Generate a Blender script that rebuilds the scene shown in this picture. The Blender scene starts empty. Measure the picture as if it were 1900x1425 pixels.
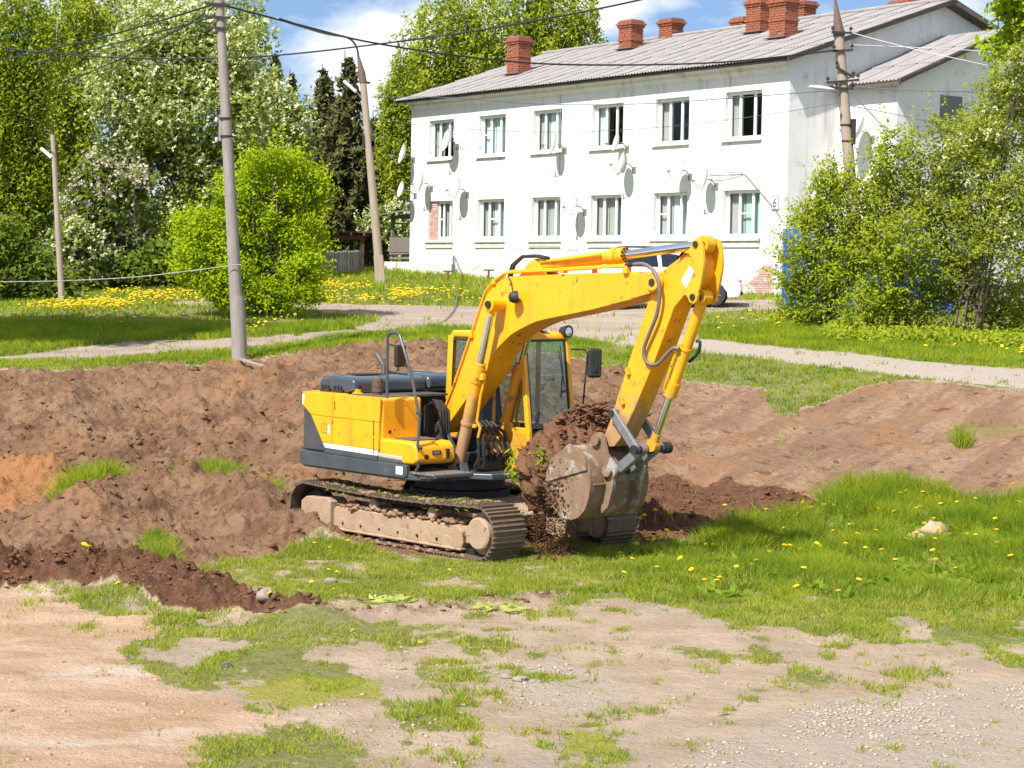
import bpy, bmesh, math, random
import numpy as np
from mathutils import Vector, Matrix
R = math.radians
random.seed(7); rng = np.random.default_rng(7)
scene = bpy.context.scene
col = scene.collection

# ------------------------------------------------------------------ camera
FPX, CAM_Z, ROLL, HORIZON = 3700.0, 3.85, 0.018, 514.0      # focal length in pixels of the 1900 px wide photograph
PITCH = math.atan((712.5 - HORIZON) / FPX)
_F = np.array([0, math.cos(PITCH), -math.sin(PITCH)]); _U0 = np.array([0, math.sin(PITCH), math.cos(PITCH)]); _R0 = np.array([1.0, 0, 0])
_R = math.cos(ROLL) * _R0 + math.sin(ROLL) * _U0; _U = -math.sin(ROLL) * _R0 + math.cos(ROLL) * _U0
_C = np.array([0, 0, CAM_Z])
cam = bpy.data.cameras.new('camera'); cam_ob = bpy.data.objects.new('camera', cam); col.objects.link(cam_ob)
cam.sensor_width = 36.0; cam.lens = FPX / 1900 * 36.0; cam.clip_start = 0.5; cam.clip_end = 5000
M = Matrix.Identity(4)
for i in range(3):
    M[i][0], M[i][1], M[i][2], M[i][3] = _R[i], _U[i], -_F[i], _C[i]
cam_ob.matrix_world = M
scene.camera = cam_ob

def at(px, py, Y):
    'point of the world at distance Y that the photograph shows at pixel px, py'
    d = _F + (px - 950) / FPX * _R + (712.5 - py) / FPX * _U
    return Vector(_C + d * (Y / d[1]))
def project(P):
    v = np.asarray(P, float) - _C; z = v @ _F
    return 950 + FPX * (v @ _R) / z, 712.5 - FPX * (v @ _U) / z

# ------------------------------------------------------------------ sky, sun, exposure
SUN_EL, SUN_AZ = R(50), math.atan2(-.56, -.83)      # azimuth of the direction towards the sun, from +Y clockwise
w = bpy.data.worlds.new('World'); scene.world = w; w.use_nodes = True
nt = w.node_tree; N = nt.nodes; Lk = nt.links; N.clear()
out = N.new('ShaderNodeOutputWorld'); bg = N.new('ShaderNodeBackground'); bg.inputs['Strength'].default_value = 0.11
sky = N.new('ShaderNodeTexSky'); sky.sky_type = 'NISHITA'; sky.sun_disc = False
sky.sun_elevation = SUN_EL; sky.sun_rotation = SUN_AZ; sky.air_density = 1.0; sky.dust_density = 0.3; sky.ozone_density = 3.0
tc = N.new('ShaderNodeTexCoord'); mp = N.new('ShaderNodeMapping'); mp.inputs['Scale'].default_value = (1, 1, 1.0)
mpv = N.new('ShaderNodeVectorMath'); mpv.operation = 'ADD'; mpv.inputs[1].default_value = (0, 0, .13)
Lk.new(tc.outputs['Generated'], mpv.inputs[0]); Lk.new(mpv.outputs[0], sky.inputs['Vector'])
mp2 = N.new('ShaderNodeMapping'); mp2.inputs['Scale'].default_value = (1.0, 1.0, 2.1); mp2.inputs['Location'].default_value = (0.37, 0.0, .04)
Lk.new(tc.outputs['Generated'], mp2.inputs['Vector'])
cn = N.new('ShaderNodeTexNoise'); cn.inputs['Scale'].default_value = 9.0; cn.inputs['Detail'].default_value = 9; cn.inputs['Roughness'].default_value = .52
Lk.new(mp2.outputs['Vector'], cn.inputs['Vector'])
cr = N.new('ShaderNodeValToRGB'); cr.color_ramp.elements[0].position = .47; cr.color_ramp.elements[1].position = .58
Lk.new(cn.outputs['Fac'], cr.inputs['Fac'])
cn2 = N.new('ShaderNodeTexNoise'); cn2.inputs['Scale'].default_value = 14.0; cn2.inputs['Detail'].default_value = 6
Lk.new(mp2.outputs['Vector'], cn2.inputs['Vector'])
cc = N.new('ShaderNodeValToRGB'); cc.color_ramp.elements[0].position = .3; cc.color_ramp.elements[1].position = .65
cc.color_ramp.elements[0].color = (5.4, 5.8, 6.4, 1); cc.color_ramp.elements[1].color = (7.1, 7.15, 7.2, 1)
Lk.new(cn2.outputs['Fac'], cc.inputs['Fac'])
mx = N.new('ShaderNodeMix'); mx.data_type = 'RGBA'
Lk.new(cr.outputs['Color'], mx.inputs['Factor']); Lk.new(sky.outputs['Color'], mx.inputs[6]); Lk.new(cc.outputs['Color'], mx.inputs[7])
Lk.new(mx.outputs[2], bg.inputs['Color']); Lk.new(bg.outputs['Background'], out.inputs['Surface'])

sun = bpy.data.lights.new('sun', 'SUN'); sun.energy = 5.0; sun.angle = R(.55); sun.color = (1.0, .955, .89)
sun_ob = bpy.data.objects.new('sun', sun); col.objects.link(sun_ob)
_s = Vector((math.sin(SUN_AZ) * math.cos(SUN_EL), math.cos(SUN_AZ) * math.cos(SUN_EL), math.sin(SUN_EL)))
sun_ob.rotation_euler = (-_s).to_track_quat('-Z', 'Y').to_euler(); sun_ob.location = (0, 0, 60)
vs = scene.view_settings; vs.view_transform = 'Standard'; vs.look = 'None'; vs.gamma = 1; vs.exposure = 0.6; vs.use_curve_mapping = False
scene.render.resolution_x, scene.render.resolution_y = 1024, 768
scene.cycles.max_bounces = 6; scene.cycles.transparent_max_bounces = 12; scene.cycles.caustics_reflective = False; scene.cycles.caustics_refractive = False

# ------------------------------------------------------------------ materials
def mat(name, c, rough=.7, metal=0.0, c2=None, scale=6.0, amount=.5, bump=0.0, bscale=40.0, detail=6, spec=.5, coords='Object', stretch=None,
        c3=None, scale3=2.0, lo3=.55, hi3=.7, translucent=0.0, attr=None, coat=0.0, mud=None, streak=None):
    m = bpy.data.materials.new(name); m.use_nodes = True
    nt = m.node_tree; n = nt.nodes; l = nt.links; n.clear()
    o = n.new('ShaderNodeOutputMaterial'); b = n.new('ShaderNodeBsdfPrincipled')
    b.inputs['Roughness'].default_value = rough; b.inputs['Metallic'].default_value = metal; b.inputs['Specular IOR Level'].default_value = spec
    b.inputs['Coat Weight'].default_value = coat; b.inputs['Coat Roughness'].default_value = .15
    t = n.new('ShaderNodeTexCoord'); vec = t.outputs[coords]
    if stretch:
        mp = n.new('ShaderNodeMapping'); mp.inputs['Scale'].default_value = stretch; l.new(vec, mp.inputs['Vector']); vec = mp.outputs['Vector']
    def rgb(x):
        q = n.new('ShaderNodeRGB'); q.outputs[0].default_value = (*x, 1); return q.outputs[0]
    def noise(s, d=detail, r=.6):
        q = n.new('ShaderNodeTexNoise'); q.inputs['Scale'].default_value = s; q.inputs['Detail'].default_value = d; q.inputs['Roughness'].default_value = r; l.new(vec, q.inputs['Vector']); return q.outputs['Fac']
    def ramp(f, a, z):
        q = n.new('ShaderNodeMapRange'); q.interpolation_type = 'SMOOTHSTEP'; q.inputs['From Min'].default_value = a; q.inputs['From Max'].default_value = z; l.new(f, q.inputs['Value']); return q.outputs['Result']
    def mix(f, a, z):
        q = n.new('ShaderNodeMix'); q.data_type = 'RGBA'; l.new(a, q.inputs[6]); l.new(z, q.inputs[7])
        if hasattr(f, 'default_value') or not isinstance(f, float): l.new(f, q.inputs['Factor'])
        else: q.inputs['Factor'].default_value = f
        return q.outputs[2]
    colr = rgb(c)
    if attr:
        at_ = n.new('ShaderNodeAttribute'); at_.attribute_name = attr
        colr = mix(at_.outputs['Fac'], rgb(c), rgb(c2)) if c2 else colr
    elif c2:
        colr = mix(ramp(noise(scale), .5 - amount * .5, .5 + amount * .5), rgb(c), rgb(c2))
    if c3:
        colr = mix(ramp(noise(scale3, 10, .68), lo3, hi3), colr, rgb(c3))
    if streak:      # runs of grime or rust down the surface
        mp3 = n.new('ShaderNodeMapping'); mp3.inputs['Scale'].default_value = (1, 1, .12); l.new(t.outputs[coords], mp3.inputs['Vector'])
        q = n.new('ShaderNodeTexNoise'); q.inputs['Scale'].default_value = streak[1]; q.inputs['Detail'].default_value = 8; q.inputs['Roughness'].default_value = .65; l.new(mp3.outputs['Vector'], q.inputs['Vector'])
        f_ = ramp(q.outputs['Fac'], .52, .74); k_ = n.new('ShaderNodeMath'); k_.operation = 'MULTIPLY'; k_.inputs[1].default_value = streak[2]; l.new(f_, k_.inputs[0]); colr = mix(k_.outputs[0], colr, rgb(streak[0]))
    if mud:         # dried earth spattered up to a height
        sp_ = n.new('ShaderNodeSeparateXYZ'); l.new(t.outputs['Object'], sp_.inputs[0]); nz_ = noise(5, 9, .7)
        h_ = n.new('ShaderNodeMapRange'); h_.inputs['From Min'].default_value = mud[0]; h_.inputs['From Max'].default_value = mud[1]; h_.inputs['To Min'].default_value = 1; h_.inputs['To Max'].default_value = 0; l.new(sp_.outputs['Z'], h_.inputs['Value'])
        s_ = n.new('ShaderNodeMath'); s_.operation = 'MULTIPLY_ADD'; s_.inputs[1].default_value = 1.1; l.new(nz_, s_.inputs[0]); l.new(h_.outputs[0], s_.inputs[2])
        colr = mix(ramp(s_.outputs[0], .95, 1.35), colr, rgb(mud[2]))
    l.new(colr, b.inputs['Base Color'])
    if bump:
        q = n.new('ShaderNodeBump'); q.inputs['Strength'].default_value = min(1, bump); q.inputs['Distance'].default_value = .02
        l.new(noise(bscale, 8), q.inputs['Height']); l.new(q.outputs['Normal'], b.inputs['Normal'])
    if translucent:
        tr = n.new('ShaderNodeBsdfTranslucent'); l.new(colr, tr.inputs['Color'])
        ms = n.new('ShaderNodeMixShader'); ms.inputs[0].default_value = translucent; l.new(b.outputs[0], ms.inputs[1]); l.new(tr.outputs[0], ms.inputs[2]); l.new(ms.outputs[0], o.inputs['Surface'])
    else:
        l.new(b.outputs[0], o.inputs['Surface'])
    return m
def glass_mat(name, tint, refl=.10, rough=.02):
    m = bpy.data.materials.new(name); m.use_nodes = True
    nt = m.node_tree; n = nt.nodes; l = nt.links; n.clear()
    o = n.new('ShaderNodeOutputMaterial'); t = n.new('ShaderNodeBsdfTransparent'); t.inputs['Color'].default_value = (*tint, 1)
    g = n.new('ShaderNodeBsdfGlossy'); g.inputs['Roughness'].default_value = rough
    fr = n.new('ShaderNodeLayerWeight'); pw = n.new('ShaderNodeMath'); pw.operation = 'POWER'; pw.inputs[1].default_value = 4.0; l.new(fr.outputs['Facing'], pw.inputs[0])      # facing is the same from both sides of a pane
    ad = n.new('ShaderNodeMath'); ad.operation = 'MULTIPLY_ADD'; ad.inputs[1].default_value = .8; ad.inputs[2].default_value = refl; l.new(pw.outputs[0], ad.inputs[0])
    ms = n.new('ShaderNodeMixShader'); l.new(ad.outputs[0], ms.inputs[0]); l.new(t.outputs[0], ms.inputs[1]); l.new(g.outputs[0], ms.inputs[2]); l.new(ms.outputs[0], o.inputs['Surface'])
    return m

# ------------------------------------------------------------------ object helpers
def tag(o, label=None, cat=None, group=None, kind=None):
    if label: o['label'] = label
    if cat: o['category'] = cat
    if group: o['group'] = group
    if kind: o['kind'] = kind
    return o
def empty(name, loc=(0, 0, 0), rz=0, label=None, cat=None, group=None):
    o = bpy.data.objects.new(name, None); o.empty_display_size = .2; col.objects.link(o); o.location = loc; o.rotation_euler = (0, 0, rz)
    return tag(o, label, cat, group)
def np_mesh(name, V, Fc, mat=None, parent=None, smooth=False, attrs=None):
    'V (n,3); Fc (m,k) faces of one size'
    V = np.ascontiguousarray(V, np.float32); Fc = np.ascontiguousarray(Fc, np.int32); m, k = Fc.shape
    me = bpy.data.meshes.new(name); me.vertices.add(len(V)); me.vertices.foreach_set('co', V.ravel())
    me.loops.add(m * k); me.loops.foreach_set('vertex_index', Fc.ravel())
    me.polygons.add(m); me.polygons.foreach_set('loop_start', np.arange(0, m * k, k, dtype=np.int32)); me.polygons.foreach_set('loop_total', np.full(m, k, np.int32))
    me.update(calc_edges=True)
    if smooth: me.polygons.foreach_set('use_smooth', np.ones(m, bool))
    for nme, a in (attrs or {}).items():
        a = np.ascontiguousarray(a, np.float32)
        if a.ndim == 1:
            q = me.attributes.new(nme, 'FLOAT', 'POINT'); q.data.foreach_set('value', a)
        else:
            q = me.attributes.new(nme, 'FLOAT_COLOR', 'POINT'); q.data.foreach_set('color', a.ravel())
    if mat: me.materials.append(mat)
    o = bpy.data.objects.new(name, me); col.objects.link(o)
    if parent: o.parent = parent
    return o
def link_mesh(name, me, parent=None, loc=(0, 0, 0), rot=(0, 0, 0), scale=(1, 1, 1)):
    o = bpy.data.objects.new(name, me); col.objects.link(o); o.location = loc; o.rotation_euler = rot; o.scale = scale
    if parent: o.parent = parent
    return o
def copy_tree(o, parent=None):
    c = o.copy(); col.objects.link(c); c.parent = parent
    for ch in list(o.children): copy_tree(ch, c)
    return c
class MB:
    def __init__(s): s.v = []; s.f = []
    def add(s, v, f):
        k = len(s.v); s.v += [tuple(map(float, p)) for p in v]; s.f += [tuple(i + k for i in q) for q in f]; return s
    def box(s, c, d, rot=None):
        x, y, z = d[0] / 2, d[1] / 2, d[2] / 2
        p = [Vector((a, b, e)) for a in (-x, x) for b in (-y, y) for e in (-z, z)]
        if rot is not None:
            m = rot if isinstance(rot, Matrix) else Matrix.Rotation(rot, 3, 'Z'); p = [m @ q for q in p]
        c = Vector(c)
        return s.add([q + c for q in p], [(0, 1, 3, 2), (4, 6, 7, 5), (0, 4, 5, 1), (2, 3, 7, 6), (0, 2, 6, 4), (1, 5, 7, 3)])
    def b2(s, x0, x1, y0, y1, z0, z1): return s.box(((x0 + x1) / 2, (y0 + y1) / 2, (z0 + z1) / 2), (x1 - x0, y1 - y0, z1 - z0))
    def prism(s, poly, y0, y1):
        'polygon in the xz plane, extruded along y'
        n = len(poly); A = sum(poly[i][0] * poly[(i + 1) % n][1] - poly[(i + 1) % n][0] * poly[i][1] for i in range(n))
        if A < 0: poly = poly[::-1]
        v = [(x, y0, z) for x, z in poly] + [(x, y1, z) for x, z in poly]
        return s.add(v, [tuple(range(n)), tuple(range(2 * n - 1, n - 1, -1))] + [(i, n + i, n + (i + 1) % n, (i + 1) % n) for i in range(n)])
    def prismx(s, poly, x0, x1):
        'polygon in the yz plane, extruded along x'
        n = len(poly); v = [(x0, y, z) for y, z in poly] + [(x1, y, z) for y, z in poly]
        return s.add(v, [tuple(range(n)), tuple(range(2 * n - 1, n - 1, -1))] + [(i, n + i, n + (i + 1) % n, (i + 1) % n) for i in range(n)])
    def cyl(s, a, b, r0, r1=None, n=12, caps=True):
        a, b = Vector(a), Vector(b); r1 = r0 if r1 is None else r1; d = (b - a).normalized()
        e = d.orthogonal().normalized(); g = d.cross(e)
        v = [a + (e * math.cos(t) + g * math.sin(t)) * r0 for t in np.arange(n) * 2 * math.pi / n] + [b + (e * math.cos(t) + g * math.sin(t)) * r1 for t in np.arange(n) * 2 * math.pi / n]
        f = [(i, (i + 1) % n, n + (i + 1) % n, n + i) for i in range(n)]
        if caps: f += [tuple(range(n - 1, -1, -1)), tuple(range(n, 2 * n))]
        return s.add(v, f)
    def bar(s, a, b, w, h, up=(0, 0, 1)):
        a, b = Vector(a), Vector(b); d = b - a; L = d.length; d.normalize(); x = d.cross(Vector(up))
        if x.length < 1e-4: x = d.orthogonal()
        x.normalize(); z = x.cross(d); m = Matrix((x, d, z)).transposed()
        return s.box((a + b) / 2, (w, L, h), m)
    def tube(s, pts, r, n=8, r_end=None):
        P = [Vector(p) for p in pts]; k = len(s.v); prev = None; rings = len(P)
        for i, p in enumerate(P):
            d = (P[min(i + 1, rings - 1)] - P[max(i - 1, 0)]).normalized()
            if prev is None: e = d.orthogonal().normalized()
            else:
                e = prev - d * prev.dot(d); e = e.normalized() if e.length > 1e-5 else d.orthogonal().normalized()
            prev = e; g = d.cross(e); rr = r if r_end is None else r + (r_end - r) * i / (rings - 1)
            s.v += [tuple(p + (e * math.cos(t) + g * math.sin(t)) * rr) for t in np.arange(n) * 2 * math.pi / n]
        for i in range(rings - 1):
            for j in range(n): s.f.append((k + i * n + j, k + i * n + (j + 1) % n, k + (i + 1) * n + (j + 1) % n, k + (i + 1) * n + j))
        s.f.append(tuple(k + j for j in range(n - 1, -1, -1))); s.f.append(tuple(k + (rings - 1) * n + j for j in range(n)))
        return s
    def lathe(s, prof, c=(0, 0, 0), axis='Z', n=20):
        'prof: (radius, height) list, turned about an axis through c'
        k = len(s.v); c = Vector(c)
        for r, h in prof:
            for t in np.arange(n) * 2 * math.pi / n:
                q = (r * math.cos(t), r * math.sin(t), h)
                if axis == 'Y': q = (q[0], h, q[1])
                elif axis == 'X': q = (h, q[0], q[1])
                s.v.append(tuple(c + Vector(q)))
        for i in range(len(prof) - 1):
            for j in range(n): s.f.append((k + i * n + j, k + i * n + (j + 1) % n, k + (i + 1) * n + (j + 1) % n, k + (i + 1) * n + j))
        s.f.append(tuple(k + j for j in range(n - 1, -1, -1))); s.f.append(tuple(k + (len(prof) - 1) * n + j for j in range(n)))
        return s
    def grid(s, pts):
        'rows of points'
        k = len(s.v); nr, nc = len(pts), len(pts[0])
        for r in pts: s.v += [tuple(p) for p in r]
        for i in range(nr - 1):
            for j in range(nc - 1): s.f.append((k + i * nc + j, k + i * nc + j + 1, k + (i + 1) * nc + j + 1, k + (i + 1) * nc + j))
        return s
    def mesh(s, name, mat=None, smooth=None):
        me = bpy.data.meshes.new(name); me.from_pydata(s.v, [], s.f)
        bm = bmesh.new(); bm.from_mesh(me); bmesh.ops.recalc_face_normals(bm, faces=bm.faces[:]); bm.to_mesh(me); bm.free()
        if smooth is not None:
            me.polygons.foreach_set('use_smooth', np.ones(len(me.polygons), bool)); me.set_sharp_from_angle(angle=R(smooth))
        if mat: me.materials.append(mat)
        return me
    def build(s, name, mat=None, parent=None, smooth=None, bevel=0, seg=2, loc=(0, 0, 0), rot=(0, 0, 0)):
        o = link_mesh(name, s.mesh(name, mat, smooth if smooth is not None else (40 if bevel else None)), parent, loc, rot)
        if bevel:
            b = o.modifiers.new('bevel', 'BEVEL'); b.width = bevel; b.segments = seg; b.limit_method = 'ANGLE'; b.angle_limit = R(35); b.harden_normals = True
        return o

# ------------------------------------------------------------------ numpy noise
def _hash(ix, iy, seed):
    h = (ix.astype(np.int64) * 374761393 + iy.astype(np.int64) * 668265263 + seed * 982451653) & 0xFFFFFFFF
    h = ((h ^ (h >> 13)) * 1274126177) & 0xFFFFFFFF
    return ((h ^ (h >> 16)) & 0xFFFF) / 65535.0
def vnoise(x, y, seed=0):
    ix, iy = np.floor(x), np.floor(y); fx, fy = x - ix, y - iy
    fx = fx * fx * (3 - 2 * fx); fy = fy * fy * (3 - 2 * fy)
    a, b, c, d = _hash(ix, iy, seed), _hash(ix + 1, iy, seed), _hash(ix, iy + 1, seed), _hash(ix + 1, iy + 1, seed)
    return (a + (b - a) * fx) * (1 - fy) + (c + (d - c) * fx) * fy
def fbm(x, y, seed=0, oct=5, gain=.5):
    s = 0; a = 1; t = 0; f = 1
    for o in range(oct):
        s = s + a * vnoise(x * f + 17.3 * o, y * f - 9.1 * o, seed + o); t += a; a *= gain; f *= 2.03
    return s / t
def sstep(a, b, x):
    t = np.clip((x - a) / (b - a), 0, 1); return t * t * (3 - 2 * t)
# ================================================================== terrain
ctrl = [(-9, 8, 0), (0, 8, 0), (9, 8, 0), (-14, 12, 0), (14, 12, 0), (-6, 18, 0), (0, 18, 0), (6, 18, 0), (-5, 24, 0), (1, 23, 0), (6, 24, .1), (0, 29, 0), (-3, 30, .02), (2, 27, 0), (4, 29, .06), (-2, 32, .05),
        (-80, 130, 4.6), (0, 130, 4.6), (80, 130, 4.6), (-300, 500, 6), (0, 500, 6), (300, 500, 6), (30, 60, 3.2), (-40, 50, 2.4), (40, 45, 2.4), (-30, 38, 1.6), (30, 36, 1.6), (-20, 26, .1), (24, 26, .5), (26, 85, 3.9), (8, 90, 4.0), (-30, 90, 4.0)]
for px, py, Y in [(1900, 925, 31.5), (1600, 912, 32), (1900, 722, 38.5), (1900, 688, 41), (1600, 690, 40.5), (1600, 658, 43.5), (1300, 700, 40.5), (1300, 655, 43), (1300, 630, 46), (1900, 820, 35), (1500, 820, 36), (1250, 850, 34),
                  (1000, 690, 40), (830, 640, 43), (830, 690, 40), (700, 720, 38.5), (700, 800, 36), (0, 690, 40), (0, 800, 36.5), (0, 900, 33), (250, 690, 40), (250, 800, 36.5), (250, 880, 34), (450, 668, 42), (450, 760, 38), (450, 860, 35),
                  (350, 930, 31.6), (100, 950, 30), (100, 1010, 27.5), (200, 650, 45), (0, 665, 43.5), (430, 640, 45.5), (100, 600, 50), (0, 600, 50), (300, 600, 51), (100, 545, 66), (300, 540, 66), (0, 560, 62), (500, 580, 54), (600, 605, 50),
                  (700, 590, 54), (690, 565, 60), (900, 568, 60), (900, 600, 52), (830, 610, 49), (1060, 632, 47), (1060, 600, 52), (1100, 570, 60), (707, 525, 74), (764, 507, 81), (600, 515, 78), (400, 530, 74), (1300, 560, 60), (1400, 552, 63),
                  (1456, 550, 63.8), (1460, 575, 57), (1500, 600, 52), (1750, 630, 48), (1900, 645, 47), (1900, 600, 55), (1700, 570, 62)]:
    ctrl.append(tuple(at(px, py, Y)))
ctrl = np.array(ctrl); SC = 20.0
def _tps(r2): return np.where(r2 > 1e-9, .5 * r2 * np.log(np.maximum(r2, 1e-9)), 0)
_P = ctrl[:, :2] / SC; _n = len(_P)
_K = _tps(((_P[:, None] - _P[None]) ** 2).sum(-1)) + np.eye(_n) * 2e-4
_A = np.zeros((_n + 3, _n + 3)); _A[:_n, :_n] = _K; _A[:_n, _n] = 1; _A[:_n, _n + 1:] = _P; _A[_n, :_n] = 1; _A[_n + 1:, :_n] = _P.T
_W = np.linalg.solve(_A, np.concatenate([ctrl[:, 2], [0, 0, 0]]))
def tps(x, y):
    x = x / SC; y = y / SC; z = _W[_n] + _W[_n + 1] * x + _W[_n + 2] * y
    for i in range(_n): z = z + _W[i] * _tps((x - _P[i, 0]) ** 2 + (y - _P[i, 1]) ** 2)
    return z
U_ = np.concatenate([np.linspace(-.9, -.30, 34)[:-1], np.linspace(-.30, .30, 400), np.linspace(.30, .9, 34)[1:]])
Y_ = np.concatenate([np.arange(5, 12, .3), np.arange(12, 24, .08), np.arange(24, 43, .052), np.arange(43, 62, .16), np.arange(62, 100, .5), np.geomspace(100, 900, 26)])
GX = U_[None, :] * Y_[:, None]; GY = np.repeat(Y_[:, None], len(U_), 1)
GZ = tps(GX, GY)
far = sstep(105, 160, GY); GZ = GZ * (1 - far) + (4.6 + .002 * (GY - 130)) * far
Z0 = GZ.copy()
# region masks: outlines measured in the photograph, carried onto the terrain
_pts = np.stack([GX, GY, Z0], -1)
PX, PY = project(_pts)
wx = (fbm(GX * 1.4, GY * .8, 11, 7, .68) - .5); wy = (fbm(GX * 1.4, GY * .8, 21, 7, .68) - .5)
def region(poly, soft=14.0, warp=40.0, ys=2.6):
    'soft membership of the terrain points in a pixel polygon'
    x = PX + wx * warp * 2; y = (PY + wy * warp * .8) * ys
    p = np.array(poly, float); p[:, 1] *= ys
    d2 = np.full(x.shape, 1e18); ins = np.zeros(x.shape, bool)
    for i in range(len(p)):
        a, b = p[i], p[(i + 1) % len(p)]; e = b - a
        t = np.clip(((x - a[0]) * e[0] + (y - a[1]) * e[1]) / (e @ e), 0, 1)
        d2 = np.minimum(d2, (x - a[0] - t * e[0]) ** 2 + (y - a[1] - t * e[1]) ** 2)
        if a[1] != b[1]:
            c = (a[1] > y) != (b[1] > y); ins ^= c & (x < (b[0] - a[0]) * (y - a[1]) / (b[1] - a[1]) + a[0])
    sd = np.sqrt(d2) * np.where(ins, 1, -1)
    return sstep(-soft, soft, sd)
BIG = 3000
m_path = region([(-BIG, 668), (0, 664), (221, 636), (410, 628), (500, 625), (631, 613), (692, 600), (705, 588), (539, 571), (320, 566), (320, 559), (540, 561), (700, 566), (880, 569), (1100, 568), (1300, 556), (1440, 556), (1445, 574), (1302, 580), (1296, 628), (1900, 688), (BIG, 800), (BIG, 840), (1900, 723), (1663, 696), (1290, 653), (1170, 646), (1060, 632), (829, 610), (640, 624), (474, 646), (379, 653), (221, 664), (0, 672), (-BIG, 680)], 6, 5)
m_walk = region([(1180, 612), (1296, 628), (1900, 688), (BIG, 800), (BIG, 840), (1900, 723), (1663, 696), (1290, 653), (1170, 646), (1100, 630)], 5, 2)
m_pit = region([(-BIG, 700), (0, 691), (120, 690), (221, 682), (379, 676), (460, 672), (520, 660), (640, 642), (829, 630), (960, 640), (1060, 668), (1170, 692), (1300, 710), (1420, 716), (1458, 775), (1537, 745), (1584, 722), (1663, 704), (1900, 726), (BIG, 850), (BIG, 960), (1900, 930), (1837, 950), (1740, 942), (1647, 925), (1578, 920), (1559, 948), (1440, 970), (1340, 985), (1195, 1003), (960, 1015), (900, 1044), (600, 1012), (520, 1030), (380, 1050), (250, 1080), (100, 1095), (-BIG, 1120)], 14, 26)
m_dark = np.maximum.reduce([region([(-300, 1025), (0, 1035), (140, 1022), (230, 1045), (300, 1065), (330, 1080), (230, 1100), (100, 1092), (0, 1102), (-300, 1110)], 8, 14),
    region([(215, 1100), (330, 1072), (420, 1085), (560, 1125), (640, 1148), (500, 1150), (300, 1132)], 6, 12),
    .42 * region([(540, 1130), (700, 1128), (900, 1112), (1060, 1096), (1070, 1110), (900, 1128), (720, 1144), (560, 1148)], 6, 14),
    .8 * region([(1180, 900), (1240, 868), (1330, 885), (1480, 925), (1560, 945), (1400, 985), (1300, 1000), (1180, 1010)], 10, 22),
    .35 * region([(0, 820), (560, 800), (560, 900), (380, 900), (0, 880)], 20, 60)])
m_sand = region([(-BIG, 1110), (0, 1100), (100, 1097), (185, 1132), (275, 1142), (345, 1165), (215, 1188), (225, 1228), (312, 1268), (480, 1318), (580, 1322), (480, 1345), (372, 1372), (385, 1440), (380, 1700), (-BIG, 1700)], 34, 64)
m_orange = region([(-200, 880), (0, 885), (120, 890), (185, 905), (120, 940), (60, 965), (-200, 960)], 14, 40)
m_bare = region([(700, 1215), (800, 1175), (900, 1145), (1050, 1112), (1200, 1104), (1330, 1122), (1400, 1165), (1550, 1170), (1700, 1172), (1800, 1200), (1900, 1215), (BIG, 1300), (BIG, 2200), (380, 2200), (600, 1500), (660, 1400), (560, 1340), (640, 1300), (720, 1260)], 60, 120)
m_gravel = np.maximum(region([(1240, 1440), (1330, 1370), (1480, 1320), (1700, 1280), (1900, 1255), (BIG, 1300), (BIG, 2200), (1150, 2200)], 26, 60), .8 * region([(930, 1270), (1010, 1225), (1120, 1240), (1170, 1290), (1100, 1325), (980, 1310)], 20, 40))
m_moss = np.maximum(region([(440, 1265), (560, 1250), (720, 1262), (700, 1300), (560, 1308), (450, 1295)], 34, 50), region([(1030, 1362), (1120, 1355), (1135, 1395), (1040, 1400)], 30, 40))
m_lawnlow = region([(500, 1034), (600, 1015), (900, 1046), (960, 1020), (1200, 1000), (1450, 958), (1580, 905), (1660, 908), (1837, 935), (1900, 912), (BIG, 960), (BIG, 1310), (1900, 1212), (1700, 1168), (1400, 1160), (1330, 1118), (1200, 1102), (1050, 1108), (700, 1190), (720, 1260), (640, 1300), (560, 1335), (480, 1318), (312, 1266), (225, 1225), (215, 1190), (345, 1165), (275, 1140), (185, 1130), (110, 1098), (300, 1060), (420, 1060)], 10, 24)
m_corner = region([(375, 1378), (480, 1345), (600, 1338), (665, 1400), (600, 1470), (600, 1700), (385, 1700)], 44, 80)
m_mid = np.maximum(region([(420, 1160), (1050, 1120), (720, 1280), (640, 1320)], 30, 60), .4 * region([(250, 1170), (560, 1150), (640, 1320), (480, 1310), (300, 1250)], 40, 60))
near = PY > 1000
inpit = m_pit * (1 - m_lawnlow * .9)
tuft = np.maximum.reduce([region([(85, 955), (130, 925), (190, 905), (240, 915), (185, 945), (120, 968)], 6, 14), region([(195, 905), (330, 890), (320, 910), (230, 925)], 6, 12),
    region([(345, 905), (365, 880), (400, 885), (450, 910), (440, 928), (380, 930)], 6, 12), region([(490, 940), (525, 930), (520, 955), (495, 958)], 4, 6), region([(225, 1025), (300, 1005), (330, 1035), (340, 1060), (290, 1055)], 6, 12),
    region([(1420, 730), (1530, 725), (1470, 775), (1440, 772)], 8, 16), region([(1760, 800), (1895, 780), (1890, 800), (1770, 835)], 8, 22) * .6])
streak = fbm((.84 * GX - .54 * GY) * 3.4, (.54 * GX + .84 * GY) * .45, 41, 6, .62)
grass = np.clip(1 - np.maximum.reduce([m_path, inpit, m_sand, .93 * m_bare, m_dark]), 0, 1)
grass = np.where(near, np.maximum(grass, m_corner), grass)
patch = fbm(GX * 1.3, GY * .8, 51, 5, .6); fine = fbm(GX * 3.1, GY * 2.2, 53, 5, .66)
bare_spots = np.clip((m_mid * .9 + .45 * m_lawnlow) * sstep(.46, .60, patch), 0, .9)
grass = grass * (1 - bare_spots)
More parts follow.
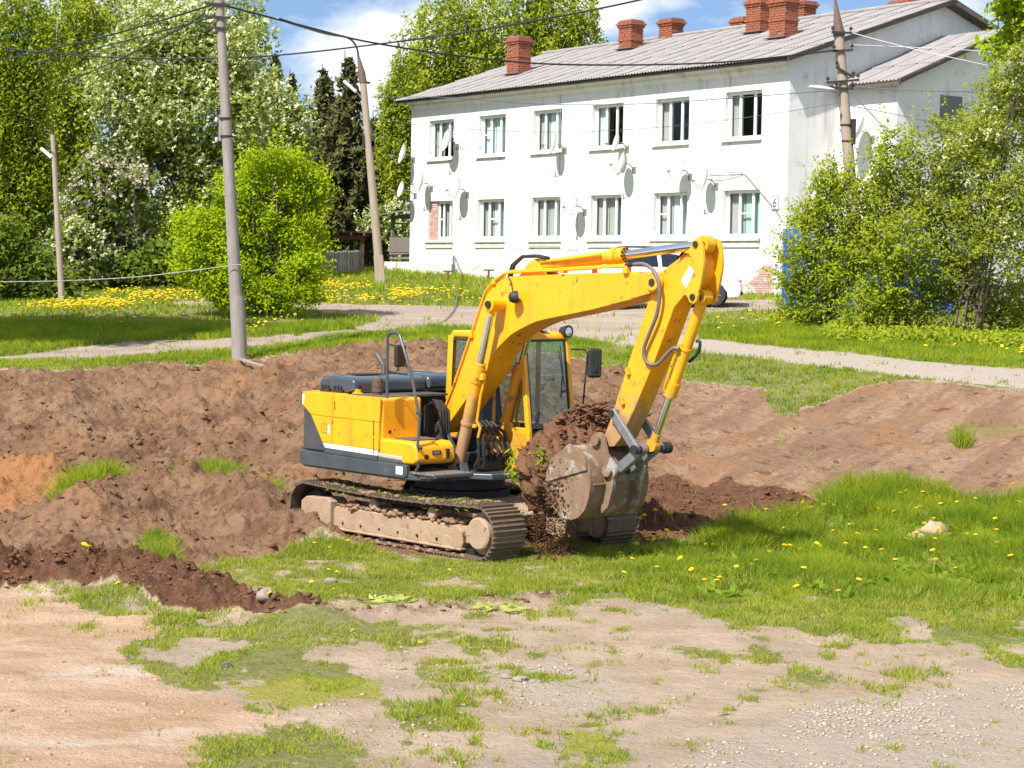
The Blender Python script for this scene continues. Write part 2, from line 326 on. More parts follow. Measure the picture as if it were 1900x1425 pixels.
grass = np.maximum(grass, m_bare * (.42 * sstep(.50, .62, fbm(GX * 1.5, GY * 1.0, 63, 5, .62)) + .55 * sstep(.58, .68, fbm(GX * 2.6, GY * 1.8, 61, 4, .6))) * (1 - .6 * m_gravel))
grass = sstep(.15, .85, grass + (fine - .5) * 1.7)
grass = grass * (1 - .93 * np.clip(np.maximum(inpit, m_dark) * 1.3, 0, 1))
grass = np.maximum(grass, tuft * .9)
# relief
lump = fbm(GX * 3.2, GY * 3.2, 71, 5, .6); clod = fbm(GX * 9, GY * 9, 81, 3, .6); ridge = 1 - np.abs(2 * fbm(GX * .9, GY * .9, 91, 5, .55) - 1)
soil_amt = np.clip(np.maximum(inpit, m_dark), 0, 1) * (1 - m_path)
right = sstep(1150, 1350, PX)
GZ = GZ + soil_amt * ((lump - .5) * (.26 - .20 * right) + (clod - .5) * (.21 - .15 * right) + (np.abs(2 * clod - 1) - .3) * (.10 - .06 * right) + (ridge - .7) * (.26 - .24 * right)) + soil_amt * right * (streak - .5) * .11
def bump_line(pts, h, wd):
    p = [at_flat(*q) for q in pts]; d2 = np.full(GX.shape, 1e9)
    for a, b in zip(p, p[1:]):
        ex, ey = b[0] - a[0], b[1] - a[1]; t = np.clip(((GX - a[0]) * ex + (GY - a[1]) * ey) / (ex * ex + ey * ey), 0, 1)
        d2 = np.minimum(d2, (GX - a[0] - t * ex) ** 2 + (GY - a[1] - t * ey) ** 2)
    return h * np.exp(-d2 / wd ** 2)
def at_flat(px, py, z=0.0):
    d = _F + (px - 950) / FPX * _R + (712.5 - py) / FPX * _U; t = (z - CAM_Z) / d[2]; return (_C + d * t)
GZ = GZ + (bump_line([(-250, 1085), (0, 1080), (150, 1078), (260, 1085), (310, 1095)], .34, .55) + bump_line([(250, 1118), (360, 1118), (480, 1138), (580, 1148)], .15, .42) + bump_line([(130, 1060), (175, 1062)], .22, .35)) * (.55 + .9 * lump)
GZ = GZ + bump_line([(150, 1000), (260, 965), (380, 955), (470, 975), (540, 1000)], .42, .95) * (.6 + .8 * ridge)
rb = random.Random(12)
for _ in range(46):     # heaps and scoops left by the digging
    q = (rb.uniform(-60, 560), rb.uniform(725, 900)); p_ = at(q[0], q[1], 40.5 - (q[1] - 690) * .031); hgt = rb.choice((1, 1, -1)) * rb.uniform(.08, .24); wd_ = rb.uniform(.22, .55)
    GZ = GZ + hgt * np.exp(-((GX - p_.x) ** 2 / (wd_ * rb.uniform(.8, 1.8)) ** 2 + (GY - p_.y) ** 2 / wd_ ** 2)) * (.5 + lump)
GZ = GZ + bump_line([(-100, 925), (60, 930), (160, 915)], .35, .7) * (.5 + lump)
GZ = GZ + bump_line([(1210, 985), (1320, 1000), (1430, 975), (1520, 960)], .16, .5) * (.4 + lump) - bump_line([(1265, 955), (1290, 950)], .28, .35)
GZ = GZ + bump_line([(250, 1152), (330, 1160)], .12, .3) * lump
GZ = GZ + (1 - soil_amt) * (1 - m_path) * ((fbm(GX * .8, GY * .8, 101, 4) - .5) * .10 + (vnoise(GX * 5, GY * 5, 103) - .5) * .012)
GZ = GZ + m_sand * ((fbm(GX * 1.3, GY * 1.3, 111, 4, .55) - .5) * .06 + (fbm(GX * 7, GY * 7, 113, 3, .6) - .5) * .016)
GZ = GZ + m_path * (1 - m_walk) * (fbm(GX * .9, GY * 2, 121, 4) - .5) * .06
# level stand under the excavator's tracks
ex_, ey_ = GX + .53 + .2, GY - 28.97
lx = ex_ * math.cos(R(47)) - ey_ * math.sin(R(47)); ly = ex_ * math.sin(R(47)) + ey_ * math.cos(R(47))
inside = sstep(1.15, .7, np.maximum(np.abs(lx) / 2.75, np.abs(ly) / 1.75))
GZ = GZ * (1 - inside) + (-.01 + .02 * (lump - .5)) * inside
nU, nY = len(U_), len(Y_)
def ground_z(x, y):
    x = np.asarray(x, float); y = np.asarray(y, float); u = x / y
    j = np.clip(np.searchsorted(U_, u) - 1, 0, nU - 2); i = np.clip(np.searchsorted(Y_, y) - 1, 0, nY - 2)
    a = np.clip((u - U_[j]) / (U_[j + 1] - U_[j]), 0, 1); b = np.clip((y - Y_[i]) / (Y_[i + 1] - Y_[i]), 0, 1)
    return (GZ[i, j] * (1 - a) + GZ[i, j + 1] * a) * (1 - b) + (GZ[i + 1, j] * (1 - a) + GZ[i + 1, j + 1] * a) * b
def on_ground(px, Y):
    'point on the terrain at distance Y under pixel column px (row 560)'
    p = at(px, 560, Y); return Vector((p.x, p.y, float(ground_z(p.x, p.y))))
def pixel_ground(px, py, y0=13, y1=110):
    'where the line of sight through a pixel meets the terrain'
    d = _F + (px - 950) / FPX * _R + (712.5 - py) / FPX * _U; Y = np.linspace(y0, y1, 3000); x = d[0] / d[1] * Y; z = CAM_Z + d[2] / d[1] * Y
    hit = np.nonzero(z <= ground_z(x, Y))[0]; i = hit[0] if len(hit) else 0
    return Vector((x[i], Y[i], float(ground_z(x[i], Y[i]))))

def ground_material():
    m = bpy.data.materials.new('earth and turf'); m.use_nodes = True; nt = m.node_tree; n = nt.nodes; l = nt.links; n.clear()
    o = n.new('ShaderNodeOutputMaterial'); b = n.new('ShaderNodeBsdfPrincipled'); b.inputs['Roughness'].default_value = .95; b.inputs['Specular IOR Level'].default_value = .15
    t = n.new('ShaderNodeTexCoord'); vec = t.outputs['Object']
    def noise(s, d=8, r=.6, v=None):
        q = n.new('ShaderNodeTexNoise'); q.inputs['Scale'].default_value = s; q.inputs['Detail'].default_value = d; q.inputs['Roughness'].default_value = r; l.new(v or vec, q.inputs['Vector']); return q.outputs['Fac']
    def rng_(f, a, z):
        q = n.new('ShaderNodeMapRange'); q.interpolation_type = 'SMOOTHSTEP'; q.inputs['From Min'].default_value = a; q.inputs['From Max'].default_value = z; l.new(f, q.inputs['Value']); return q.outputs['Result']
    def rgb(x):
        q = n.new('ShaderNodeRGB'); q.outputs[0].default_value = (*x, 1); return q.outputs[0]
    def mix(f, a, z):
        q = n.new('ShaderNodeMix'); q.data_type = 'RGBA'; l.new(f, q.inputs['Factor']); l.new(a, q.inputs[6]); l.new(z, q.inputs[7]); return q.outputs[2]
    def mul(a, z):
        q = n.new('ShaderNodeMath'); q.operation = 'MULTIPLY'; l.new(a, q.inputs[0])
        if isinstance(z, float): q.inputs[1].default_value = z
        else: l.new(z, q.inputs[1])
        return q.outputs[0]
    ca = n.new('ShaderNodeAttribute'); ca.attribute_name = 'ca'; sa = n.new('ShaderNodeSeparateColor'); l.new(ca.outputs['Color'], sa.inputs[0])
    cb = n.new('ShaderNodeAttribute'); cb.attribute_name = 'cb'; sb = n.new('ShaderNodeSeparateColor'); l.new(cb.outputs['Color'], sb.inputs[0])
    mp = n.new('ShaderNodeMapping'); mp.inputs['Scale'].default_value = (.6, 1.15, 1); mp.inputs['Rotation'].default_value = (0, 0, R(-24)); l.new(vec, mp.inputs['Vector'])
    n1, n2, n3 = noise(1.2), noise(7, 8, .68), noise(28, 6, .7)
    soil = mix(rng_(n1, .35, .65), rgb((.200, .112, .062)), rgb((.275, .170, .104)))
    soil = mix(rng_(n2, .50, .68), soil, rgb((.140, .070, .038))); soil = mix(mul(rng_(noise(.55, 6, .65), .54, .66), .7), soil, rgb((.125, .063, .036)))
    rt_ = n.new('ShaderNodeAttribute'); rt_.attribute_name = 'rt'; st_ = n.new('ShaderNodeAttribute'); st_.attribute_name = 'st'
    bank = mix(rng_(n2, .40, .66), rgb((.375, .245, .160)), rgb((.285, .175, .108))); bank = mix(mul(st_.outputs['Fac'], .75), bank, rgb((.225, .132, .080)))
    soil = mix(mul(rt_.outputs['Fac'], .85), soil, bank)
    soil = mix(mul(rng_(noise(.8, 7, .62), .53, .62), .8), soil, rgb((.300, .165, .085))); soil = mix(mul(rng_(noise(2.1, 9, .7), .56, .64), .75), soil, rgb((.115, .060, .036)))
    soil = mix(mul(rng_(n3, .58, .72), .6), soil, rgb((.40, .26, .17)))
    dirt = mix(rng_(n1, .36, .64), rgb((.50, .38, .275)), rgb((.40, .295, .205)))
    dirt = mix(mul(rng_(n2, .52, .72), .6), dirt, rgb((.27, .205, .15)))
    dirt = mix(mul(rng_(noise(.5, 7, .6), .52, .64), .5), dirt, rgb((.36, .305, .255)))
    sand = mix(rng_(noise(1.6, 8, .6, mp.outputs['Vector']), .38, .62), rgb((.56, .385, .26)), rgb((.455, .295, .185)))
    sand = mix(mul(rng_(noise(5, 9, .65, mp.outputs['Vector']), .56, .70), .7), sand, rgb((.38, .24, .155)))
    sand = mix(mul(rng_(noise(.7, 6, .55, mp.outputs['Vector']), .52, .66), .8), sand, rgb((.64, .52, .41)))
    sand = mix(mul(rng_(noise(.45, 7, .65, mp.outputs['Vector']), .60, .68), .7), sand, rgb((.27, .185, .135)))
    path = mix(rng_(noise(.9, 8, .6, mp.outputs['Vector']), .35, .65), rgb((.44, .355, .275)), rgb((.36, .28, .22)))
    path = mix(mul(rng_(noise(2.2, 8, .6, mp.outputs['Vector']), .60, .70), .55), path, rgb((.19, .155, .13)))
    walk = mix(rng_(n2, .4, .7), rgb((.47, .395, .325)), rgb((.42, .35, .28)))
    grav = mix(rng_(n3, .35, .68), rgb((.39, .315, .245)), rgb((.50, .435, .36)))
    turf = mix(rng_(n2, .35, .65), rgb((.140, .165, .034)), rgb((.260, .235, .095)))
    moss = mix(rng_(n3, .35, .65), rgb((.36, .34, .015)), rgb((.20, .23, .02)))
    def brk(mk, f, k=.9, w_=.16):
        'breaks the edge of a mask up with noise'
        a_ = n.new('ShaderNodeMath'); a_.operation = 'MULTIPLY_ADD'; l.new(f, a_.inputs[0]); a_.inputs[1].default_value = k; a_.inputs[2].default_value = -.5 * k
        z_ = n.new('ShaderNodeMath'); z_.operation = 'ADD'; l.new(mk, z_.inputs[0]); l.new(a_.outputs[0], z_.inputs[1]); return rng_(z_.outputs[0], .5 - w_, .5 + w_)
    n4, n5 = noise(3.2, 9, .7), noise(4.7, 9, .72)
    c = dirt
    c = mix(mul(brk(sb.outputs['Blue'], n4, 1.6, .3), .8), c, grav); c = mix(brk(sa.outputs['Green'], n5, 1.3, .22), c, sand)
    c = mix(brk(sa.outputs['Red'], n5, 1.0, .2), c, soil)
    c = mix(brk(sb.outputs['Green'], n4, 1.1, .2), c, mix(rng_(n2, .4, .65), rgb((.125, .058, .032)), rgb((.185, .092, .052))))
    oc = n.new('ShaderNodeAttribute'); oc.attribute_name = 'cc'; so = n.new('ShaderNodeSeparateColor'); l.new(oc.outputs['Color'], so.inputs[0])
    c = mix(mul(brk(so.outputs['Red'], n4, 1.6, .3), .75), c, rgb((.40, .185, .075)))
    c = mix(sa.outputs['Blue'], c, path); c = mix(so.outputs['Blue'], c, walk)
    c = mix(mul(brk(sb.outputs['Red'], n5, 1.2, .25), .92), c, turf)
    c = mix(mul(brk(so.outputs['Green'], n4, 1.9, .25), .8), c, moss)
    l.new(c, b.inputs['Base Color'])
    bp = n.new('ShaderNodeBump'); bp.inputs['Strength'].default_value = .9; bp.inputs['Distance'].default_value = .085
    hh = n.new('ShaderNodeMath'); hh.operation = 'MULTIPLY_ADD'; l.new(noise(26, 8, .7), hh.inputs[0]); hh.inputs[1].default_value = .6; l.new(noise(8, 8, .65), hh.inputs[2])
    l.new(hh.outputs[0], bp.inputs['Height']); l.new(bp.outputs['Normal'], b.inputs['Normal']); l.new(b.outputs[0], o.inputs['Surface'])
    return m
M_GROUND = ground_material()
one = np.ones_like(GX)
CA = np.stack([inpit * (1 - .0 * m_sand), m_sand, m_path, one], -1); CB = np.stack([np.clip(grass, 0, 1) * .9, np.clip(m_dark, 0, 1), m_gravel, one], -1); CC = np.stack([m_orange, m_moss, m_walk, one], -1); ST = right * sstep(.40, .62, streak)
idx = np.arange(nU * nY).reshape(nY, nU)
quads = np.stack([idx[:-1, :-1], idx[:-1, 1:], idx[1:, 1:], idx[1:, :-1]], -1).reshape(-1, 4)
def cellmean(a): return ((a[:-1, :-1] + a[1:, :-1] + a[:-1, 1:] + a[1:, 1:]) / 4).ravel()
cm_path, cm_walk, cm_pit = cellmean(m_path), cellmean(m_walk), cellmean(np.maximum(inpit, m_dark))
kind = np.where(cm_walk > .5, 3, np.where(cm_path > .5, 2, np.where(cm_pit > .5, 1, 0)))
GV = np.stack([GX, GY, GZ], -1).reshape(-1, 3)
for kk, nme in ((0, 'ground'), (1, 'excavated_earth'), (2, 'dirt_track'), (3, 'footpath')):
    q = quads[kind == kk]; used = np.unique(q); remap = np.full(nU * nY, -1); remap[used] = np.arange(len(used))
    o = np_mesh(nme, GV[used], remap[q], M_GROUND, None, True, dict(ca=CA.reshape(-1, 4)[used], cb=CB.reshape(-1, 4)[used], cc=CC.reshape(-1, 4)[used], st=ST.reshape(-1)[used], rt=right.reshape(-1)[used]))
    tag(o, kind='structure')
# ================================================================== excavator
M_YEL = mat('yellow paint', (.90, .43, .005), .45, 0, (.80, .34, .006), 2.2, .7, bump=.05, bscale=60, c3=(.22, .095, .03), scale3=6, lo3=.60, hi3=.67, coat=.2, streak=((.42, .19, .03), 7.0, .55))
M_YELM = mat('yellow paint with dried mud', (.90, .43, .005), .5, 0, (.76, .33, .01), 2.2, .7, bump=.1, bscale=50, c3=(.28, .13, .04), scale3=7, lo3=.58, hi3=.68, coat=.1, streak=((.36, .18, .05), 7.0, .6), mud=(1.5, 3.1, (.40, .235, .11)))
M_YELW = mat('worn yellow paint', (.72, .33, .015), .55, 0, (.60, .27, .03), 4.0, .6, bump=.10, bscale=50, c3=(.22, .12, .05), scale3=5, lo3=.56, hi3=.66)
M_DGREY = mat('dark grey paint', (.045, .058, .068), .35, 0, (.075, .085, .09), 3, .6, c3=(.20, .16, .12), scale3=6, lo3=.60, hi3=.75, coat=.3)
M_HOOD = mat('slate grey hood paint', (.040, .056, .074), .25, 0, (.055, .072, .09), 2.5, .6, coat=.6, c3=(.17, .16, .14), scale3=4, lo3=.60, hi3=.8)
M_BLACK = mat('black rubber', (.018, .018, .018), .6, 0, (.035, .032, .03), 12, .6)
M_DARK = mat('oily dark steel', (.022, .020, .018), .6, .3, (.05, .042, .035), 9, .6)
M_CHROME = mat('polished chrome rod', (.72, .74, .76), .08, 1.0)
M_STEEL = mat('bare worn steel', (.26, .245, .225), .42, .75, (.16, .135, .11), 7, .7, bump=.1)
M_LINK = mat('scuffed grey link steel', (.27, .28, .29), .5, .35, (.15, .155, .16), 8, .7, c3=(.30, .20, .13), scale3=6, lo3=.56, hi3=.68)
M_MUDST = mat('mud caked steel', (.44, .315, .215), .9, 0, (.33, .22, .14), 5, .7, bump=.5, bscale=30, c3=(.09, .065, .05), scale3=7, lo3=.58, hi3=.68, spec=.2)
M_SHOE = mat('track shoe steel', (.15, .115, .09), .55, .35, (.24, .165, .11), 8, .7, bump=.2, c3=(.32, .28, .25), scale3=11, lo3=.58, hi3=.70)
M_BUCKET = mat('bucket steel with dried earth', (.29, .185, .112), .85, .05, (.185, .112, .068), 3, .8, bump=.5, bscale=25, c3=(.36, .335, .305), scale3=2.6, lo3=.50, hi3=.60, streak=((.10, .062, .04), 6.0, .8))
M_WHITE = mat('white sticker', (.80, .80, .78), .5, 0, (.7, .7, .68), 10, .6)
M_LGREY = mat('silver grey stripe', (.42, .42, .40), .5)
M_GLASS = glass_mat('cab glass', (.62, .76, .74), .08)
M_LAMP = mat('lamp lens', (.75, .76, .74), .1, .6, (.5, .5, .5), 30, .5)
M_SEAT = mat('dark blue seat cloth', (.018, .028, .06), .9)
M_SOIL = mat('loose brown soil', (.125, .060, .033), .98, 0, (.190, .098, .057), 3, .7, bump=.7, bscale=45, c3=(.08, .04, .024), scale3=8, lo3=.55, hi3=.68, spec=.1)

EX = empty('excavator', (-.53, 28.97, 0), -R(47), 'yellow crawler excavator with raised bent boom and full bucket standing in the pit', 'excavator')
EX.location.z = 0.0
# ---- tracks
TX0, TX1, TR = -2.22, 1.60, .345
def loop_point(s):
    'centre line of the chain; s is arc length; returns x, z, angle'
    L = TX1 - TX0; a = math.pi * TR; per = 2 * L + 2 * a; s %= per
    if s < L:   # top run, rear to front
        t = s / L; return TX0 + s, .03 + 2 * TR - .05 * math.sin(math.pi * t) * (1.0 if t < .75 else .7), 0.0
    s -= L
    if s < a: t = s / TR; return TX1 + math.sin(t) * TR, .03 + TR + math.cos(t) * TR, -t
    s -= a
    if s < L: return TX1 - s, .03, math.pi
    s -= L; t = s / TR; return TX0 - math.sin(t) * TR, .03 + TR - math.cos(t) * TR, -(math.pi + t)
PER = 2 * (TX1 - TX0) + 2 * math.pi * TR; NS = 50; PITCH_S = PER / NS
prof = [(-.098, 0), (-.098, .012), (-.088, .014), (-.084, .046), (-.070, .046), (-.064, .015), (-.010, .015), (-.006, .040), (.008, .040), (.012, .015), (.060, .015), (.064, .038), (.078, .038), (.082, .006), (.104, .004), (.104, -.008)]
shoe_me = MB().prism(prof, -.30, .30).mesh('track_shoe', M_SHOE)
link_me = MB().b2(-.09, .09, -.11, -.06, -.085, -.002).b2(-.09, .09, .06, .11, -.085, -.002).cyl((-.05, -.12, -.045), (-.05, .12, -.045), .024, n=8).mesh('chain_link', M_DARK)
roll_me = MB().lathe([(.02, -.21), (.10, -.21), (.115, -.19), (.115, -.13), (.085, -.12), (.085, .12), (.115, .13), (.115, .19), (.10, .21), (.02, .21)], (0, 0, 0), 'Y', 18).mesh('track_roller', M_MUDST, 30)
for side in (-1, 1):
    yc = side * 1.10; o_ = side
    fr = MB()
    # main side beam with sloping top
    yo, yi = yc + side * .20, yc - side * .20
    beam = [(-1.66, .12), (1.20, .12), (1.24, .20), (1.22, .36), (1.10, .43), (-1.60, .43), (-1.66, .36)]
    fr.prism(beam, min(yo, yi), max(yo, yi))
    top = [(-1.55, .43), (1.05, .43), (1.0, .50), (-1.5, .50)]
    y1_, y2_ = sorted((yc + side * .04, yi)); fr.prism(top, y1_, y2_)
    fr.prism([(-1.70, .085), (1.22, .085), (1.22, .125), (-1.70, .125)], *sorted((yo + side * .03, yi)))
    # rear guard block over the final drive
    fr.prism([(-2.36, .16), (-2.30, .10), (-1.70, .06), (-1.63, .12), (-1.63, .50), (-1.70, .55), (-2.22, .53), (-2.34, .46)], *sorted((yo + side * .07, yc - side * .05)))
    # front yoke
    fr.prism([(1.15, .18), (1.45, .20), (1.45, .46), (1.15, .42)], *sorted((yo - side * .06, yi + side * .04)))
    frame = fr.build('track_frame', M_MUDST, EX, bevel=.018)
    ch_root = MB().b2(TX0, TX1, yc - .05, yc + .05, .60, .62).build('track_chain', M_DARK, EX)
    for i in range(NS):
        x, z, a = loop_point((i + .35) * PITCH_S)
        link_mesh('track_shoe', shoe_me, ch_root, (x, yc, z), (0, -a, 0))
        link_mesh('chain_link', link_me, ch_root, (x, yc, z), (0, -a, 0))
    for x in (-1.45, -1.02, -.52, -.05, .45, .92): link_mesh('track_roller', roll_me, frame, (x, yc, .165))
    for x in (-.75, .55): link_mesh('carrier_roller', roll_me, frame, (x, yc + side * .02, .545), scale=(.75, .8, .75))
    MB().lathe([(.02, -.22), (.20, -.22), (.225, -.20), (.225, -.12), (.29, -.10), (.29, .10), (.225, .12), (.225, .22), (.02, .22)], (1.585, yc + side * .03, .36), 'Y', 28).build('front_idler', M_MUDST, frame, smooth=30)
    sp = MB().lathe([(.02, -.10), (.24, -.10), (.26, -.05), (.26, .05), (.24, .10), (.02, .10)], (TX0, yc, TR + .03), 'Y', 24)
    for k in range(21):
        t = k * 2 * math.pi / 21; sp.box((TX0 + .275 * math.cos(t), yc, TR + .03 + .275 * math.sin(t)), (.05, .08, .04), Matrix.Rotation(-t, 3, 'Y'))
    sp.build('drive_sprocket', M_DARK, frame)
    # small bolts on the beam side
    bl = MB()
    for x in np.arange(-1.4, 1.1, .42): bl.cyl((x, yo, .20), (x, yo + side * .02, .20), .02, n=6)
    tag(bl.build('bolts', M_DARK, frame), kind='stuff')
mb = MB(); mb.prism([(-1.35, .30), (.75, .30), (.95, .45), (.55, .66), (-1.15, .66), (-1.55, .45)], -.55, .55)
for s in (-1, 1):
    for x in (-.95, .35): mb.prism([(x - .22, .22), (x + .22, .22), (x + .26, .55), (x - .26, .55)], *sorted((s * .5, s * .92)))
mb.build('undercarriage', M_MUDST, EX, bevel=.03)
MB().lathe([(.1, .62), (.70, .62), (.74, .66), (.74, .76), (.66, .78), (.66, .98), (.1, .98)], (-.30, 0, 0), 'Z', 40).build('slew_ring', M_DARK, EX, smooth=30)

# ---- superstructure
def arc(cx, cy, r, a0, a1, n): return [(cx + r * math.cos(R(a0 + (a1 - a0) * i / n)), cy + r * math.sin(R(a0 + (a1 - a0) * i / n))) for i in range(n + 1)]
def zprism(mb, poly, z0, z1):
    n = len(poly); v = [(x, y, z0) for x, y in poly] + [(x, y, z1) for x, y in poly]
    mb.add(v, [tuple(range(n)), tuple(range(n, 2 * n))] + [(i, (i + 1) % n, n + (i + 1) % n, n + i) for i in range(n)]); return mb
deck = [(-2.40, -1.30)] + [(.05, -1.36), (.42, -1.20), (.50, -.50), (.75, -.32), (.75, .32), (.62, .36), (.62, 1.34), (-2.30, 1.34), (-2.55, .9), (-2.62, 0), (-2.55, -.9)]
zprism(MB(), deck, .96, 1.05).build('deck', M_DGREY, EX, bevel=.02)
# lower skirt on the right hand side
sk = MB().prism([(-2.40, 1.02), (-2.34, .99), (.05, .985), (.10, 1.02), (.10, 1.18), (-2.40, 1.21)], -1.372, -1.30)
sk.build('lower_skirt', M_DGREY, EX, bevel=.015)
# counterweight: dark, rounded tail
cw = [(-1.62, -1.352), (-2.30, -1.352), (-2.42, -1.28), (-2.56, -.9), (-2.66, -.35), (-2.66, .35), (-2.56, .9), (-2.42, 1.28), (-2.30, 1.35), (-1.62, 1.35)]
zprism(MB(), cw, 1.215, 1.885).build('counterweight', M_DGREY, EX, bevel=.04)
cwt = [(x * .998, y) for x, y in cw]
zprism(MB(), cwt, 1.89, 2.09).build('counterweight_cap', M_YEL, EX, bevel=.05, seg=3)
# yellow side doors over the dark wedge
def side_panel(name, poly, y0=-1.375, y1=-1.34, m=M_YEL, bv=.008): return MB().prism(poly, y0, y1).build(name, m, EX, bevel=bv)
side_panel('rear_side_panel', [(-2.335, 2.085), (-1.606, 2.095), (-1.606, 1.748), (-2.12, 1.757), (-2.335, 1.89)])
side_panel('rear_side_panel', [(-2.117, 1.751), (-1.606, 1.742), (-1.600, 1.355), (-1.80, 1.362), (-1.835, 1.36)])
side_panel('service_door', [(-1.598, 2.095), (-.50, 2.09), (-.52, 1.742), (-1.598, 1.748)])
side_panel('service_door', [(-1.598, 1.742), (-.52, 1.736), (-.535, 1.345), (-1.594, 1.352)])
side_panel('white_stripe', [(-1.835, 1.354), (-.555, 1.338), (-.555, 1.258), (-1.77, 1.283)], m=M_WHITE)
side_panel('dark_side_panel', [(-1.765, 1.278), (-.555, 1.252), (-.555, 1.19), (-1.80, 1.205)], m=M_DGREY)
side_panel('door_handle', [(-1.555, 1.985), (-1.540, 1.985), (-1.540, 1.86), (-1.555, 1.86)], y0=-1.382, m=M_BLACK, bv=.002)
side_panel('door_handle', [(-.642, 1.76), (-.628, 1.76), (-.628, 1.54), (-.642, 1.54)], y0=-1.382, m=M_BLACK, bv=.002)
side_panel('hinge', [(-.640, 1.515), (-.628, 1.515), (-.628, 1.28), (-.640, 1.28)], y0=-1.382, m=M_BLACK, bv=.002)
# square emblem outline and white label
em = MB()
for a, b in (((-1.86, 1.635), (-1.72, 1.645)), ((-1.86, 1.505), (-1.72, 1.515)), ((-1.86, 1.515), (-1.85, 1.635)), ((-1.73, 1.515), (-1.72, 1.635)), ((-1.81, 1.55), (-1.765, 1.56)), ((-1.775, 1.56), (-1.765, 1.62)), ((-1.835, 1.60), (-1.80, 1.61))):
    em.b2(a[0], b[0], -1.3775, -1.374, a[1], b[1])
tag(em.build('emblem', mat('faded brown print', (.30, .15, .02), .7), EX), kind='stuff')
side_panel('white_label', [(-1.705, 1.63), (-1.655, 1.63), (-1.655, 1.50), (-1.705, 1.50)], y0=-1.3785, m=M_WHITE, bv=.001)
side_panel('white_label', [(-2.33, 2.05), (-2.27, 2.05), (-2.30, 1.90), (-2.33, 1.90)], y0=-1.3785, m=M_WHITE, bv=.001)
MB().b2(-.13, .02, -1.3745, -1.36, 1.035, 1.15).build('white_label', M_WHITE, EX)
# body under the doors, tank in front
MB().b2(-2.28, -1.50, -1.335, 1.32, 1.06, 2.075).build('engine_bay', M_DARK, EX, bevel=.02)
MB().b2(-1.52, -.505, -1.338, -.58, 1.06, 2.085).build('fuel_tank', M_YEL, EX, bevel=.05, seg=3)
MB().b2(-1.50, -.62, -.575, .33, 1.05, 1.45).build('pump_bay', M_DARK, EX, bevel=.02)
MB().cyl((-.505, -1.19, 1.60), (-.49, -1.19, 1.60), .025, n=12).build('tank_plug', M_BLACK, EX)
# step box with battery/tool locker
sb_ = [(-.545, 1.19), (.0, 1.18), (.22, 1.19), (.30, 1.24), (.27, 1.44), (.18, 1.505), (-.02, 1.51), (-.545, 1.515)]
MB().prism(sb_, -1.35, -.62).build('step_box', M_YEL, EX, bevel=.045, seg=3)
side_panel('grey_stripe', [(-.55, 1.30), (-.02, 1.285), (-.02, 1.235), (-.55, 1.25)], y0=-1.358, y1=-1.34, m=M_LGREY)
side_panel('dark_side_panel', [(-.55, 1.245), (-.02, 1.23), (-.02, 1.185), (-.55, 1.19)], y0=-1.357, y1=-1.34, m=M_DGREY)
MB().b2(-.38, .06, -1.22, -.72, 1.515, 1.528).build('tread_plate', mat('brown non-slip tread', (.20, .155, .12), .8, .2, (.11, .085, .07), 90, .5, bump=.8, bscale=160), EX)
lt = MB().b2(.284, .302, -1.06, -.90, 1.325, 1.385); lt.build('lamp_recess', M_BLACK, EX, bevel=.02)
MB().b2(.288, .306, -1.03, -.93, 1.34, 1.37).build('lamp_lens', M_LAMP, EX)
MB().b2(.28, .31, -.80, -.75, 1.26, 1.40).cyl((.29, -1.17, 1.30), (.31, -1.17, 1.30), .035, n=12).build('latch', M_BLACK, EX)
MB().b2(.05, .62, -1.32, -.60, 1.052, 1.085).build('step_plate', mat('perforated step plate', (.36, .33, .30), .6, .4, (.07, .06, .05), 55, .35, bump=.5, bscale=60), EX, bevel=.01)
MB().prism([(.30, 1.0), (.66, 1.03), (.66, 1.06), (.30, 1.055)], -1.30, -.6).build('step_bracket', M_DGREY, EX)
# hood
hp = [(-2.28, 2.10), (-2.30, 2.24), (-2.22, 2.31), (-1.95, 2.345), (-1.55, 2.335), (-1.45, 2.28), (-1.44, 2.10)]
MB().prism(hp, -1.10, .30).build('engine_hood', M_HOOD, EX, bevel=.05, seg=4)
MB().prism([(x - .02 if i < 3 else x + .03, z + .02) for i, (x, z) in enumerate(hp)], .315, 1.26).build('engine_hood', M_HOOD, EX, bevel=.06, seg=4)
MB().b2(-2.05, -1.70, -.80, -.30, 2.352, 2.362).build('hood_vent', M_BLACK, EX, bevel=.004)
for y in (.05, .55):
    MB().prism([(-2.20, 2.34), (-2.1, 2.385), (-1.62, 2.375), (-1.56, 2.335)], y, y + .10).build('hood_rib', M_HOOD, EX, bevel=.025, seg=3)
MB().b2(-1.445, -1.425, .40, .85, 2.15, 2.26).build('hood_grille', M_DGREY, EX, bevel=.006)
for x in (-2.22, -1.92):
    h = MB()
    for k in range(3): h.b2(x + k * .07, x + k * .07 + .045, -1.125, -1.095, 2.12, 2.19)
    h.b2(x - .02, x + .21, -1.13, -1.10, 2.095, 2.125); h.build('hood_hinge', M_BLACK, EX, bevel=.004)
MB().tube([(-2.05, -.05, 2.30), (-2.05, -.05, 2.46), (-2.07, -.06, 2.50), (-2.16, -.10, 2.64)], .042, 12).build('exhaust_pipe', M_STEEL, EX, smooth=40)
MB().lathe([(.075, 2.085), (.075, 2.13), (.085, 2.14), (.085, 2.20), (.078, 2.205), (.085, 2.215), (.085, 2.27), (.078, 2.275), (.083, 2.285), (.080, 2.33), (.05, 2.355)], (-1.05, -.98, 0), 'Z', 20).build('air_filter', mat('rusty brown cap', (.10, .062, .045), .7, .3, (.16, .10, .07), 20, .6), EX, smooth=30)
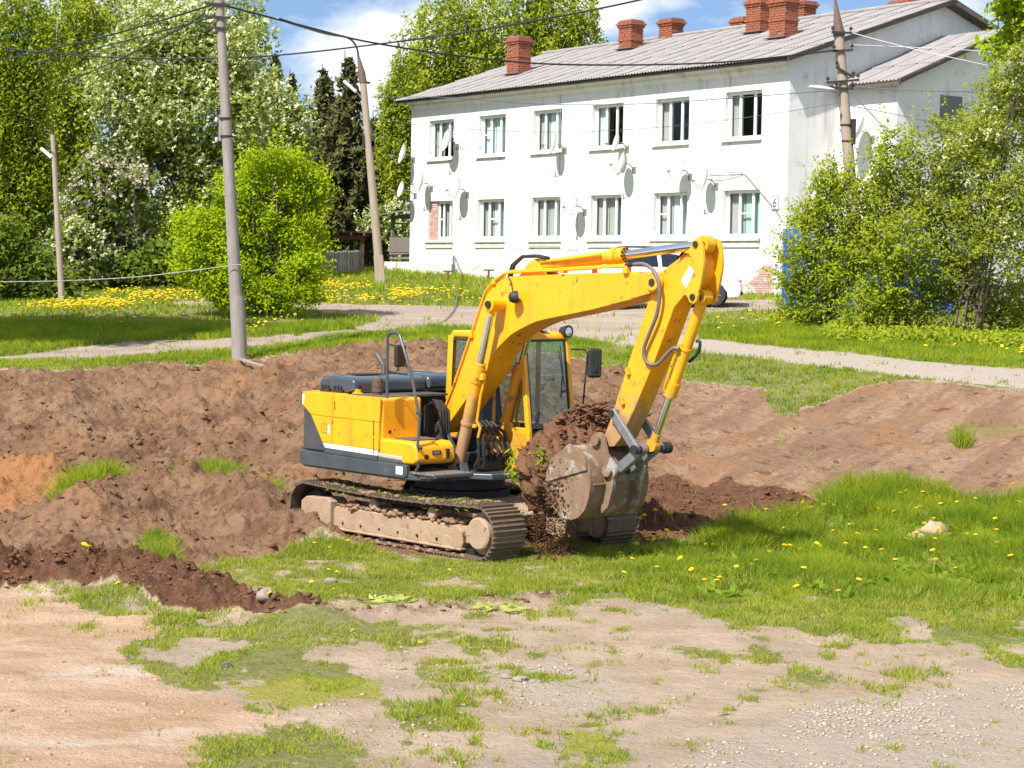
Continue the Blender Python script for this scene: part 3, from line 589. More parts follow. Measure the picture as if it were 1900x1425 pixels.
MB().lathe([(.085, 2.08), (.085, 2.10), (.06, 2.11), (.055, 2.16)], (-1.46, -1.02, 0), 'Z', 16).build('filler_neck', M_YEL, EX, smooth=30)
MB().lathe([(.045, 2.16), (.045, 2.22), (.02, 2.23), (.012, 2.26)], (-1.46, -1.02, 0), 'Z', 14).build('filler_cap', M_DARK, EX, smooth=30)
MB().b2(-1.40, -.66, -1.20, -.66, 2.087, 2.10).build('tread_plate', bpy.data.materials['brown non-slip tread'], EX)
MB().b2(-1.44, -.95, -.56, .30, 2.06, 2.09).build('catwalk', M_STEEL, EX)
# hoses between tank and boom
for k in range(4):
    y = -.50 + k * .05
    MB().tube([(-.55, y, 1.55), (-.52, y, 1.95 + .03 * k), (-.40, y + .03, 2.02), (-.30, y + .08, 1.9), (-.28, y + .1, 1.5)], .024, 8).build('hydraulic_hose', M_BLACK, EX, smooth=40)
# handrail + right mirror
rail = [(-.436, -1.3, 2.09), (-.45, -1.3, 2.94), (-.43, -1.3, 3.0), (-.36, -1.3, 3.03), (-.22, -1.3, 3.03), (-.17, -1.3, 2.99), (.091, -1.3, 2.464), (.262, -1.3, 1.92), (.29, -1.3, 1.86), (.253, -1.3, 1.467), (.276, -1.3, 1.17), (.22, -1.3, 1.10)]
MB().tube(rail, .021, 10).build('handrail', M_DGREY, EX, smooth=40)
MB().box((-.33, -1.16, 2.70), (.07, .24, .32), Matrix.Rotation(R(14), 3, 'Z')).build('mirror', M_BLACK, EX, bevel=.035, seg=3)
MB().tube([(-.44, -1.3, 2.50), (-.36, -1.24, 2.46), (-.32, -1.2, 2.50), (-.32, -1.19, 2.76)], .011, 8).cyl((-.44, -1.3, 2.86), (-.36, -1.2, 2.84), .012).build('mirror_bracket', M_BLACK, EX)
for z in (1.92, 1.45): MB().cyl((.22, -1.3, z), (.34, -1.3, z - .02), .02, n=8).build('rail_clamp', M_BLACK, EX)

# ---- cab
cy0, cy1 = .385, 1.335
roof = MB().prism([(-1.02, 2.99), (-.98, 3.04), (.44, 3.06), (.56, 3.02), (.575, 2.93), (-1.03, 2.93)], cy0, cy1); roof.build('cab_roof', M_YEL, EX, bevel=.04, seg=3)
MB().prism([(-.55, 3.05), (-.5, 3.085), (.30, 3.085), (.36, 3.05)], cy0 + .14, cy1 - .14).build('roof_hatch', M_YEL, EX, bevel=.02)
def pillar(a, b, w_=.075, h_=.085, m=M_YEL, name='cab_pillar'): return MB().bar(a, b, w_, h_).build(name, m, EX, bevel=.02)
for y in (cy0 + .035, cy1 - .035):
    pillar((.53, y, 2.95), (.70, y, 1.62)); pillar((.70, y, 1.66), (.72, y, 1.08)); pillar((-1.0, y, 2.96), (-1.08, y, 1.08), .09, .12)
    MB().bar((-1.05, y, 1.62), (.68, y, 1.62), .06, .10).build('cab_rail', M_YEL, EX, bevel=.015)
pillar((-.05, cy1 - .03, 2.95), (-.05, cy1 - .03, 1.10)); pillar((-.05, cy0 + .03, 2.95), (-.05, cy0 + .03, 1.10), .05, .06)
MB().bar((.535, cy0 + .05, 2.945), (.535, cy1 - .05, 2.945), .06, .06).build('window_surround', M_BLACK, EX)
for y in (cy0 + .085, cy1 - .085): MB().bar((.548, y, 2.92), (.712, y, 1.64), .022, .03).build('window_surround', M_BLACK, EX)
MB().b2(-1.06, .70, cy0 + .008, cy0 + .045, 1.06, 1.60).build('cab_side_panel', M_YELW, EX, bevel=.01)
MB().b2(-1.06, .70, cy1 - .04, cy1, 1.06, 1.60).build('cab_door_panel', M_YEL, EX, bevel=.01)
MB().b2(-1.09, -1.05, cy0 + .05, cy1 - .05, 1.06, 2.0).build('cab_rear_panel', M_YEL, EX, bevel=.01)
MB().b2(.66, .72, cy0 + .04, cy1 - .04, 1.06, 1.22).build('cab_front_panel', M_DGREY, EX, bevel=.02)
MB().b2(-1.02, .68, cy0 + .05, cy1 - .05, 1.06, 1.12).build('cab_floor', M_BLACK, EX)
def pane(name, v): return MB().add(v, [(0, 1, 2, 3)]).build(name, M_GLASS, EX)
pane('windscreen', [(.55, cy0 + .08, 2.93), (.55, cy1 - .08, 2.93), (.715, cy1 - .08, 1.66), (.715, cy0 + .08, 1.66)])
pane('lower_windscreen', [(.716, cy0 + .08, 1.62), (.716, cy1 - .08, 1.62), (.716, cy1 - .08, 1.24), (.716, cy0 + .08, 1.24)])
pane('side_window', [(-.98, cy0 + .03, 2.92), (.52, cy0 + .03, 2.92), (.66, cy0 + .03, 1.68), (-1.02, cy0 + .03, 1.68)])
pane('side_window', [(-.98, cy1 - .03, 2.92), (.52, cy1 - .03, 2.92), (.66, cy1 - .03, 1.68), (-1.02, cy1 - .03, 1.68)])
pane('rear_window', [(-1.03, cy0 + .08, 2.9), (-1.03, cy1 - .08, 2.9), (-1.06, cy1 - .08, 2.02), (-1.06, cy0 + .08, 2.02)])
for y in (cy0 + .012,):     # black rubber seal round the right hand window
    MB().bar((-.96, y, 2.90), (-1.02, y, 1.70), .02, .05).bar((-.96, y, 2.905), (.52, y, 2.905), .02, .04).build('window_seal', M_BLACK, EX)
s_ = MB().b2(-.62, -.12, .62, 1.10, 1.40, 1.54).box((-.66, .86, 1.90), (.14, .46, .80), Matrix.Rotation(R(-10), 3, 'Y')).b2(-.79, -.69, .74, .98, 2.28, 2.50); s_.build('seat', M_SEAT, EX, bevel=.05, seg=3)
MB().b2(-.5, .15, .46, .58, 1.12, 1.66).b2(-.5, .15, 1.14, 1.26, 1.12, 1.66).cyl((.05, .52, 1.66), (.10, .52, 1.86), .02).cyl((.05, 1.2, 1.66), (.10, 1.2, 1.86), .02).build('console', M_BLACK, EX, bevel=.02)
MB().tube([(.54, 1.18, 2.85), (.60, 1.18, 2.5), (.66, 1.10, 2.1)], .010, 6).bar((.555, 1.13, 2.78), (.63, 1.20, 2.25), .012, .02).build('wiper', M_BLACK, EX)
# roof lamps
lamp = MB().lathe([(.03, -.16), (.07, -.14), (.088, -.06), (.098, -.01), (.098, .0)], (.62, 1.27, 3.06), 'X', 22); lamp.build('work_lamp', M_BLACK, EX, smooth=40)
MB().lathe([(.088, 0), (.088, .004), (.03, .014)], (.612, 1.27, 3.06), 'X', 22).build('lamp_lens', M_LAMP, EX, smooth=40)
MB().b2(.44, .54, .80, .92, 3.05, 3.16).build('work_lamp', M_BLACK, EX, bevel=.025); MB().b2(.538, .546, .82, .90, 3.07, 3.14).build('lamp_lens', M_LAMP, EX)
# left mirror
MB().tube([(.62, 1.33, 2.80), (.72, 1.50, 2.80), (.75, 1.54, 2.74), (.72, 1.50, 2.0), (.70, 1.46, 1.55)], .014, 8).build('mirror_bracket', M_BLACK, EX)
MB().box((.78, 1.66, 2.60), (.09, .23, .44), Matrix.Rotation(R(-18), 3, 'Z')).build('mirror', M_BLACK, EX, bevel=.05, seg=3)
MB().tube([(.73, 1.52, 2.45), (.78, 1.60, 2.44), (.84, 1.64, 2.50), (.83, 1.66, 2.60)], .010, 6).build('mirror_arm', M_BLACK, EX)

# ---- boom
boom_poly = [(-.573, 1.61), (-.56, 1.734), (-.209, 2.222), (.144, 2.957), (.317, 3.329), (.40, 3.50), (.462, 3.595), (.54, 3.67), (.638, 3.739), (.74, 3.80), (.843, 3.842), (.931, 3.860), (2.2, 3.91), (3.376, 3.948), (3.46, 3.93), (3.50, 3.87),
             (3.50, 3.64), (3.412, 3.603), (2.574, 3.424), (1.695, 3.275), (1.50, 3.235), (1.355, 3.187), (1.154, 3.11), (.98, 3.03), (.836, 2.93), (.72, 2.84), (.632, 2.74), (.56, 2.64), (.50, 2.52), (.132, 2.14), (-.399, 1.60), (-.45, 1.545)]
boom = MB().prism(boom_poly, -.235, .235).build('boom', M_YEL, EX, bevel=.012)
for s in (-1, 1):   # nose plates and boss
    y0, y1 = sorted((s * .245, s * .175))
    MB().prism([(3.30, 3.94), (3.44, 3.93), (3.62, 3.93), (3.72, 3.92)] + arc(3.724, 3.813, .115, 80, -80, 8) + [(3.62, 3.66), (3.40, 3.605), (3.30, 3.60)], y0, y1).build('boom_nose_plate', M_YEL, boom, bevel=.012)
    MB().lathe([(.02, 0), (.105, 0), (.105, .03), (.095, .035), (.095, .04), (.02, .04)], (3.724, s * .245 - (0 if s > 0 else .04), 3.813), 'Y', 24).build('pin_boss', M_YEL, boom, smooth=30)
    MB().cyl((3.724, s * .26, 3.813), (3.724, s * .30, 3.813), .05, n=16).build('pin', M_DARK, boom)
MB().cyl((3.724, -.26, 3.813), (3.724, .26, 3.813), .06, n=16).build('pivot_pin', M_STEEL, boom)
# boom foot bracket on the deck
for s in (-1, 1): MB().prism([(-.95, 1.05), (.05, 1.05), (.0, 1.25), (-.36, 1.66), (-.45, 1.72), (-.54, 1.70), (-.62, 1.60)], *sorted((s * .25, s * .32))).build('boom_bracket', M_DGREY, EX, bevel=.01)
MB().cyl((-.47, -.36, 1.62), (-.47, .36, 1.62), .06, n=16).build('boom_foot_pin', M_DARK, EX)
# steel pipes along the right edge of the boom
pp = [(-.40, -.255, 1.90), (-.19, -.255, 2.27), (.16, -.255, 3.00), (.34, -.255, 3.39), (.46, -.255, 3.64), (.62, -.255, 3.78), (.84, -.255, 3.895), (.95, -.255, 3.91), (2.0, -.255, 3.955), (3.25, -.255, 4.02)]
MB().tube(pp, .017, 8).build('hydraulic_pipe', M_YEL, boom, smooth=40)
MB().tube([(p[0] + .02, -.20, p[2] + .025) for p in pp], .017, 8).build('hydraulic_pipe', M_YEL, boom, smooth=40)
for p in (pp[2], pp[5], pp[8]): MB().box((p[0] + .02, -.225, p[2] - .005), (.06, .11, .07)).build('pipe_clamp', M_YEL, boom, bevel=.012)
MB().box((3.22, -.235, 3.98), (.10, .10, .13)).build('pipe_clamp', M_YEL, boom, bevel=.02)
MB().cyl((3.22, -.255, 4.03), (3.36, -.255, 4.045), .03, n=10).build('hose_fitting', M_DARK, boom)
# boom lamp
bl_ = MB().lathe([(.02, -.12), (.065, -.10), (.088, -.04), (.09, 0.0)], (0, 0, 0), 'X', 20).build('work_lamp', M_BLACK, boom, smooth=40, loc=(1.20, -.33, 3.57), rot=(0, 0, R(62)))
MB().lathe([(.08, 0), (.08, .004), (.03, .012)], (0, 0, 0), 'X', 20).build('lamp_lens', M_LAMP, boom, loc=(1.20, -.33, 3.57), rot=(0, 0, R(62)))
MB().b2(1.08, 1.14, -.34, -.23, 3.50, 3.56).build('lamp_bracket', M_DARK, boom)
MB().tube([(1.10, -.26, 3.60), (1.02, -.25, 3.66), (.99, -.25, 3.78), (.93, -.26, 3.86)], .009, 6).build('lamp_cable', M_BLACK, boom)
# boom cylinders
for s in (-1, 1):
    y = s * .42
    P0, P1 = Vector((.10, y, 1.02)), Vector((.80, y, 3.46))
    if s > 0: P0, P1 = Vector((-.02, y, 1.02)), Vector((.80, y, 3.46))
    d = (P1 - P0).normalized(); L = (P1 - P0).length
    B = MB().cyl(P0 - d * .02, P0 + d * 1.50, .085, n=20).cyl(P0 + d * 1.38, P0 + d * 1.60, .098, n=20).cyl(P0 + d * 1.60, P0 + d * 1.66, .085, n=20).cyl(P0 + d * .74, P0 + d * .78, .10, n=20)
    B.lathe([(.03, -.09), (.12, -.09), (.12, .09), (.03, .09)], P0, 'Y', 20); bc = B.build('boom_cylinder', M_YELM if s < 0 else M_YELW, EX, smooth=35)
    MB().cyl(P0 + d * 1.6, P1 - d * .10, .052, n=18).build('cylinder_rod', M_CHROME, bc, smooth=60)
    MB().lathe([(.03, -.075), (.10, -.075), (.10, .075), (.03, .075)], P1, 'Y', 20).cyl(P1 - d * .16, P1, .065, n=16).build('rod_eye', M_YEL, bc, smooth=35)
    MB().cyl(P1 - Vector((0, .11 , 0)), P1 + Vector((0, .11, 0)), .05, n=16).build('pin', M_DARK, bc)
    # oil pipe and port block
    off = Vector((.06, 0, -.02)) + Vector((0, -.07 * s * -1, 0))
    q = [P0 + d * 1.46 + Vector((.11, .02, 0)), P0 + d * 1.40 + Vector((.13, .03, 0)), P0 + d * 1.2 + Vector((.12, .03, 0)), P0 + d * .80 + Vector((.13, .05, 0)), P0 + d * .70 + Vector((.20, .08, 0)), P0 + d * .55 + Vector((.20, .08, 0))]
    MB().tube(q, .02, 8).build('oil_pipe', M_YEL if s < 0 else M_YELW, bc, smooth=40)
    MB().box(P0 + d * 1.46 + Vector((.11, 0, 0)), (.08, .08, .10)).box(P0 + d * .72 + Vector((.10, .04, 0)), (.10, .06, .06)).build('port_block', M_YEL if s < 0 else M_YELW, bc, bevel=.02)
    for k in range(2):
        a = P0 + d * .55 + Vector((.20 + .05 * k, .08 + .05 * k, 0)); MB().tube([a, a + Vector((.02, 0, -.2)), a + Vector((-.02, .05, -.42)), a + Vector((-.18, .10, -.52)), a + Vector((-.38, .1, -.45))], .022, 8).build('hydraulic_hose', M_BLACK, bc, smooth=40)
MB().cyl((.80, -.34, 3.46), (.80, .34, 3.46), .09, n=20).build('cylinder_boss', M_YEL, boom, smooth=40)
for s in (-1, 1): MB().prism([(-.20, 1.0), (.32, 1.0), (.24, 1.18), (-.10, 1.18)], *sorted((s * .34, s * .50))).build('cylinder_bracket', M_DGREY, EX, bevel=.02)
# black hoses between the boom cylinders and low valve clutter
for k in range(6):
    y = -.26 + k * .1; MB().tube([(.30, y, 1.10), (.42 + .02 * k, y, 1.30), (.36, y, 1.60), (.12, y * .8, 1.75), (-.1, y * .7, 1.62)], .024, 8).build('hydraulic_hose', M_BLACK, EX, smooth=40)
MB().b2(.0, .40, -.20, .22, 1.05, 1.30).build('valve_block', M_DARK, EX, bevel=.02)
MB().prism([(.25, 1.05), (.70, 1.05), (.62, 1.45), (.40, 1.75), (.30, 1.75)], .30, .36).build('boom_guard', M_YELW, EX, bevel=.01)
# ---- arm cylinder on top of the boom
for s in (-1, 1): MB().prism([(1.02, 3.85), (1.60, 3.86), (1.40, 4.06), (1.32, 4.10), (1.24, 4.06)], *sorted((s * .09, s * .15))).build('cylinder_bracket', M_YEL, boom, bevel=.012)
A0, A1 = Vector((1.32, 0, 4.005)), Vector((4.39, 0, 4.315)); d = (A1 - A0).normalized()
acy = MB().cyl(A0, A0 + d * 1.42, .088, n=22).cyl(A0 + d * 1.42, A0 + d * 1.52, .118, n=22).cyl(A0 + d * 1.53, A0 + d * 1.66, .108, n=22).lathe([(.03, -.08), (.11, -.08), (.11, .08), (.03, .08)], A0, 'Y', 20).build('arm_cylinder', M_YEL, EX, smooth=35)
MB().cyl(A0 + d * 1.6, A1 - d * .05, .062, n=22).build('cylinder_rod', M_CHROME, acy, smooth=60)
MB().lathe([(.03, -.075), (.11, -.075), (.11, .075), (.03, .075)], A1, 'Y', 20).build('rod_eye', M_YEL, acy, smooth=35)
bo = MB()
for k in range(10):
    t = k * 2 * math.pi / 10; e = d.orthogonal().normalized(); g = d.cross(e); c_ = A0 + d * 1.66 + (e * math.cos(t) + g * math.sin(t)) * .09; bo.cyl(c_ - d * .02, c_ + d * .02, .014, n=6)
tag(bo.build('gland_bolts', M_DARK, acy), kind='stuff')
MB().tube([A0 + Vector((.1, -.10, .06)), A0 + Vector((.6, -.12, .1)), A0 + Vector((1.3, -.12, .17))], .018, 8).build('oil_pipe', M_YEL, acy, smooth=40)
for k in range(2):
    y = -.06 - .07 * k; MB().tube([(.72 + .12 * k, y, 3.80), (.80 + .12 * k, y, 4.02), (1.0 + .1 * k, y, 4.14), (1.35, y, 4.15), (1.55, y, 4.12)], .024, 8).build('hydraulic_hose', M_BLACK, boom, smooth=40)

# ---- stick (arm)
st = [(4.30, 4.27), (4.36, 4.37), (4.42, 4.395), (4.47, 4.37), (4.515, 4.28), (4.54, 4.09), (4.525, 3.95), (4.50, 3.83), (4.455, 3.66), (4.43, 3.58), (4.38, 3.545), (4.31, 3.565), (4.285, 3.62), (4.22, 3.655), (4.12, 3.62), (4.02, 3.50), (3.706, 2.819), (3.341, 2.126), (3.10, 1.72), (2.98, 1.60), (2.83, 1.585), (2.745, 1.68), (2.79, 1.80), (2.86, 1.86), (3.556, 3.579), (3.60, 3.72), (3.62, 3.86), (3.80, 3.975), (4.02, 4.10)]
core = [p for p in st]
stick = MB().prism([(3.60, 3.72), (3.556, 3.579), (2.86, 1.86), (2.745, 1.68), (2.83, 1.585), (2.98, 1.60), (3.10, 1.72), (3.341, 2.126), (3.706, 2.819), (4.02, 3.50), (4.24, 3.70), (4.40, 3.90), (4.42, 4.10), (4.34, 4.24), (4.14, 4.165), (4.02, 4.10), (3.80, 3.975), (3.62, 3.86)], -.165, .165).build('stick', M_YELM, EX, bevel=.014)
ear = [(4.10, 4.14), (4.30, 4.27), (4.36, 4.37), (4.42, 4.395), (4.47, 4.37), (4.515, 4.28), (4.54, 4.09), (4.525, 3.95), (4.50, 3.83), (4.455, 3.66), (4.43, 3.58), (4.38, 3.545), (4.31, 3.565), (4.285, 3.62), (4.24, 3.66), (4.17, 3.62), (4.28, 3.80), (4.375, 3.96), (4.36, 4.08), (4.28, 4.19), (4.16, 4.20)]
for s in (-1, 1): MB().prism(ear, *sorted((s * .155, s * .205))).build('stick_side_plate', M_YEL, stick, bevel=.012)
for (x, z) in ((4.40, 4.31), (4.37, 3.635)):
    MB().cyl((x, -.225, z), (x, .225, z), .042, n=16).build('pin', M_DARK, stick)
MB().prism([(4.266, 4.036), (4.348, 3.968), (4.226, 3.746), (4.131, 3.837)], -.169, -.1655).build('white_label', M_WHITE, stick)
for x, z in ((3.17, 2.62), (3.08, 2.22)): MB().box((x + .06, -.19, z), (.05, .05, .10), Matrix.Rotation(R(-25), 3, 'Y')).build('lug', M_YELW, stick, bevel=.008)
# big loop hose on the stick
lh = [(3.36, -.255, 4.045), (3.55, -.27, 4.05), (3.72, -.28, 3.98), (3.83, -.28, 3.83), (3.85, -.27, 3.65), (3.79, -.25, 3.40), (3.66, -.24, 3.15), (3.56, -.23, 2.95), (3.56, -.22, 2.82), (3.63, -.20, 2.74), (3.76, -.18, 2.75), (3.90, -.16, 2.88), (4.00, -.15, 2.96), (4.08, -.12, 2.96)]
def smooth_path(p, k=6):
    P = [Vector(q) for q in p]; out = []
    for i in range(len(P) - 1):
        a, b, c, d_ = P[max(i - 1, 0)], P[i], P[i + 1], P[min(i + 2, len(P) - 1)]
        for j in range(k):
            t = j / k; out.append(.5 * ((2 * b) + (c - a) * t + (2 * a - 5 * b + 4 * c - d_) * t * t + (3 * b - a - 3 * c + d_) * t ** 3))
    return out + [P[-1]]
MB().tube(smooth_path(lh), .026, 10).build('hydraulic_hose', mat('ribbed grey hose', (.12, .10, .09), .6, .2, (.22, .19, .17), 60, .6), stick, smooth=40)
# ---- bucket cylinder
P0, P1 = Vector((4.37, 0, 3.635)), Vector((3.545, 0, 1.655)); d = (P1 - P0).normalized()
bcy = MB().cyl(P0, P0 + d * 1.22, .075, n=20).cyl(P0 + d * 1.22, P0 + d * 1.42, .09, n=20).cyl(P0 + d * .72, P0 + d * .75, .09, n=20).lathe([(.03, -.08), (.10, -.08), (.10, .08), (.03, .08)], P0, 'Y', 20).build('bucket_cylinder', M_YELM, EX, smooth=35)
MB().cyl(P0 + d * 1.35, P1, .048, n=18).build('cylinder_rod', M_CHROME, bcy, smooth=60)
MB().lathe([(.03, -.05), (.085, -.05), (.085, .05), (.03, .05)], P1, 'Y', 20).cyl(P1 - d * .17, P1, .058, n=14).build('rod_eye', M_YELW, bcy, smooth=35)
MB().tube([P0 + d * .66 + Vector((-.05, -.08, 0)), P0 + d * .80 + Vector((-.06, -.10, 0)), P0 + d * 1.30 + Vector((-.06, -.10, 0)), P0 + d * 1.36 + Vector((-.03, -.08, 0))], .018, 8).build('oil_pipe', M_YEL, bcy, smooth=40)
MB().tube(smooth_path([P0 + d * .62 + Vector((.09, .05, 0)), P0 + d * .66 + Vector((.16, .06, .02)), P0 + d * .78 + Vector((.16, .08, 0)), P0 + d * .92 + Vector((.05, .10, 0))]), .022, 8).build('hydraulic_hose', M_BLACK, bcy, smooth=40)
MB().box(P0 + d * .70 + Vector((-.04, -.06, 0)), (.09, .08, .10)).build('port_block', M_YELW, bcy, bevel=.02)
# ---- bucket linkage
LT, LP, BP2, BP1 = Vector((3.02, 0, 2.06)), Vector((3.46, 0, 1.60)), Vector((3.03, 0, 1.285)), Vector((2.80, 0, 1.685))
def flat_link(a, b, y0, y1, r=.062):
    d = (b - a); ang = math.atan2(d.z, d.x); n = 8; pts = []
    for i in range(n + 1): t = ang + math.pi / 2 + math.pi * i / n; pts.append((a.x + r * math.cos(t), a.z + r * math.sin(t)))
    for i in range(n + 1): t = ang - math.pi / 2 + math.pi * i / n; pts.append((b.x + r * math.cos(t), b.z + r * math.sin(t)))
    return MB().prism(pts, y0, y1)
for s in (-1, 1): flat_link(LT, LP, *sorted((s * .21, s * .265))).build('guide_link', M_LINK, EX, bevel=.01)
flat_link(LP, BP2, -.17, -.07, .07).build('bucket_link', M_LINK, EX, bevel=.012); flat_link(LP, BP2, .07, .17, .07).build('bucket_link', M_LINK, EX, bevel=.012)
MB().cyl(LP + Vector((0, -.30, 0)), LP + Vector((0, .34, 0)), .062, n=18).cyl(LP + Vector((0, .30, 0)), LP + Vector((0, .40, 0)), .08, n=18).build('link_pin', M_DARK, EX, smooth=40)
MB().cyl(LT + Vector((0, -.285, 0)), LT + Vector((0, .285, 0)), .045, n=18).build('link_pin', M_DARK, EX, smooth=40)

# ---- bucket
bk = [(2.60, 1.615), (2.74, 1.565), (2.86, 1.47), (2.93, 1.33), (2.95, 1.12), (2.925, .93), (2.86, .77), (2.75, .655), (2.62, .605), (2.48, .605), (2.34, .65), (2.21, .77), (2.13, .93)]
inner = [(x + (2.3 - x) * .06, z + (1.15 - z) * .06) for x, z in bk]
BW = .57
bucket = MB().prism(bk + inner[::-1], -BW + .02, BW - .02).build('bucket', M_BUCKET, EX, bevel=.008)
side_poly = bk[:-1] + [(2.14, .93), (2.12, 1.08), (2.15, 1.24), (2.22, 1.38), (2.42, 1.50), (2.55, 1.61)]
for s in (-1, 1):
    MB().prism(side_poly, *sorted((s * (BW - .03), s * BW))).build('bucket_side', M_BUCKET, bucket, bevel=.006)
    MB().prism([(2.55, 1.625), (2.62, 1.62), (2.80, 1.50), (2.88, 1.42), (2.90, 1.30), (2.45, 1.17), (2.25, 1.11), (2.12, 1.07), (2.14, 1.22), (2.21, 1.39), (2.38, 1.51)], *sorted((s * BW, s * (BW + .028)))).build('wear_plate', M_BUCKET, bucket, bevel=.008)
    # ears with two bosses
    y0, y1 = sorted((s * .235, s * .30))
    MB().prism([(2.62, 1.60), (2.70, 1.72)] + arc(2.80, 1.685, .105, 160, 20, 7) + [(2.96, 1.52), (3.08, 1.40)] + arc(3.03, 1.285, .115, 60, -50, 6) + [(3.10, 1.05), (3.02, .80), (2.90, .70), (2.86, .90), (2.90, 1.15), (2.86, 1.45)], y0, y1).build('bucket_ear', M_BUCKET, bucket, bevel=.01)
    for (x, z) in ((2.80, 1.685), (3.03, 1.285)):
        MB().lathe([(.02, 0), (.075, 0), (.075, .03), (.05, .032), (.05, .06), (.02, .06)], (x, s * .30 - (0 if s > 0 else .06), z), 'Y', 18).build('pin_boss', M_BUCKET, bucket, smooth=30)
MB().b2(2.86, 2.985, -.52, -.31, 1.10, 1.115).b2(2.90, 3.0, .31, .52, 1.10, 1.115).build('stiffener', M_BUCKET, bucket)
MB().prism([(2.88, 1.30), (2.99, 1.31), (3.02, 1.13), (2.96, 1.12)], -.30, .30).build('torsion_plate', M_BUCKET, bucket, bevel=.01)
MB().cyl(BP1 + Vector((0, -.24, 0)), BP1 + Vector((0, .24, 0)), .05, n=16).cyl(BP2 + Vector((0, -.24, 0)), BP2 + Vector((0, .24, 0)), .05, n=16).build('bucket_pin', M_DARK, bucket)
for k in range(5):
    y = -.48 + k * .24; MB().prism([(2.22, .80), (2.14, 1.0), (1.92, 1.10), (1.90, 1.08)], y - .045, y + .045).build('bucket_tooth', M_STEEL, bucket, bevel=.01)
MB().cyl((2.35, -.602, .98), (2.35, -.58, .98), .018, n=8).build('side_hole', M_DARK, bucket)
# ================================================================== white two-storey house
M_WALL = mat('whitewashed plaster', (.76, .75, .725), .9, 0, (.69, .685, .66), .8, .5, bump=.12, bscale=9, c3=(.44, .425, .39), scale3=1.3, lo3=.53, hi3=.74, streak=((.42, .40, .36), 2.0, .75), spec=.2)
M_PLINTH = mat('weathered plinth plaster', (.74, .72, .67), .9, 0, (.62, .58, .52), 1.2, .6, bump=.2, bscale=9, c3=(.42, .33, .27), scale3=1.6, lo3=.60, hi3=.72, spec=.2)
M_SLATE = mat('weathered asbestos sheet', (.34, .315, .30), .9, 0, (.25, .23, .22), 2.0, .7, bump=.2, bscale=30, c3=(.20, .185, .18), scale3=1.6, lo3=.55, hi3=.72, spec=.2)
M_PVC = mat('white window frame', (.82, .83, .84), .35)
M_WOODG = mat('grey weathered wood', (.16, .135, .115), .85, 0, (.24, .205, .175), 4, .7, bump=.3, bscale=30, stretch=(6, 6, 1))
M_TRIM = mat('dark roof edge board', (.085, .065, .055), .85, 0, (.15, .12, .10), 5, .6)
M_BRICK = mat('red brick', (.38, .12, .058), .9, 0, (.25, .08, .045), 9, .7, bump=.3, bscale=40, c3=(.55, .33, .22), scale3=6, lo3=.62, hi3=.75)
M_MORTAR = mat('dark sooty mortar', (.15, .11, .09), .95, 0, (.24, .19, .15), 8, .6)
M_PINKB = mat('limewashed brick', (.60, .42, .36), .9, 0, (.50, .28, .22), 5, .7, bump=.3, bscale=40, c3=(.68, .60, .55), scale3=4, lo3=.52, hi3=.66)
M_WGLASS = glass_mat('window glass', (.85, .92, .90), .04)
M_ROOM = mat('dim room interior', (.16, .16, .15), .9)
M_CURT = [mat('white net curtain', (.74, .78, .78), .9, 0, (.62, .66, .66), 1.5, .5, stretch=(9, 9, .2)), mat('grey beige curtain', (.52, .49, .46), .9, 0, (.44, .41, .385), 1.5, .5, stretch=(9, 9, .2)), mat('pale green curtain', (.54, .68, .64), .9, 0, (.46, .58, .55), 1.5, .5, stretch=(9, 9, .2))]
M_SILL = mat('painted sill', (.74, .73, .70), .7, 0, (.55, .50, .44), 4, .6)
M_RUST = mat('rusty metal', (.22, .09, .045), .85, .2, (.13, .06, .035), 12, .7)

HB = 3.25
HOUSE = empty('apartment_house', (8.6545, 63.8, HB), math.atan2(-.81042, .58585), 'long white two-storey plastered house with grey corrugated roof and brick chimneys', 'house')
def hz(z): return z - HB
HL = 22.09
wins = []
UC = [19.88, 16.37, 12.82, 9.26, 5.72, 2.14]
for u in UC: wins.append((-u - .88, -u + .88, 8.46, 10.05))
for i, u in enumerate(UC): wins.append((-u - .88 + (.0 if i else .02), -u + .88, 5.26, 6.83))
# front wall with openings
xs = sorted(set([-HL, 0.0] + [round(w_[0], 3) for w_ in wins] + [round(w_[1], 3) for w_ in wins])); zs = sorted(set([2.6, 5.26, 6.83, 8.46, 10.05, 11.0]))
mb = MB(); th = .22
def solid(i, j):
    if i < 0 or j < 0 or i >= len(xs) - 1 or j >= len(zs) - 1: return True
    cx, cz = (xs[i] + xs[i + 1]) / 2, (zs[j] + zs[j + 1]) / 2
    return not any(a < cx < b and c < cz < d for a, b, c, d in wins)
for i in range(len(xs) - 1):
    for j in range(len(zs) - 1):
        a, b, c, d = xs[i], xs[i + 1], hz(zs[j]), hz(zs[j + 1])
        if solid(i, j): mb.add([(a, 0, c), (b, 0, c), (b, 0, d), (a, 0, d)], [(0, 1, 2, 3)])
        else:
            if solid(i - 1, j): mb.add([(a, 0, c), (a, 0, d), (a, th, d), (a, th, c)], [(0, 1, 2, 3)])
            if solid(i + 1, j): mb.add([(b, 0, c), (b, th, c), (b, th, d), (b, 0, d)], [(0, 1, 2, 3)])
            if solid(i, j - 1): mb.add([(a, 0, c), (a, th, c), (b, th, c), (b, 0, c)], [(0, 1, 2, 3)])
            if solid(i, j + 1): mb.add([(a, 0, d), (b, 0, d), (b, th, d), (a, th, d)], [(0, 1, 2, 3)])
mb.build('front_wall', M_WALL, HOUSE)
RW, RZ = 7.0, 13.42     # ridge
mb = MB(); g = [(0, hz(2.6)), (14, hz(2.6)), (14, hz(11.0)), (RW, hz(RZ - .06)), (0, hz(11.0))]
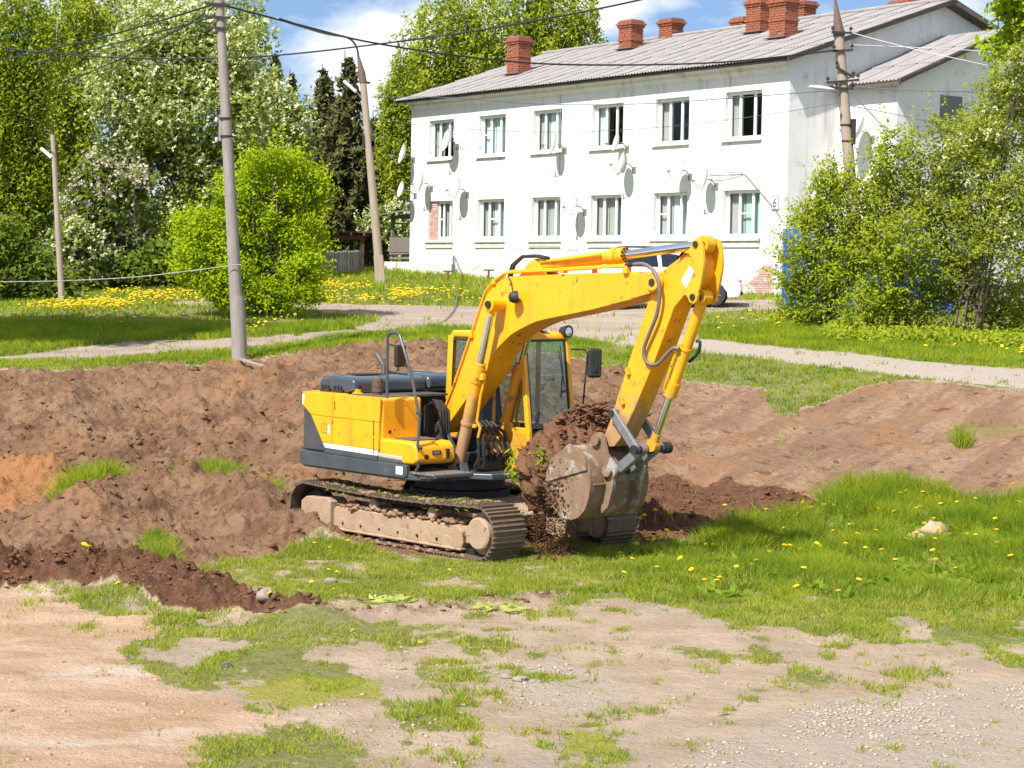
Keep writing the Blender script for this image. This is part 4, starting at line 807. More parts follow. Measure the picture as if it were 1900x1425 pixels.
mb.add([(0, y, z) for y, z in g], [(0, 1, 2, 3, 4)]); mb.build('end_wall', M_WALL, HOUSE)
MB().add([(-HL, y, z) for y, z in g], [(0, 1, 2, 3, 4)]).build('end_wall', M_WALL, HOUSE)
MB().add([(-HL, 14, hz(2.6)), (0, 14, hz(2.6)), (0, 14, hz(11)), (-HL, 14, hz(11))], [(0, 1, 2, 3)]).build('back_wall', M_WALL, HOUSE)
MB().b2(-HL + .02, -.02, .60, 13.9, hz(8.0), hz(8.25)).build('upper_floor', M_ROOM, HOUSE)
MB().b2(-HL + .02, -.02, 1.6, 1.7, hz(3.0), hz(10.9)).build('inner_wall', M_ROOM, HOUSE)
MB().b2(-HL - .06, .06, -.07, -.003, hz(2.6), hz(4.32)).b2(.003, .06, -.003, 4.0, hz(2.6), hz(4.32)).build('plinth', M_PLINTH, HOUSE)
MB().prismx([(-.002, hz(10.52)), (-.14, hz(10.66)), (-.14, hz(10.74)), (-.30, hz(10.86)), (-.30, hz(10.93)), (-.002, hz(10.93))], -HL, 0).build('cornice', M_WALL, HOUSE)
# window units
def window(x0, x1, z0, z1, v, up):
    z0, z1 = hz(z0), hz(z1); fr = MB(); y = .165
    if v == 'brick': x0 = x0 + .50
    left_gap = 0
    a, b = x0 + .002, x1 - .002; c, d = z0 + .002, z1 - .002
    fr.b2(a, b, y, y + .06, d - .10, d).b2(a, b, y, y + .06, c, c + .14).b2(a, a + .12, y, y + .06, c + .14, d - .10).b2(b - .08, b, y, y + .06, c + .14, d - .10)
    m1, m2 = a + (b - a) * random.uniform(.30, .36), a + (b - a) * random.uniform(.68, .74)
    fr.b2(m1 - .055, m1 + .055, y, y + .06, c + .08, d - .07).b2(m2 - .055, m2 + .055, y, y + .06, c + .08, d - .07)
    if v in ('fly', 'brick'): fr.b2(a + .07, m1 - .055, y + .01, y + .05, c + (d - c) * .52, c + (d - c) * .55)
    if v == 'flymid': fr.b2(m1 + .055, m2 - .055, y + .01, y + .05, c + (d - c) * .50, c + (d - c) * .53)
    w_ = fr.build('window', M_PVC, HOUSE, bevel=.008)
    for p, q in ((a + .06, m1 - .05), (m1 + .05, m2 - .05), (m2 + .05, b - .06)):
        MB().add([(p, y + .03, c + .07), (q, y + .03, c + .07), (q, y + .03, d - .06), (p, y + .03, d - .06)], [(0, 1, 2, 3)]).build('pane', M_WGLASS, w_)
    def curtain(p, q, mt, top=d, bot=c):
        n = 14; rows = [[(p + (q - p) * k / n, .34 + .03 * math.sin(k * 2.1), zz) for k in range(n + 1)] for zz in (bot, top)]
        MB().grid(rows).build('curtain', mt, w_, smooth=60)
    cm = random.choice((M_CURT[0], M_CURT[0], M_CURT[1], M_CURT[2]))
    if True: curtain(a, m1 + (.0 if v == 'dark' else .12), M_CURT[1] if random.random() < .6 else cm)
    if v not in ('dark', 'half'): curtain(m1 + .1, m2 + .05, cm); curtain(m2 + .02, b, M_CURT[2] if random.random() < .3 else cm)
    if v == 'half': curtain(m1 + .05, b, M_CURT[0], bot=c + .55 * (d - c)); curtain(m2 + .1, b, M_CURT[2])
    if up: MB().prism([(-.10, z0 - .035), (th, z0 + .0), (th, z0 + .035), (-.10, z0 + .005)], -(x1 + .06), -(x0 - .12)).build('sill', M_SILL, w_).rotation_euler = (0, 0, 0)
    return w_
def sill(x0, x1, z, deep, parent):
    MB().add([(x0, -deep, z - .03), (x1, -deep, z - .03), (x1, th, z), (x0, th, z), (x0, -deep, z), (x1, -deep, z), (x1, th, z + .035), (x0, th, z + .035)], [(0, 1, 2, 3), (4, 5, 6, 7), (0, 1, 5, 4), (1, 2, 6, 5), (2, 3, 7, 6), (3, 0, 4, 7)]).build('sill', M_SILL, parent)
kinds = ['half', 'fly', 'full', 'dark', 'dark', 'dark', 'brick', 'flymid', 'full', 'full', 'fly', 'flymid']
for i, (x0, x1, z0, z1) in enumerate(wins):
    w_ = window(x0, x1, z0, z1, kinds[i], False)
    sill(x0 - .14, x1 + .04, hz(z0) - .01, .09, w_)
    if i >= 6:
        q = MB().b2(x0 - .12, x1 + .05, -.05, -.003, hz(z0) - .30, hz(z0) - .035).b2(x0 - .17, x1 + .09, -.11, -.003, hz(z0) - .09, hz(z0) - .036)
        q.build('sill_moulding', M_SILL, w_)
    if kinds[i] == 'brick':
        br = MB(); k = 0; z = hz(z0) + .02
        while z < hz(z1) - .05:
            off = .0 if k % 2 else .11; x = x0 + .02 + random.uniform(0, .03)
            for q in range(3):
                xa = max(x0 + .01, x0 + .02 + q * .23 - off); xb = min(x0 + .48, x0 + .02 + q * .23 - off + .215)
                if xb - xa > .05: br.b2(xa, xb, random.uniform(.055, .085), .20, z, z + .062)
            z += .077; k += 1
        tag(br.build('jamb_bricks', M_PINKB, w_), kind='stuff')
        MB().b2(x0, x0 + .50, .09, .21, hz(z0), hz(z1)).build('jamb_mortar', M_PINKB, w_)
# fallen plaster at the right hand corner with bare bricks
br = MB(); z = hz(3.32); k = 0
while z < hz(4.36):
    xl = -1.75 + .9 * max(0, (z - hz(3.75))) + random.uniform(-.1, .1); x = -.40 - (.12 if k % 2 else 0)
    while x - .25 > xl:
        br.b2(x - .235, x, -.082 - random.uniform(0, .012), -.06, z, z + .062); x -= .25
    z += .077; k += 1
tag(br.build('bare_bricks', M_PINKB, HOUSE), kind='stuff')
# cables on the facade
for u, z0, z1 in ((12.0, 5.0, 10.6), (3.95, 7.4, 10.6), (17.6, 4.6, 7.6), (10.9, 4.6, 8.2), (7.1, 5.0, 8.0)):
    MB().cyl((-u, -.015, hz(z0)), (-u + random.uniform(-.05, .05), -.015, hz(z1)), .010, n=5).build('wall_cable', mat('grey cable %g' % u, (.42, .41, .40), .8), HOUSE)
MB().tube([(-3.7, -.06, hz(7.42)), (-2.06, -.06, hz(7.41)), (-1.95, -.06, hz(7.36)), (-.52, -.06, hz(6.22)), (-.2, -.05, hz(5.9))], .012, 6).tube([(-3.7, -.05, hz(7.22)), (-2.9, -.05, hz(7.24)), (-2.06, -.05, hz(7.37))], .010, 6).build('wall_pipe', mat('dull brown pipe', (.28, .19, .15), .8), HOUSE)
# ---- roof of corrugated sheets
EZ, EY = 10.92, -.55
slope = math.hypot(RW - EY, RZ - EZ); sang = math.atan2(RZ - EZ, RW - EY)
def corr_mesh(name, width, length, waves=7, seg=6, amp=.024):
    mb = MB(); n = waves * seg; rows = []
    for r_ in (0, .5, 1):
        rows.append([(width * k / n, length * r_, amp * math.cos(2 * math.pi * k / seg) - (.012 if r_ == .5 else 0)) for k in range(n + 1)])
    mb.grid(rows); bot = [[(x, y, z - .012) for x, y, z in r] for r in (rows[0],)]
    k = len(mb.v); mb.v += [tuple(p) for p in bot[0]]
    for i in range(n): mb.f.append((i, i + 1, k + i + 1, k + i))
    return mb.mesh(name, M_SLATE, 70)
sheet_me = corr_mesh('roof_sheet', 1.09, 1.75)
rf_o = MB().prismx([(EY + .10, hz(EZ) - .045), (RW, hz(RZ) - .06), (14.5, hz(EZ) - .045), (14.5, hz(EZ) - .12), (RW, hz(RZ) - .16), (EY + .10, hz(EZ) - .12)], -HL - .45, .45).build('roof', M_TRIM, HOUSE)
nr = 5; step = slope / nr
for r_ in range(nr):
    x = -HL - .52; c_ = 0
    while x < .46:
        y = EY + math.cos(sang) * r_ * step; z = hz(EZ) + math.sin(sang) * r_ * step + .012 + random.uniform(0, .012)
        o = link_mesh('roof_sheet', sheet_me, rf_o, (x, y, z), (sang - .012 + random.uniform(-.006, .006), 0, random.uniform(-.006, .006)), (1.0, (step + .12) / 1.75, 1))
        o.rotation_euler = (sang - .012, 0, random.uniform(-.005, .005)); o.parent = rf_o
        x += 1.05; c_ += 1
bs = corr_mesh('roof_back_sheet', HL + 1, slope, 154, 4)
o = link_mesh('roof_back_sheet', bs, rf_o, (.48, RW + (RW - EY), hz(EZ) + .01), (sang, 0, math.pi))
MB().cyl((-HL - .5, RW, hz(RZ) + .03), (.48, RW, hz(RZ) + .03), .09, n=10).build('ridge_cap', M_SLATE, rf_o, smooth=40)
for sgn, y0_, y1_ in ((1, EY, RW), (-1, 14.55, RW)):
    for x in (.46, -HL - .46): MB().bar((x, y0_, hz(EZ) - .06), (x, y1_, hz(RZ) - .07), .05, .16).build('barge_board', M_TRIM, rf_o)
# ---- brick chimneys
def chimney(u, w_, zb, zt, sx=.78, sy=.62):
    core = MB().b2(-u - sx / 2 + .025, -u + sx / 2 - .025, w_ - sy / 2 + .025, w_ + sy / 2 - .025, hz(zb) - .4, hz(zt) - .02).build('chimney', M_MORTAR, HOUSE)
    br = MB(); z = hz(zb) - .35; k = 0; n = int((hz(zt) - z) / .088)
    for k in range(n):
        e = {n - 1: .03, n - 2: .09, n - 3: .045}.get(k, 0) + (.03 if k == n - 9 else 0)
        X, Y = sx / 2 + e, sy / 2 + e; o_ = .13 if k % 2 else 0
        for s in (-1, 1):
            x = -X - o_
            while x < X - .02:
                a, b = max(x, -X), min(x + .255, X)
                if b - a > .04 and random.random() > .02: br.box((-u + (a + b) / 2, w_ + s * (Y - .06) + random.uniform(-.006, .006), z + .036), (b - a - .012, .12, .072))
                x += .265
            y = -Y + .12 - (.13 - o_) * .5
            while y < Y - .14:
                a, b = max(y, -Y + .12), min(y + .255, Y - .12)
                if b - a > .04: br.box((-u + s * (X - .06) + random.uniform(-.006, .006), w_ + (a + b) / 2, z + .036), (.12, b - a - .012, .072))
                y += .265
        z += .088
    tag(br.build('chimney_bricks', M_BRICK, core), kind='stuff')
    MB().b2(-u - sx / 2 - .12, -u + sx / 2 + .12, w_ - sy / 2 - .16, w_ + sy / 2 + .1, 0, .02).build('flashing', mat('blue grey flashing %g' % u, (.18, .22, .30), .5, .5), core).location.z = hz(zb) - .05
def roof_z(w_): return EZ + (RZ - EZ) * (w_ - EY) / (RW - EY) if w_ < RW else RZ - (RZ - EZ) * (w_ - RW) / (RW - EY)
for u, w_, zt, sx in ((18.3, 2.6, 13.45, .80), (14.7, 5.4, 14.0, .80), (14.4, 7.2, 14.20, .80), (11.3, 8.2, 14.05, .7), (7.35, 5.4, 14.05, .80), (3.95, 3.4, 13.62, .80), (7.4, 7.6, 14.2, .80), (2.9, 8.2, 13.85, .9)):
    chimney(u, w_, roof_z(w_), zt, sx)
# ---- annex (stair wing) on the right hand end
AW, AU = 2.15, 2.62
mb = MB(); mb.add([(0, AW, hz(2.6)), (AU, AW, hz(2.6)), (AU, AW, hz(10.30)), (0, AW, hz(10.30))], [(0, 1, 2, 3)])
gz = lambda y: hz(10.30) + (y - AW) * .395
mb.add([(AU, AW, hz(2.6)), (AU, 11.5, hz(2.6)), (AU, 11.5, hz(10.30)), (AU, 6.8, gz(6.8)), (AU, AW, hz(10.30))], [(0, 1, 2, 3, 4)])
mb.build('stair_wing_wall', M_WALL, HOUSE)
an = MB().b2(.02, AU + .42, AW - .38, AW - .34, hz(10.02), hz(10.16)); ao = an.build('stair_wing_roof', M_TRIM, HOUSE)
asl = math.atan(.395); AL = (6.85 - AW + .42) / math.cos(asl); nr2 = 3; st2 = AL / nr2
for r_ in range(nr2):
    for c_ in range(3):
        link_mesh('roof_sheet', sheet_me, ao, (.03 + c_ * 1.02, AW - .42 + math.cos(asl) * r_ * st2, hz(10.16) + math.sin(asl) * r_ * st2 + .02 + .01 * c_), (asl - .012, 0, 0), (1.0, (st2 + .12) / 1.75, 1))
MB().bar((AU + .43, AW - .42, hz(10.14)), (AU + .43, 6.85, hz(10.14) + (6.85 - AW + .42) * .395), .05, .16).bar((AU + .43, 6.85, hz(10.14) + (6.85 - AW + .42) * .395), (AU + .43, 11.8, hz(10.1)), .05, .16).build('barge_board', M_TRIM, ao)
MB().b2(AU + .003, AU + .03, 4.1, 5.1, hz(8.6), hz(9.9)).build('stair_window', M_ROOM, HOUSE)
# left hand timber porch with balustrade boards
PT = MB()
px0 = -HL - 1.9
for x in (-HL - .12, -HL - 1.85):
    for y in (.35, 2.4): PT.b2(x - .06, x + .06, y - .06, y + .06, hz(4.0), hz(6.4))
    PT.b2(x - .05, x + .05, .35, 2.4, hz(6.20), hz(6.30))
PT.bar((-HL - .05, .35, hz(6.35)), (-HL - 1.95, .35, hz(6.25)), .08, .12).bar((-HL - .05, .35, hz(5.98)), (-HL - 1.95, .35, hz(5.98)), .06, .06)
PT.bar((-HL - .05, .30, hz(4.78)), (-HL - 1.95, .30, hz(4.74)), .10, .10).bar((-HL - .05, .30, hz(4.56)), (-HL - 1.95, .30, hz(4.54)), .10, .08).bar((-HL - .05, .30, hz(5.40)), (-HL - 1.95, .30, hz(5.36)), .07, .06)
po = PT.build('porch', M_WOODG, HOUSE)
plank_me = MB().b2(-.052, .052, -.012, .012, 0, .62).mesh('porch_plank', M_WOODG)
for k in range(17): link_mesh('porch_plank', plank_me, po, (-HL - .08 - k * .112, .24 + random.uniform(-.006, .006), hz(4.80)), (0, random.uniform(-.01, .01), 0), (1, 1, random.uniform(.96, 1.0)))
MB().add([(-HL + .0, -.2, hz(6.52)), (-HL - 2.2, -.2, hz(6.36)), (-HL - 2.2, 2.8, hz(6.9)), (-HL, 2.8, hz(7.06)), (-HL + .0, -.2, hz(6.47)), (-HL - 2.2, -.2, hz(6.31)), (-HL - 2.2, 2.8, hz(6.85)), (-HL, 2.8, hz(7.01))], [(0, 1, 2, 3), (4, 5, 6, 7), (0, 1, 5, 4), (1, 2, 6, 5), (2, 3, 7, 6), (3, 0, 4, 7)]).build('porch_roof', M_WOODG, po)
MB().b2(-HL - 2.1, -HL - .08, .1, 2.6, hz(3.2), hz(4.40)).build('porch_base', M_PLINTH, po)
MB().add([(-HL, 1.0, hz(9.65)), (-HL - .9, 1.0, hz(9.30)), (-HL - .9, 3.2, hz(9.30)), (-HL, 3.2, hz(9.65))], [(0, 1, 2, 3)]).build('porch_canopy', M_WOODG, HOUSE)
# house number plate
pl = empty('house_number_plate', HOUSE.matrix_world @ Vector((0, 0, 0)), 0, 'small white number plate with a blue 6 by the house corner', 'sign')
bpy.context.view_layer.update()
pl.matrix_world = HOUSE.matrix_world @ Matrix.Translation((-.50, -.03, hz(6.37)))
M_BLUEP = mat('dark blue print', (.03, .04, .16), .5)
MB().b2(-.17, .17, -.012, .012, -.22, .22).build('plate', M_WHITE, pl, bevel=.006)
b_ = MB()
for x0, x1, z0, z1 in ((-.165, .165, .195, .213), (-.165, .165, -.213, -.195), (-.165, -.147, -.195, .195), (.147, .165, -.195, .195)): b_.b2(x0, x1, -.0155, -.0125, z0, z1)
tag(b_.build('border', M_BLUEP, pl), kind='stuff')
six = [(.06 * math.cos(t), -.014, -.045 + .065 * math.sin(t)) for t in np.linspace(math.pi, 3 * math.pi, 17)] + [(-.06, -.014, -.02), (-.05, -.014, .05), (-.015, -.014, .10), (.035, -.014, .125)]
MB().tube(six, .017, 6).build('numeral', M_BLUEP, pl)
# ================================================================== poles, cables, dishes, small buildings, car
M_CONC = mat('weathered concrete', (.32, .285, .255), .9, 0, (.24, .21, .185), 3, .6, bump=.3, bscale=30, stretch=(3, 3, .6), c3=(.18, .15, .13), scale3=2, lo3=.58, hi3=.72)
M_CONC2 = mat('pale brown concrete', (.40, .32, .255), .9, 0, (.32, .25, .195), 3, .6, bump=.3, bscale=30, stretch=(3, 3, .6))
M_INS = mat('porcelain insulator', (.55, .52, .48), .3)
M_DISH = mat('dish white paint', (.76, .76, .75), .45, 0, (.64, .63, .60), 3, .6)
M_GALV = mat('galvanised bracket', (.30, .30, .29), .5, .5)
M_CAP = mat('dull brown steel cap', (.13, .085, .07), .8, .2, (.20, .13, .10), 8, .6)
def vpt(px, py, Y): return at(px, py, Y)
def pole(name, label, base, top, Y, r0, r1, m, sleeve=None, n=16):
    b, t = vpt(*base, Y), vpt(*top, Y); b.z = float(ground_z(b.x, b.y)) - .3
    e = empty(name, (b.x, b.y, b.z + .3), 0, label, 'utility pole')
    off = Vector(e.location)
    MB().cyl(b - off, t - off, r0, r1, n=n).build('shaft', m, e, smooth=40)
    if sleeve: s = vpt(*sleeve[0], Y); MB().cyl(b - off, s - off, sleeve[1], sleeve[2], n=sleeve[3]).build('butt', m, e, smooth=40)
    return e, off
e, off = pole('utility_pole', 'tall round grey concrete pole standing on the rim of the pit', (446, 668), (404, -60), 42, .150, .085, M_CONC, ((441, 549), .175, .150, 14))
for (px, py, l) in ((405, 9, .26), (405, 33, .26), (404, 53, .20)):
    c = vpt(px, py, 42) - off; MB().bar(c + Vector((-l, -.10, .01)), c + Vector((l, -.10, -.01)), .06, .05).build('crossarm', M_DARK, e)
    if py < 50:
        for s in (-1, 1): MB().lathe([(.012, .02), (.012, .06), (.035, .06), (.038, .10), (.02, .12), (.03, .14), (.01, .16)], c + Vector((s * (l - .04), -.10, 0)), 'Z', 10).build('insulator', M_INS, e, smooth=40)
for py in (220, 253): c = vpt(405 + py * .0585, py, 42) - off; MB().lathe([(.125, -.02), (.13, -.02), (.13, .02), (.125, .02)], c, 'Z', 16).build('strap', M_DARK, e)
c = vpt(409, 236, 42) - off; MB().b2(c.x - .03, c.x + .03, c.y - .05, c.y + .05, c.z - .28, c.z + .26).build('bracket_strip', M_GALV, e)
for py in (222, 259): c = vpt(402, py, 42) - off; MB().lathe([(.03, -.05), (.04, 0), (.03, .05)], c, 'Z', 10).build('insulator', M_INS, e)

e, off = pole('street_lamp_pole', 'leaning pale concrete lamp post left of the white house', (708, 524), (673, 145), 74, .17, .12, M_CONC2, ((702, 474), .26, .235, 4))
a, b = vpt(673.5, 148, 74) - off, vpt(664, 100, 74) - off
MB().cyl(a + Vector((0, 0, -.1)), (a * .7 + b * .3), .15, .14, n=12).cyl(a * .7 + b * .3, b, .13, .035, n=12).build('cone_cap', M_CAP, e, smooth=40)
MB().bar(vpt(664, 151, 74) - off, vpt(687, 154, 74) - off, .08, .08).build('crossarm', M_DARK, e)
L0, L1 = vpt(671, 182, 74) - off, vpt(641, 153, 74) - off
MB().tube([L0, L0 * .5 + L1 * .5 + Vector((0, -.1, .06)), L1 + Vector((.18, -.1, -.1))], .035, 8).build('lamp_arm', M_GALV, e)
MB().box(L1 + Vector((.18, -.12, -.16)), (.62, .26, .12), Matrix.Rotation(R(40), 3, 'Y')).build('lamp_head', M_DISH, e, bevel=.045, seg=3)
for py, s in ((262, -1), (262, 1), (272, 1)): c = vpt(684 + s * 8, py, 74) - off; MB().b2(c.x - .07, c.x + .07, c.y - .08, c.y + .08, c.z - .22, c.z + .22).build('junction_box', M_DARK, e, bevel=.02)

e, off = pole('street_lamp_pole', 'concrete lamp post with a brown spike cap rising out of the bushes', (1600, 585), (1556, 60), 56, .185, .14, M_CONC2)
a, b = vpt(1557, 64, 56) - off, vpt(1549, -6, 56) - off
MB().cyl(a + Vector((0, 0, -.05)), a * .9 + b * .1, .17, .16, n=12).cyl(a * .9 + b * .1, b, .15, .02, n=12).build('cone_cap', M_CAP, e, smooth=40)
for px, py, l, t in ((1560, 62, .28, 0), (1562, 95, .28, .02), (1566, 135, .26, -.14), (1562, 152, .45, .05), (1565, 165, .25, 0)):
    c = vpt(px, py, 56) - off; MB().bar(c + Vector((-l, -.17, -t)), c + Vector((l, -.17, t)), .06, .06).build('crossarm', M_DARK, e)
    for s in (-1, 1): MB().lathe([(.012, .02), (.012, .08), (.045, .08), (.05, .13), (.02, .17), (.01, .19)], c + Vector((s * (l - .03), -.17, s * t)), 'Z', 10).build('insulator', M_DARK, e, smooth=40)
L0, L1 = vpt(1562, 176, 56) - off, vpt(1503, 165, 56) - off
MB().tube([L0, vpt(1548, 172, 56) - off + Vector((0, -.3, 0)), vpt(1530, 168, 56) - off + Vector((0, -.5, 0))], .03, 8).build('lamp_arm', M_GALV, e)
lh_ = MB().lathe([(.01, -.36), (.07, -.34), (.11, -.2), (.12, 0), (.10, .2), (.05, .34), (.01, .36)], (0, 0, 0), 'X', 16).build('lamp_head', M_DISH, e, smooth=50); lh_.location = vpt(1519, 167, 56) - off + Vector((0, -.55, 0)); lh_.scale = (1, 1, .55); lh_.rotation_euler = (0, R(6), 0)
c = vpt(1582, 245, 56) - off; MB().b2(c.x - .06, c.x + .06, c.y - .2, c.y, c.z - .35, c.z + .35).build('junction_box', M_DARK, e)
for py in (232, 262): c = vpt(1556 + (py - 60) * .0838, py, 56) - off; MB().lathe([(.155, -.02), (.18, -.02), (.18, .02), (.155, .02)], c, 'Z', 16).build('strap', M_DARK, e)

e, off = pole('street_lamp_pole', 'thin distant lamp post at the left among the birches', (116, 553), (98, 250), 60, .10, .07, M_CONC2)
MB().bar(vpt(91, 275, 60) - off, vpt(108, 275, 60) - off, .08, .06).build('crossarm', M_DARK, e)
MB().bar(vpt(97, 293, 60) - off, vpt(76, 275, 60) - off, .20, .10).build('lamp_head', M_DISH, e, bevel=.03)

M_WIRE = mat('black cable', (.02, .022, .03), .6); M_WIREG = mat('grey wire', (.10, .105, .12), .6); M_ROPE = mat('pale rope', (.40, .39, .35), .9)
def wire(name, label, pts, r, m=None, cat='cable'):
    P = [vpt(*p) for p in pts]; o0 = P[0]; o = MB().tube(smooth_path([p - o0 for p in P], 8), r, 6).build(name, m or M_WIRE, None, smooth=60, loc=o0)
    return tag(o, label, cat)
wire('overhead_cable', 'thick black cable running from the rim pole up left past the birches', [(-120, 140, 66), (0, 112, 58), (200, 66, 50), (404, 6, 42)], .022)
wire('overhead_cable', 'black cable sloping steeply from the rim pole down into the bird cherry', [(100, 158, 60), (200, 120, 54), (330, 55, 46), (403, 8, 42)], .020)
wire('overhead_cable', 'middle one of the three black cables left of the rim pole', [(60, 118, 62), (200, 84, 53), (330, 50, 45), (398, 31, 42)], .018)
wire('overhead_cable', 'long sagging black cable crossing in front of the white house roof', [(412, 9, 42), (570, 50, 45), (690, 79, 48), (880, 107, 50), (1060, 120, 52), (1330, 116, 54), (1552, 93, 55.8)], .024)
wire('overhead_cable', 'black cable crossing the birch behind the house and rising to the top edge', [(-60, 80, 66), (80, 97, 63), (250, 108, 60), (480, 105, 57), (740, 77, 53), (950, 46, 50), (1195, -2, 46), (1400, -60, 43)], .022)
wire('lamp_post_cable', 'black cable curving down to the cap of the leaning lamp post', [(520, 36, 44), (600, 61, 53), (645, 70, 66), (660, 84, 73), (665, 101, 74)], .036)
wire('service_wire', 'thin black wire hanging in front of the upper windows', [(690, 180, 74), (830, 181, 72), (1000, 193, 68), (1180, 193, 63), (1330, 184, 60), (1552, 167, 56)], .012, M_WIREG)
wire('service_wire', 'thin grey wire crossing the upper panes of the white house', [(690, 216, 74), (800, 235, 72), (1000, 245, 67), (1200, 238, 62), (1400, 216, 58), (1556, 191, 56)], .008, M_WIREG)
wire('service_wire', 'dark wire slanting from the spike capped post down into the bushes', [(1570, 162, 56), (1620, 215, 54), (1665, 262, 52)], .014, M_WIREG)
wire('service_wire', 'dark wire running right from the spike capped post above the bushes', [(1575, 160, 56), (1700, 168, 55), (1900, 172, 54), (2050, 170, 53)], .012, M_WIREG)
wire('service_wire', 'lower dark wire running right from the spike capped post', [(1577, 196, 56), (1650, 210, 55), (1760, 232, 54), (1900, 250, 53)], .012, M_WIREG)
wire('service_wire', 'pale wire from the post top across the gable', [(1570, 58, 56), (1700, 92, 55), (1900, 136, 53)], .010, mat('pale wire', (.5, .5, .5), .6))
wire('service_wire', 'pale wire in front of the stair wing roof', [(1576, 83, 56), (1740, 90, 55), (1960, 103, 54)], .010, bpy.data.materials['pale wire'])
wire('tied_rope', 'pale slack rope tied round the rim pole at bush height', [(-60, 524, 40), (0, 523, 40.3), (120, 521, 40.8), (250, 514, 41.4), (350, 503, 41.7), (430, 492, 41.8), (448, 492, 41.8)], .009, M_ROPE, 'rope')

# satellite dishes on the wall
def dish(label, x, z, r, tilt, az, off_=.5, foot=None):
    root = empty('satellite_dish', (0, 0, 0), 0, label, 'satellite dish', 'satellite dishes on the white house')
    root.matrix_world = HOUSE.matrix_world @ Matrix.Translation((x, -off_, hz(z)))
    mb = MB(); n = 24; rows = []
    for k in range(6):
        q = r * k / 5; rows.append([(q * math.cos(t) * .92, -.30 * r + .30 * r * (k / 5) ** 2 - .0, q * math.sin(t)) for t in np.linspace(0, 2 * math.pi, n + 1)])
    back = [[(a, b + .012, c) for a, b, c in rw] for rw in rows]
    mb.grid([[(a, -b - .30 * r, c) for a, b, c in rw] for rw in rows]); mb.grid([[(a, -b - .30 * r + .014, c) for a, b, c in rw] for rw in rows])
    d_ = mb.build('reflector', M_DISH, root, smooth=50)
    hd = Matrix.Rotation(az, 4, 'Z') @ Matrix.Rotation(-tilt, 4, 'X'); d_.matrix_local = hd
    lp = hd @ Vector((0, -r * 1.15, -r * .55)); st_ = hd @ Vector((0, -.02, -r * .95))
    MB().tube([st_, (st_ + lp) / 2 + Vector((0, 0, -.06)), lp], .014, 6).build('feed_arm', M_GALV, root)
    MB().box(lp + Vector((0, .03, .04)), (.07, .12, .07)).build('feed', M_GALV, root, bevel=.015)
    MB().tube([(0, .06, 0), (0, off_ * .6, -.02), (.04, off_ * .75, -.12), (.04, off_ - .01, -.22)], .022, 7).b2(-.06, .14, off_ - .02, off_, -.34, -.10).build('wall_bracket', M_GALV, root)
    return root
DL = [('dish at the left corner of the white house below the eaves', 21.9, 8.75, .50, .55), ('dish beside the left corner above the porch roof', 21.75, 7.30, .40, .75), ('dish above the brick sided ground floor window', 20.55, 7.55, .42, .5), ('large dish beside the leftmost upper window', 18.75, 9.15, .52, .5),
      ('dish between the two leftmost columns of windows', 18.0, 7.25, .46, .5), ('dish at the lower right of the third upper window', 11.75, 8.72, .46, .5), ('low dish between the third and fourth ground floor windows', 10.5, 6.45, .42, .55),
      ('dish at the lower right corner of the fourth upper window', 8.15, 8.62, .40, .5), ('dish below and right of the fourth upper window', 7.75, 7.88, .45, .55), ('dish above the fifth ground floor window', 4.75, 7.55, .44, .5), ('dish between the two rightmost ground floor windows', 3.42, 7.20, .44, .5)]
for i, (lb, u, z, r_, o_) in enumerate(DL): dish('white satellite ' + lb, -u, z, r_ * .86, R(14), R(-22 + 9 * math.sin(i * 2.3)), o_ * .8)
root = dish('rusty grey satellite dish on the stair wing wall behind the lamp post', 1.5, 8.65, .50, R(25), R(-38), .5); root.matrix_world = HOUSE.matrix_world @ Matrix.Translation((1.55, AW - .5, hz(8.65)))

# lattice TV aerial near the first upper window
ae = empty('tv_aerial', (0, 0, 0), 0, 'small rake shaped TV aerial between the two leftmost upper windows', 'aerial'); ae.matrix_world = HOUSE.matrix_world @ Matrix.Translation((-18.2, -.45, hz(8.9)))
MB().bar((0, .43, -.1), (0, -.1, .1), .02, .02).build('boom', M_GALV, ae)
for k in range(5): MB().bar((-.1, .35 - k * .1, -.05 + k * .04 - .22), (.1, .35 - k * .1, -.05 + k * .04 + .22), .012, .012).build('rod', M_GALV, ae)

# drying posts by the wall
for px, lb in ((831, 'short rusty post by the plinth nearest the house corner'), (906, 'short rusty stump post by the plinth left of the excavator boom')):
    p = on_ground(px, 75); o = MB().b2(-.04, .04, -.04, .04, 0, .36).b2(-.20, .20, -.05, .05, .36, .42).build('drying_post', M_RUST, None, loc=p); tag(o, lb, 'post')

# ---- wooden pavilion
M_WOODB = mat('brown stained timber', (.20, .085, .035), .8, 0, (.12, .05, .022), 5, .7, stretch=(1, 1, 5), bump=.2)
M_WOODD = mat('dark old timber', (.055, .035, .025), .85, 0, (.09, .06, .045), 5, .7)
gy0, gy1 = 84.0, 87.0
g0 = Vector((-7.45, 85.5, float(ground_z(-7.45, 85.5))))
GZb = empty('pavilion', g0, 0, 'open brown timber pavilion with flat roof behind the picket fence', 'pavilion')
for x, y, m in ((-6.40, gy0, M_WOODB), (-8.85, gy0, M_WOODD), (-6.40, gy1, M_WOODD), (-8.85, gy1, M_WOODD), (-7.75, gy1, M_WOODD), (-7.1, gy1, M_WOODD)): MB().b2(x - .08, x + .08, y - .08, y + .08, g0.z - .3, 5.5).build('post', m, GZb).location = -g0
for y in (gy0, gy1): MB().b2(-9.2, -6.25, y - .05, y + .05, 5.30, 5.46).build('beam', M_WOODB if y == gy0 else M_WOODD, GZb).location = -g0
for k in range(6): x = -9.1 + k * .56; MB().b2(x - .04, x + .04, gy0 - .45, gy1 + .3, 5.462, 5.58).build('rafter', M_WOODB, GZb).location = -g0
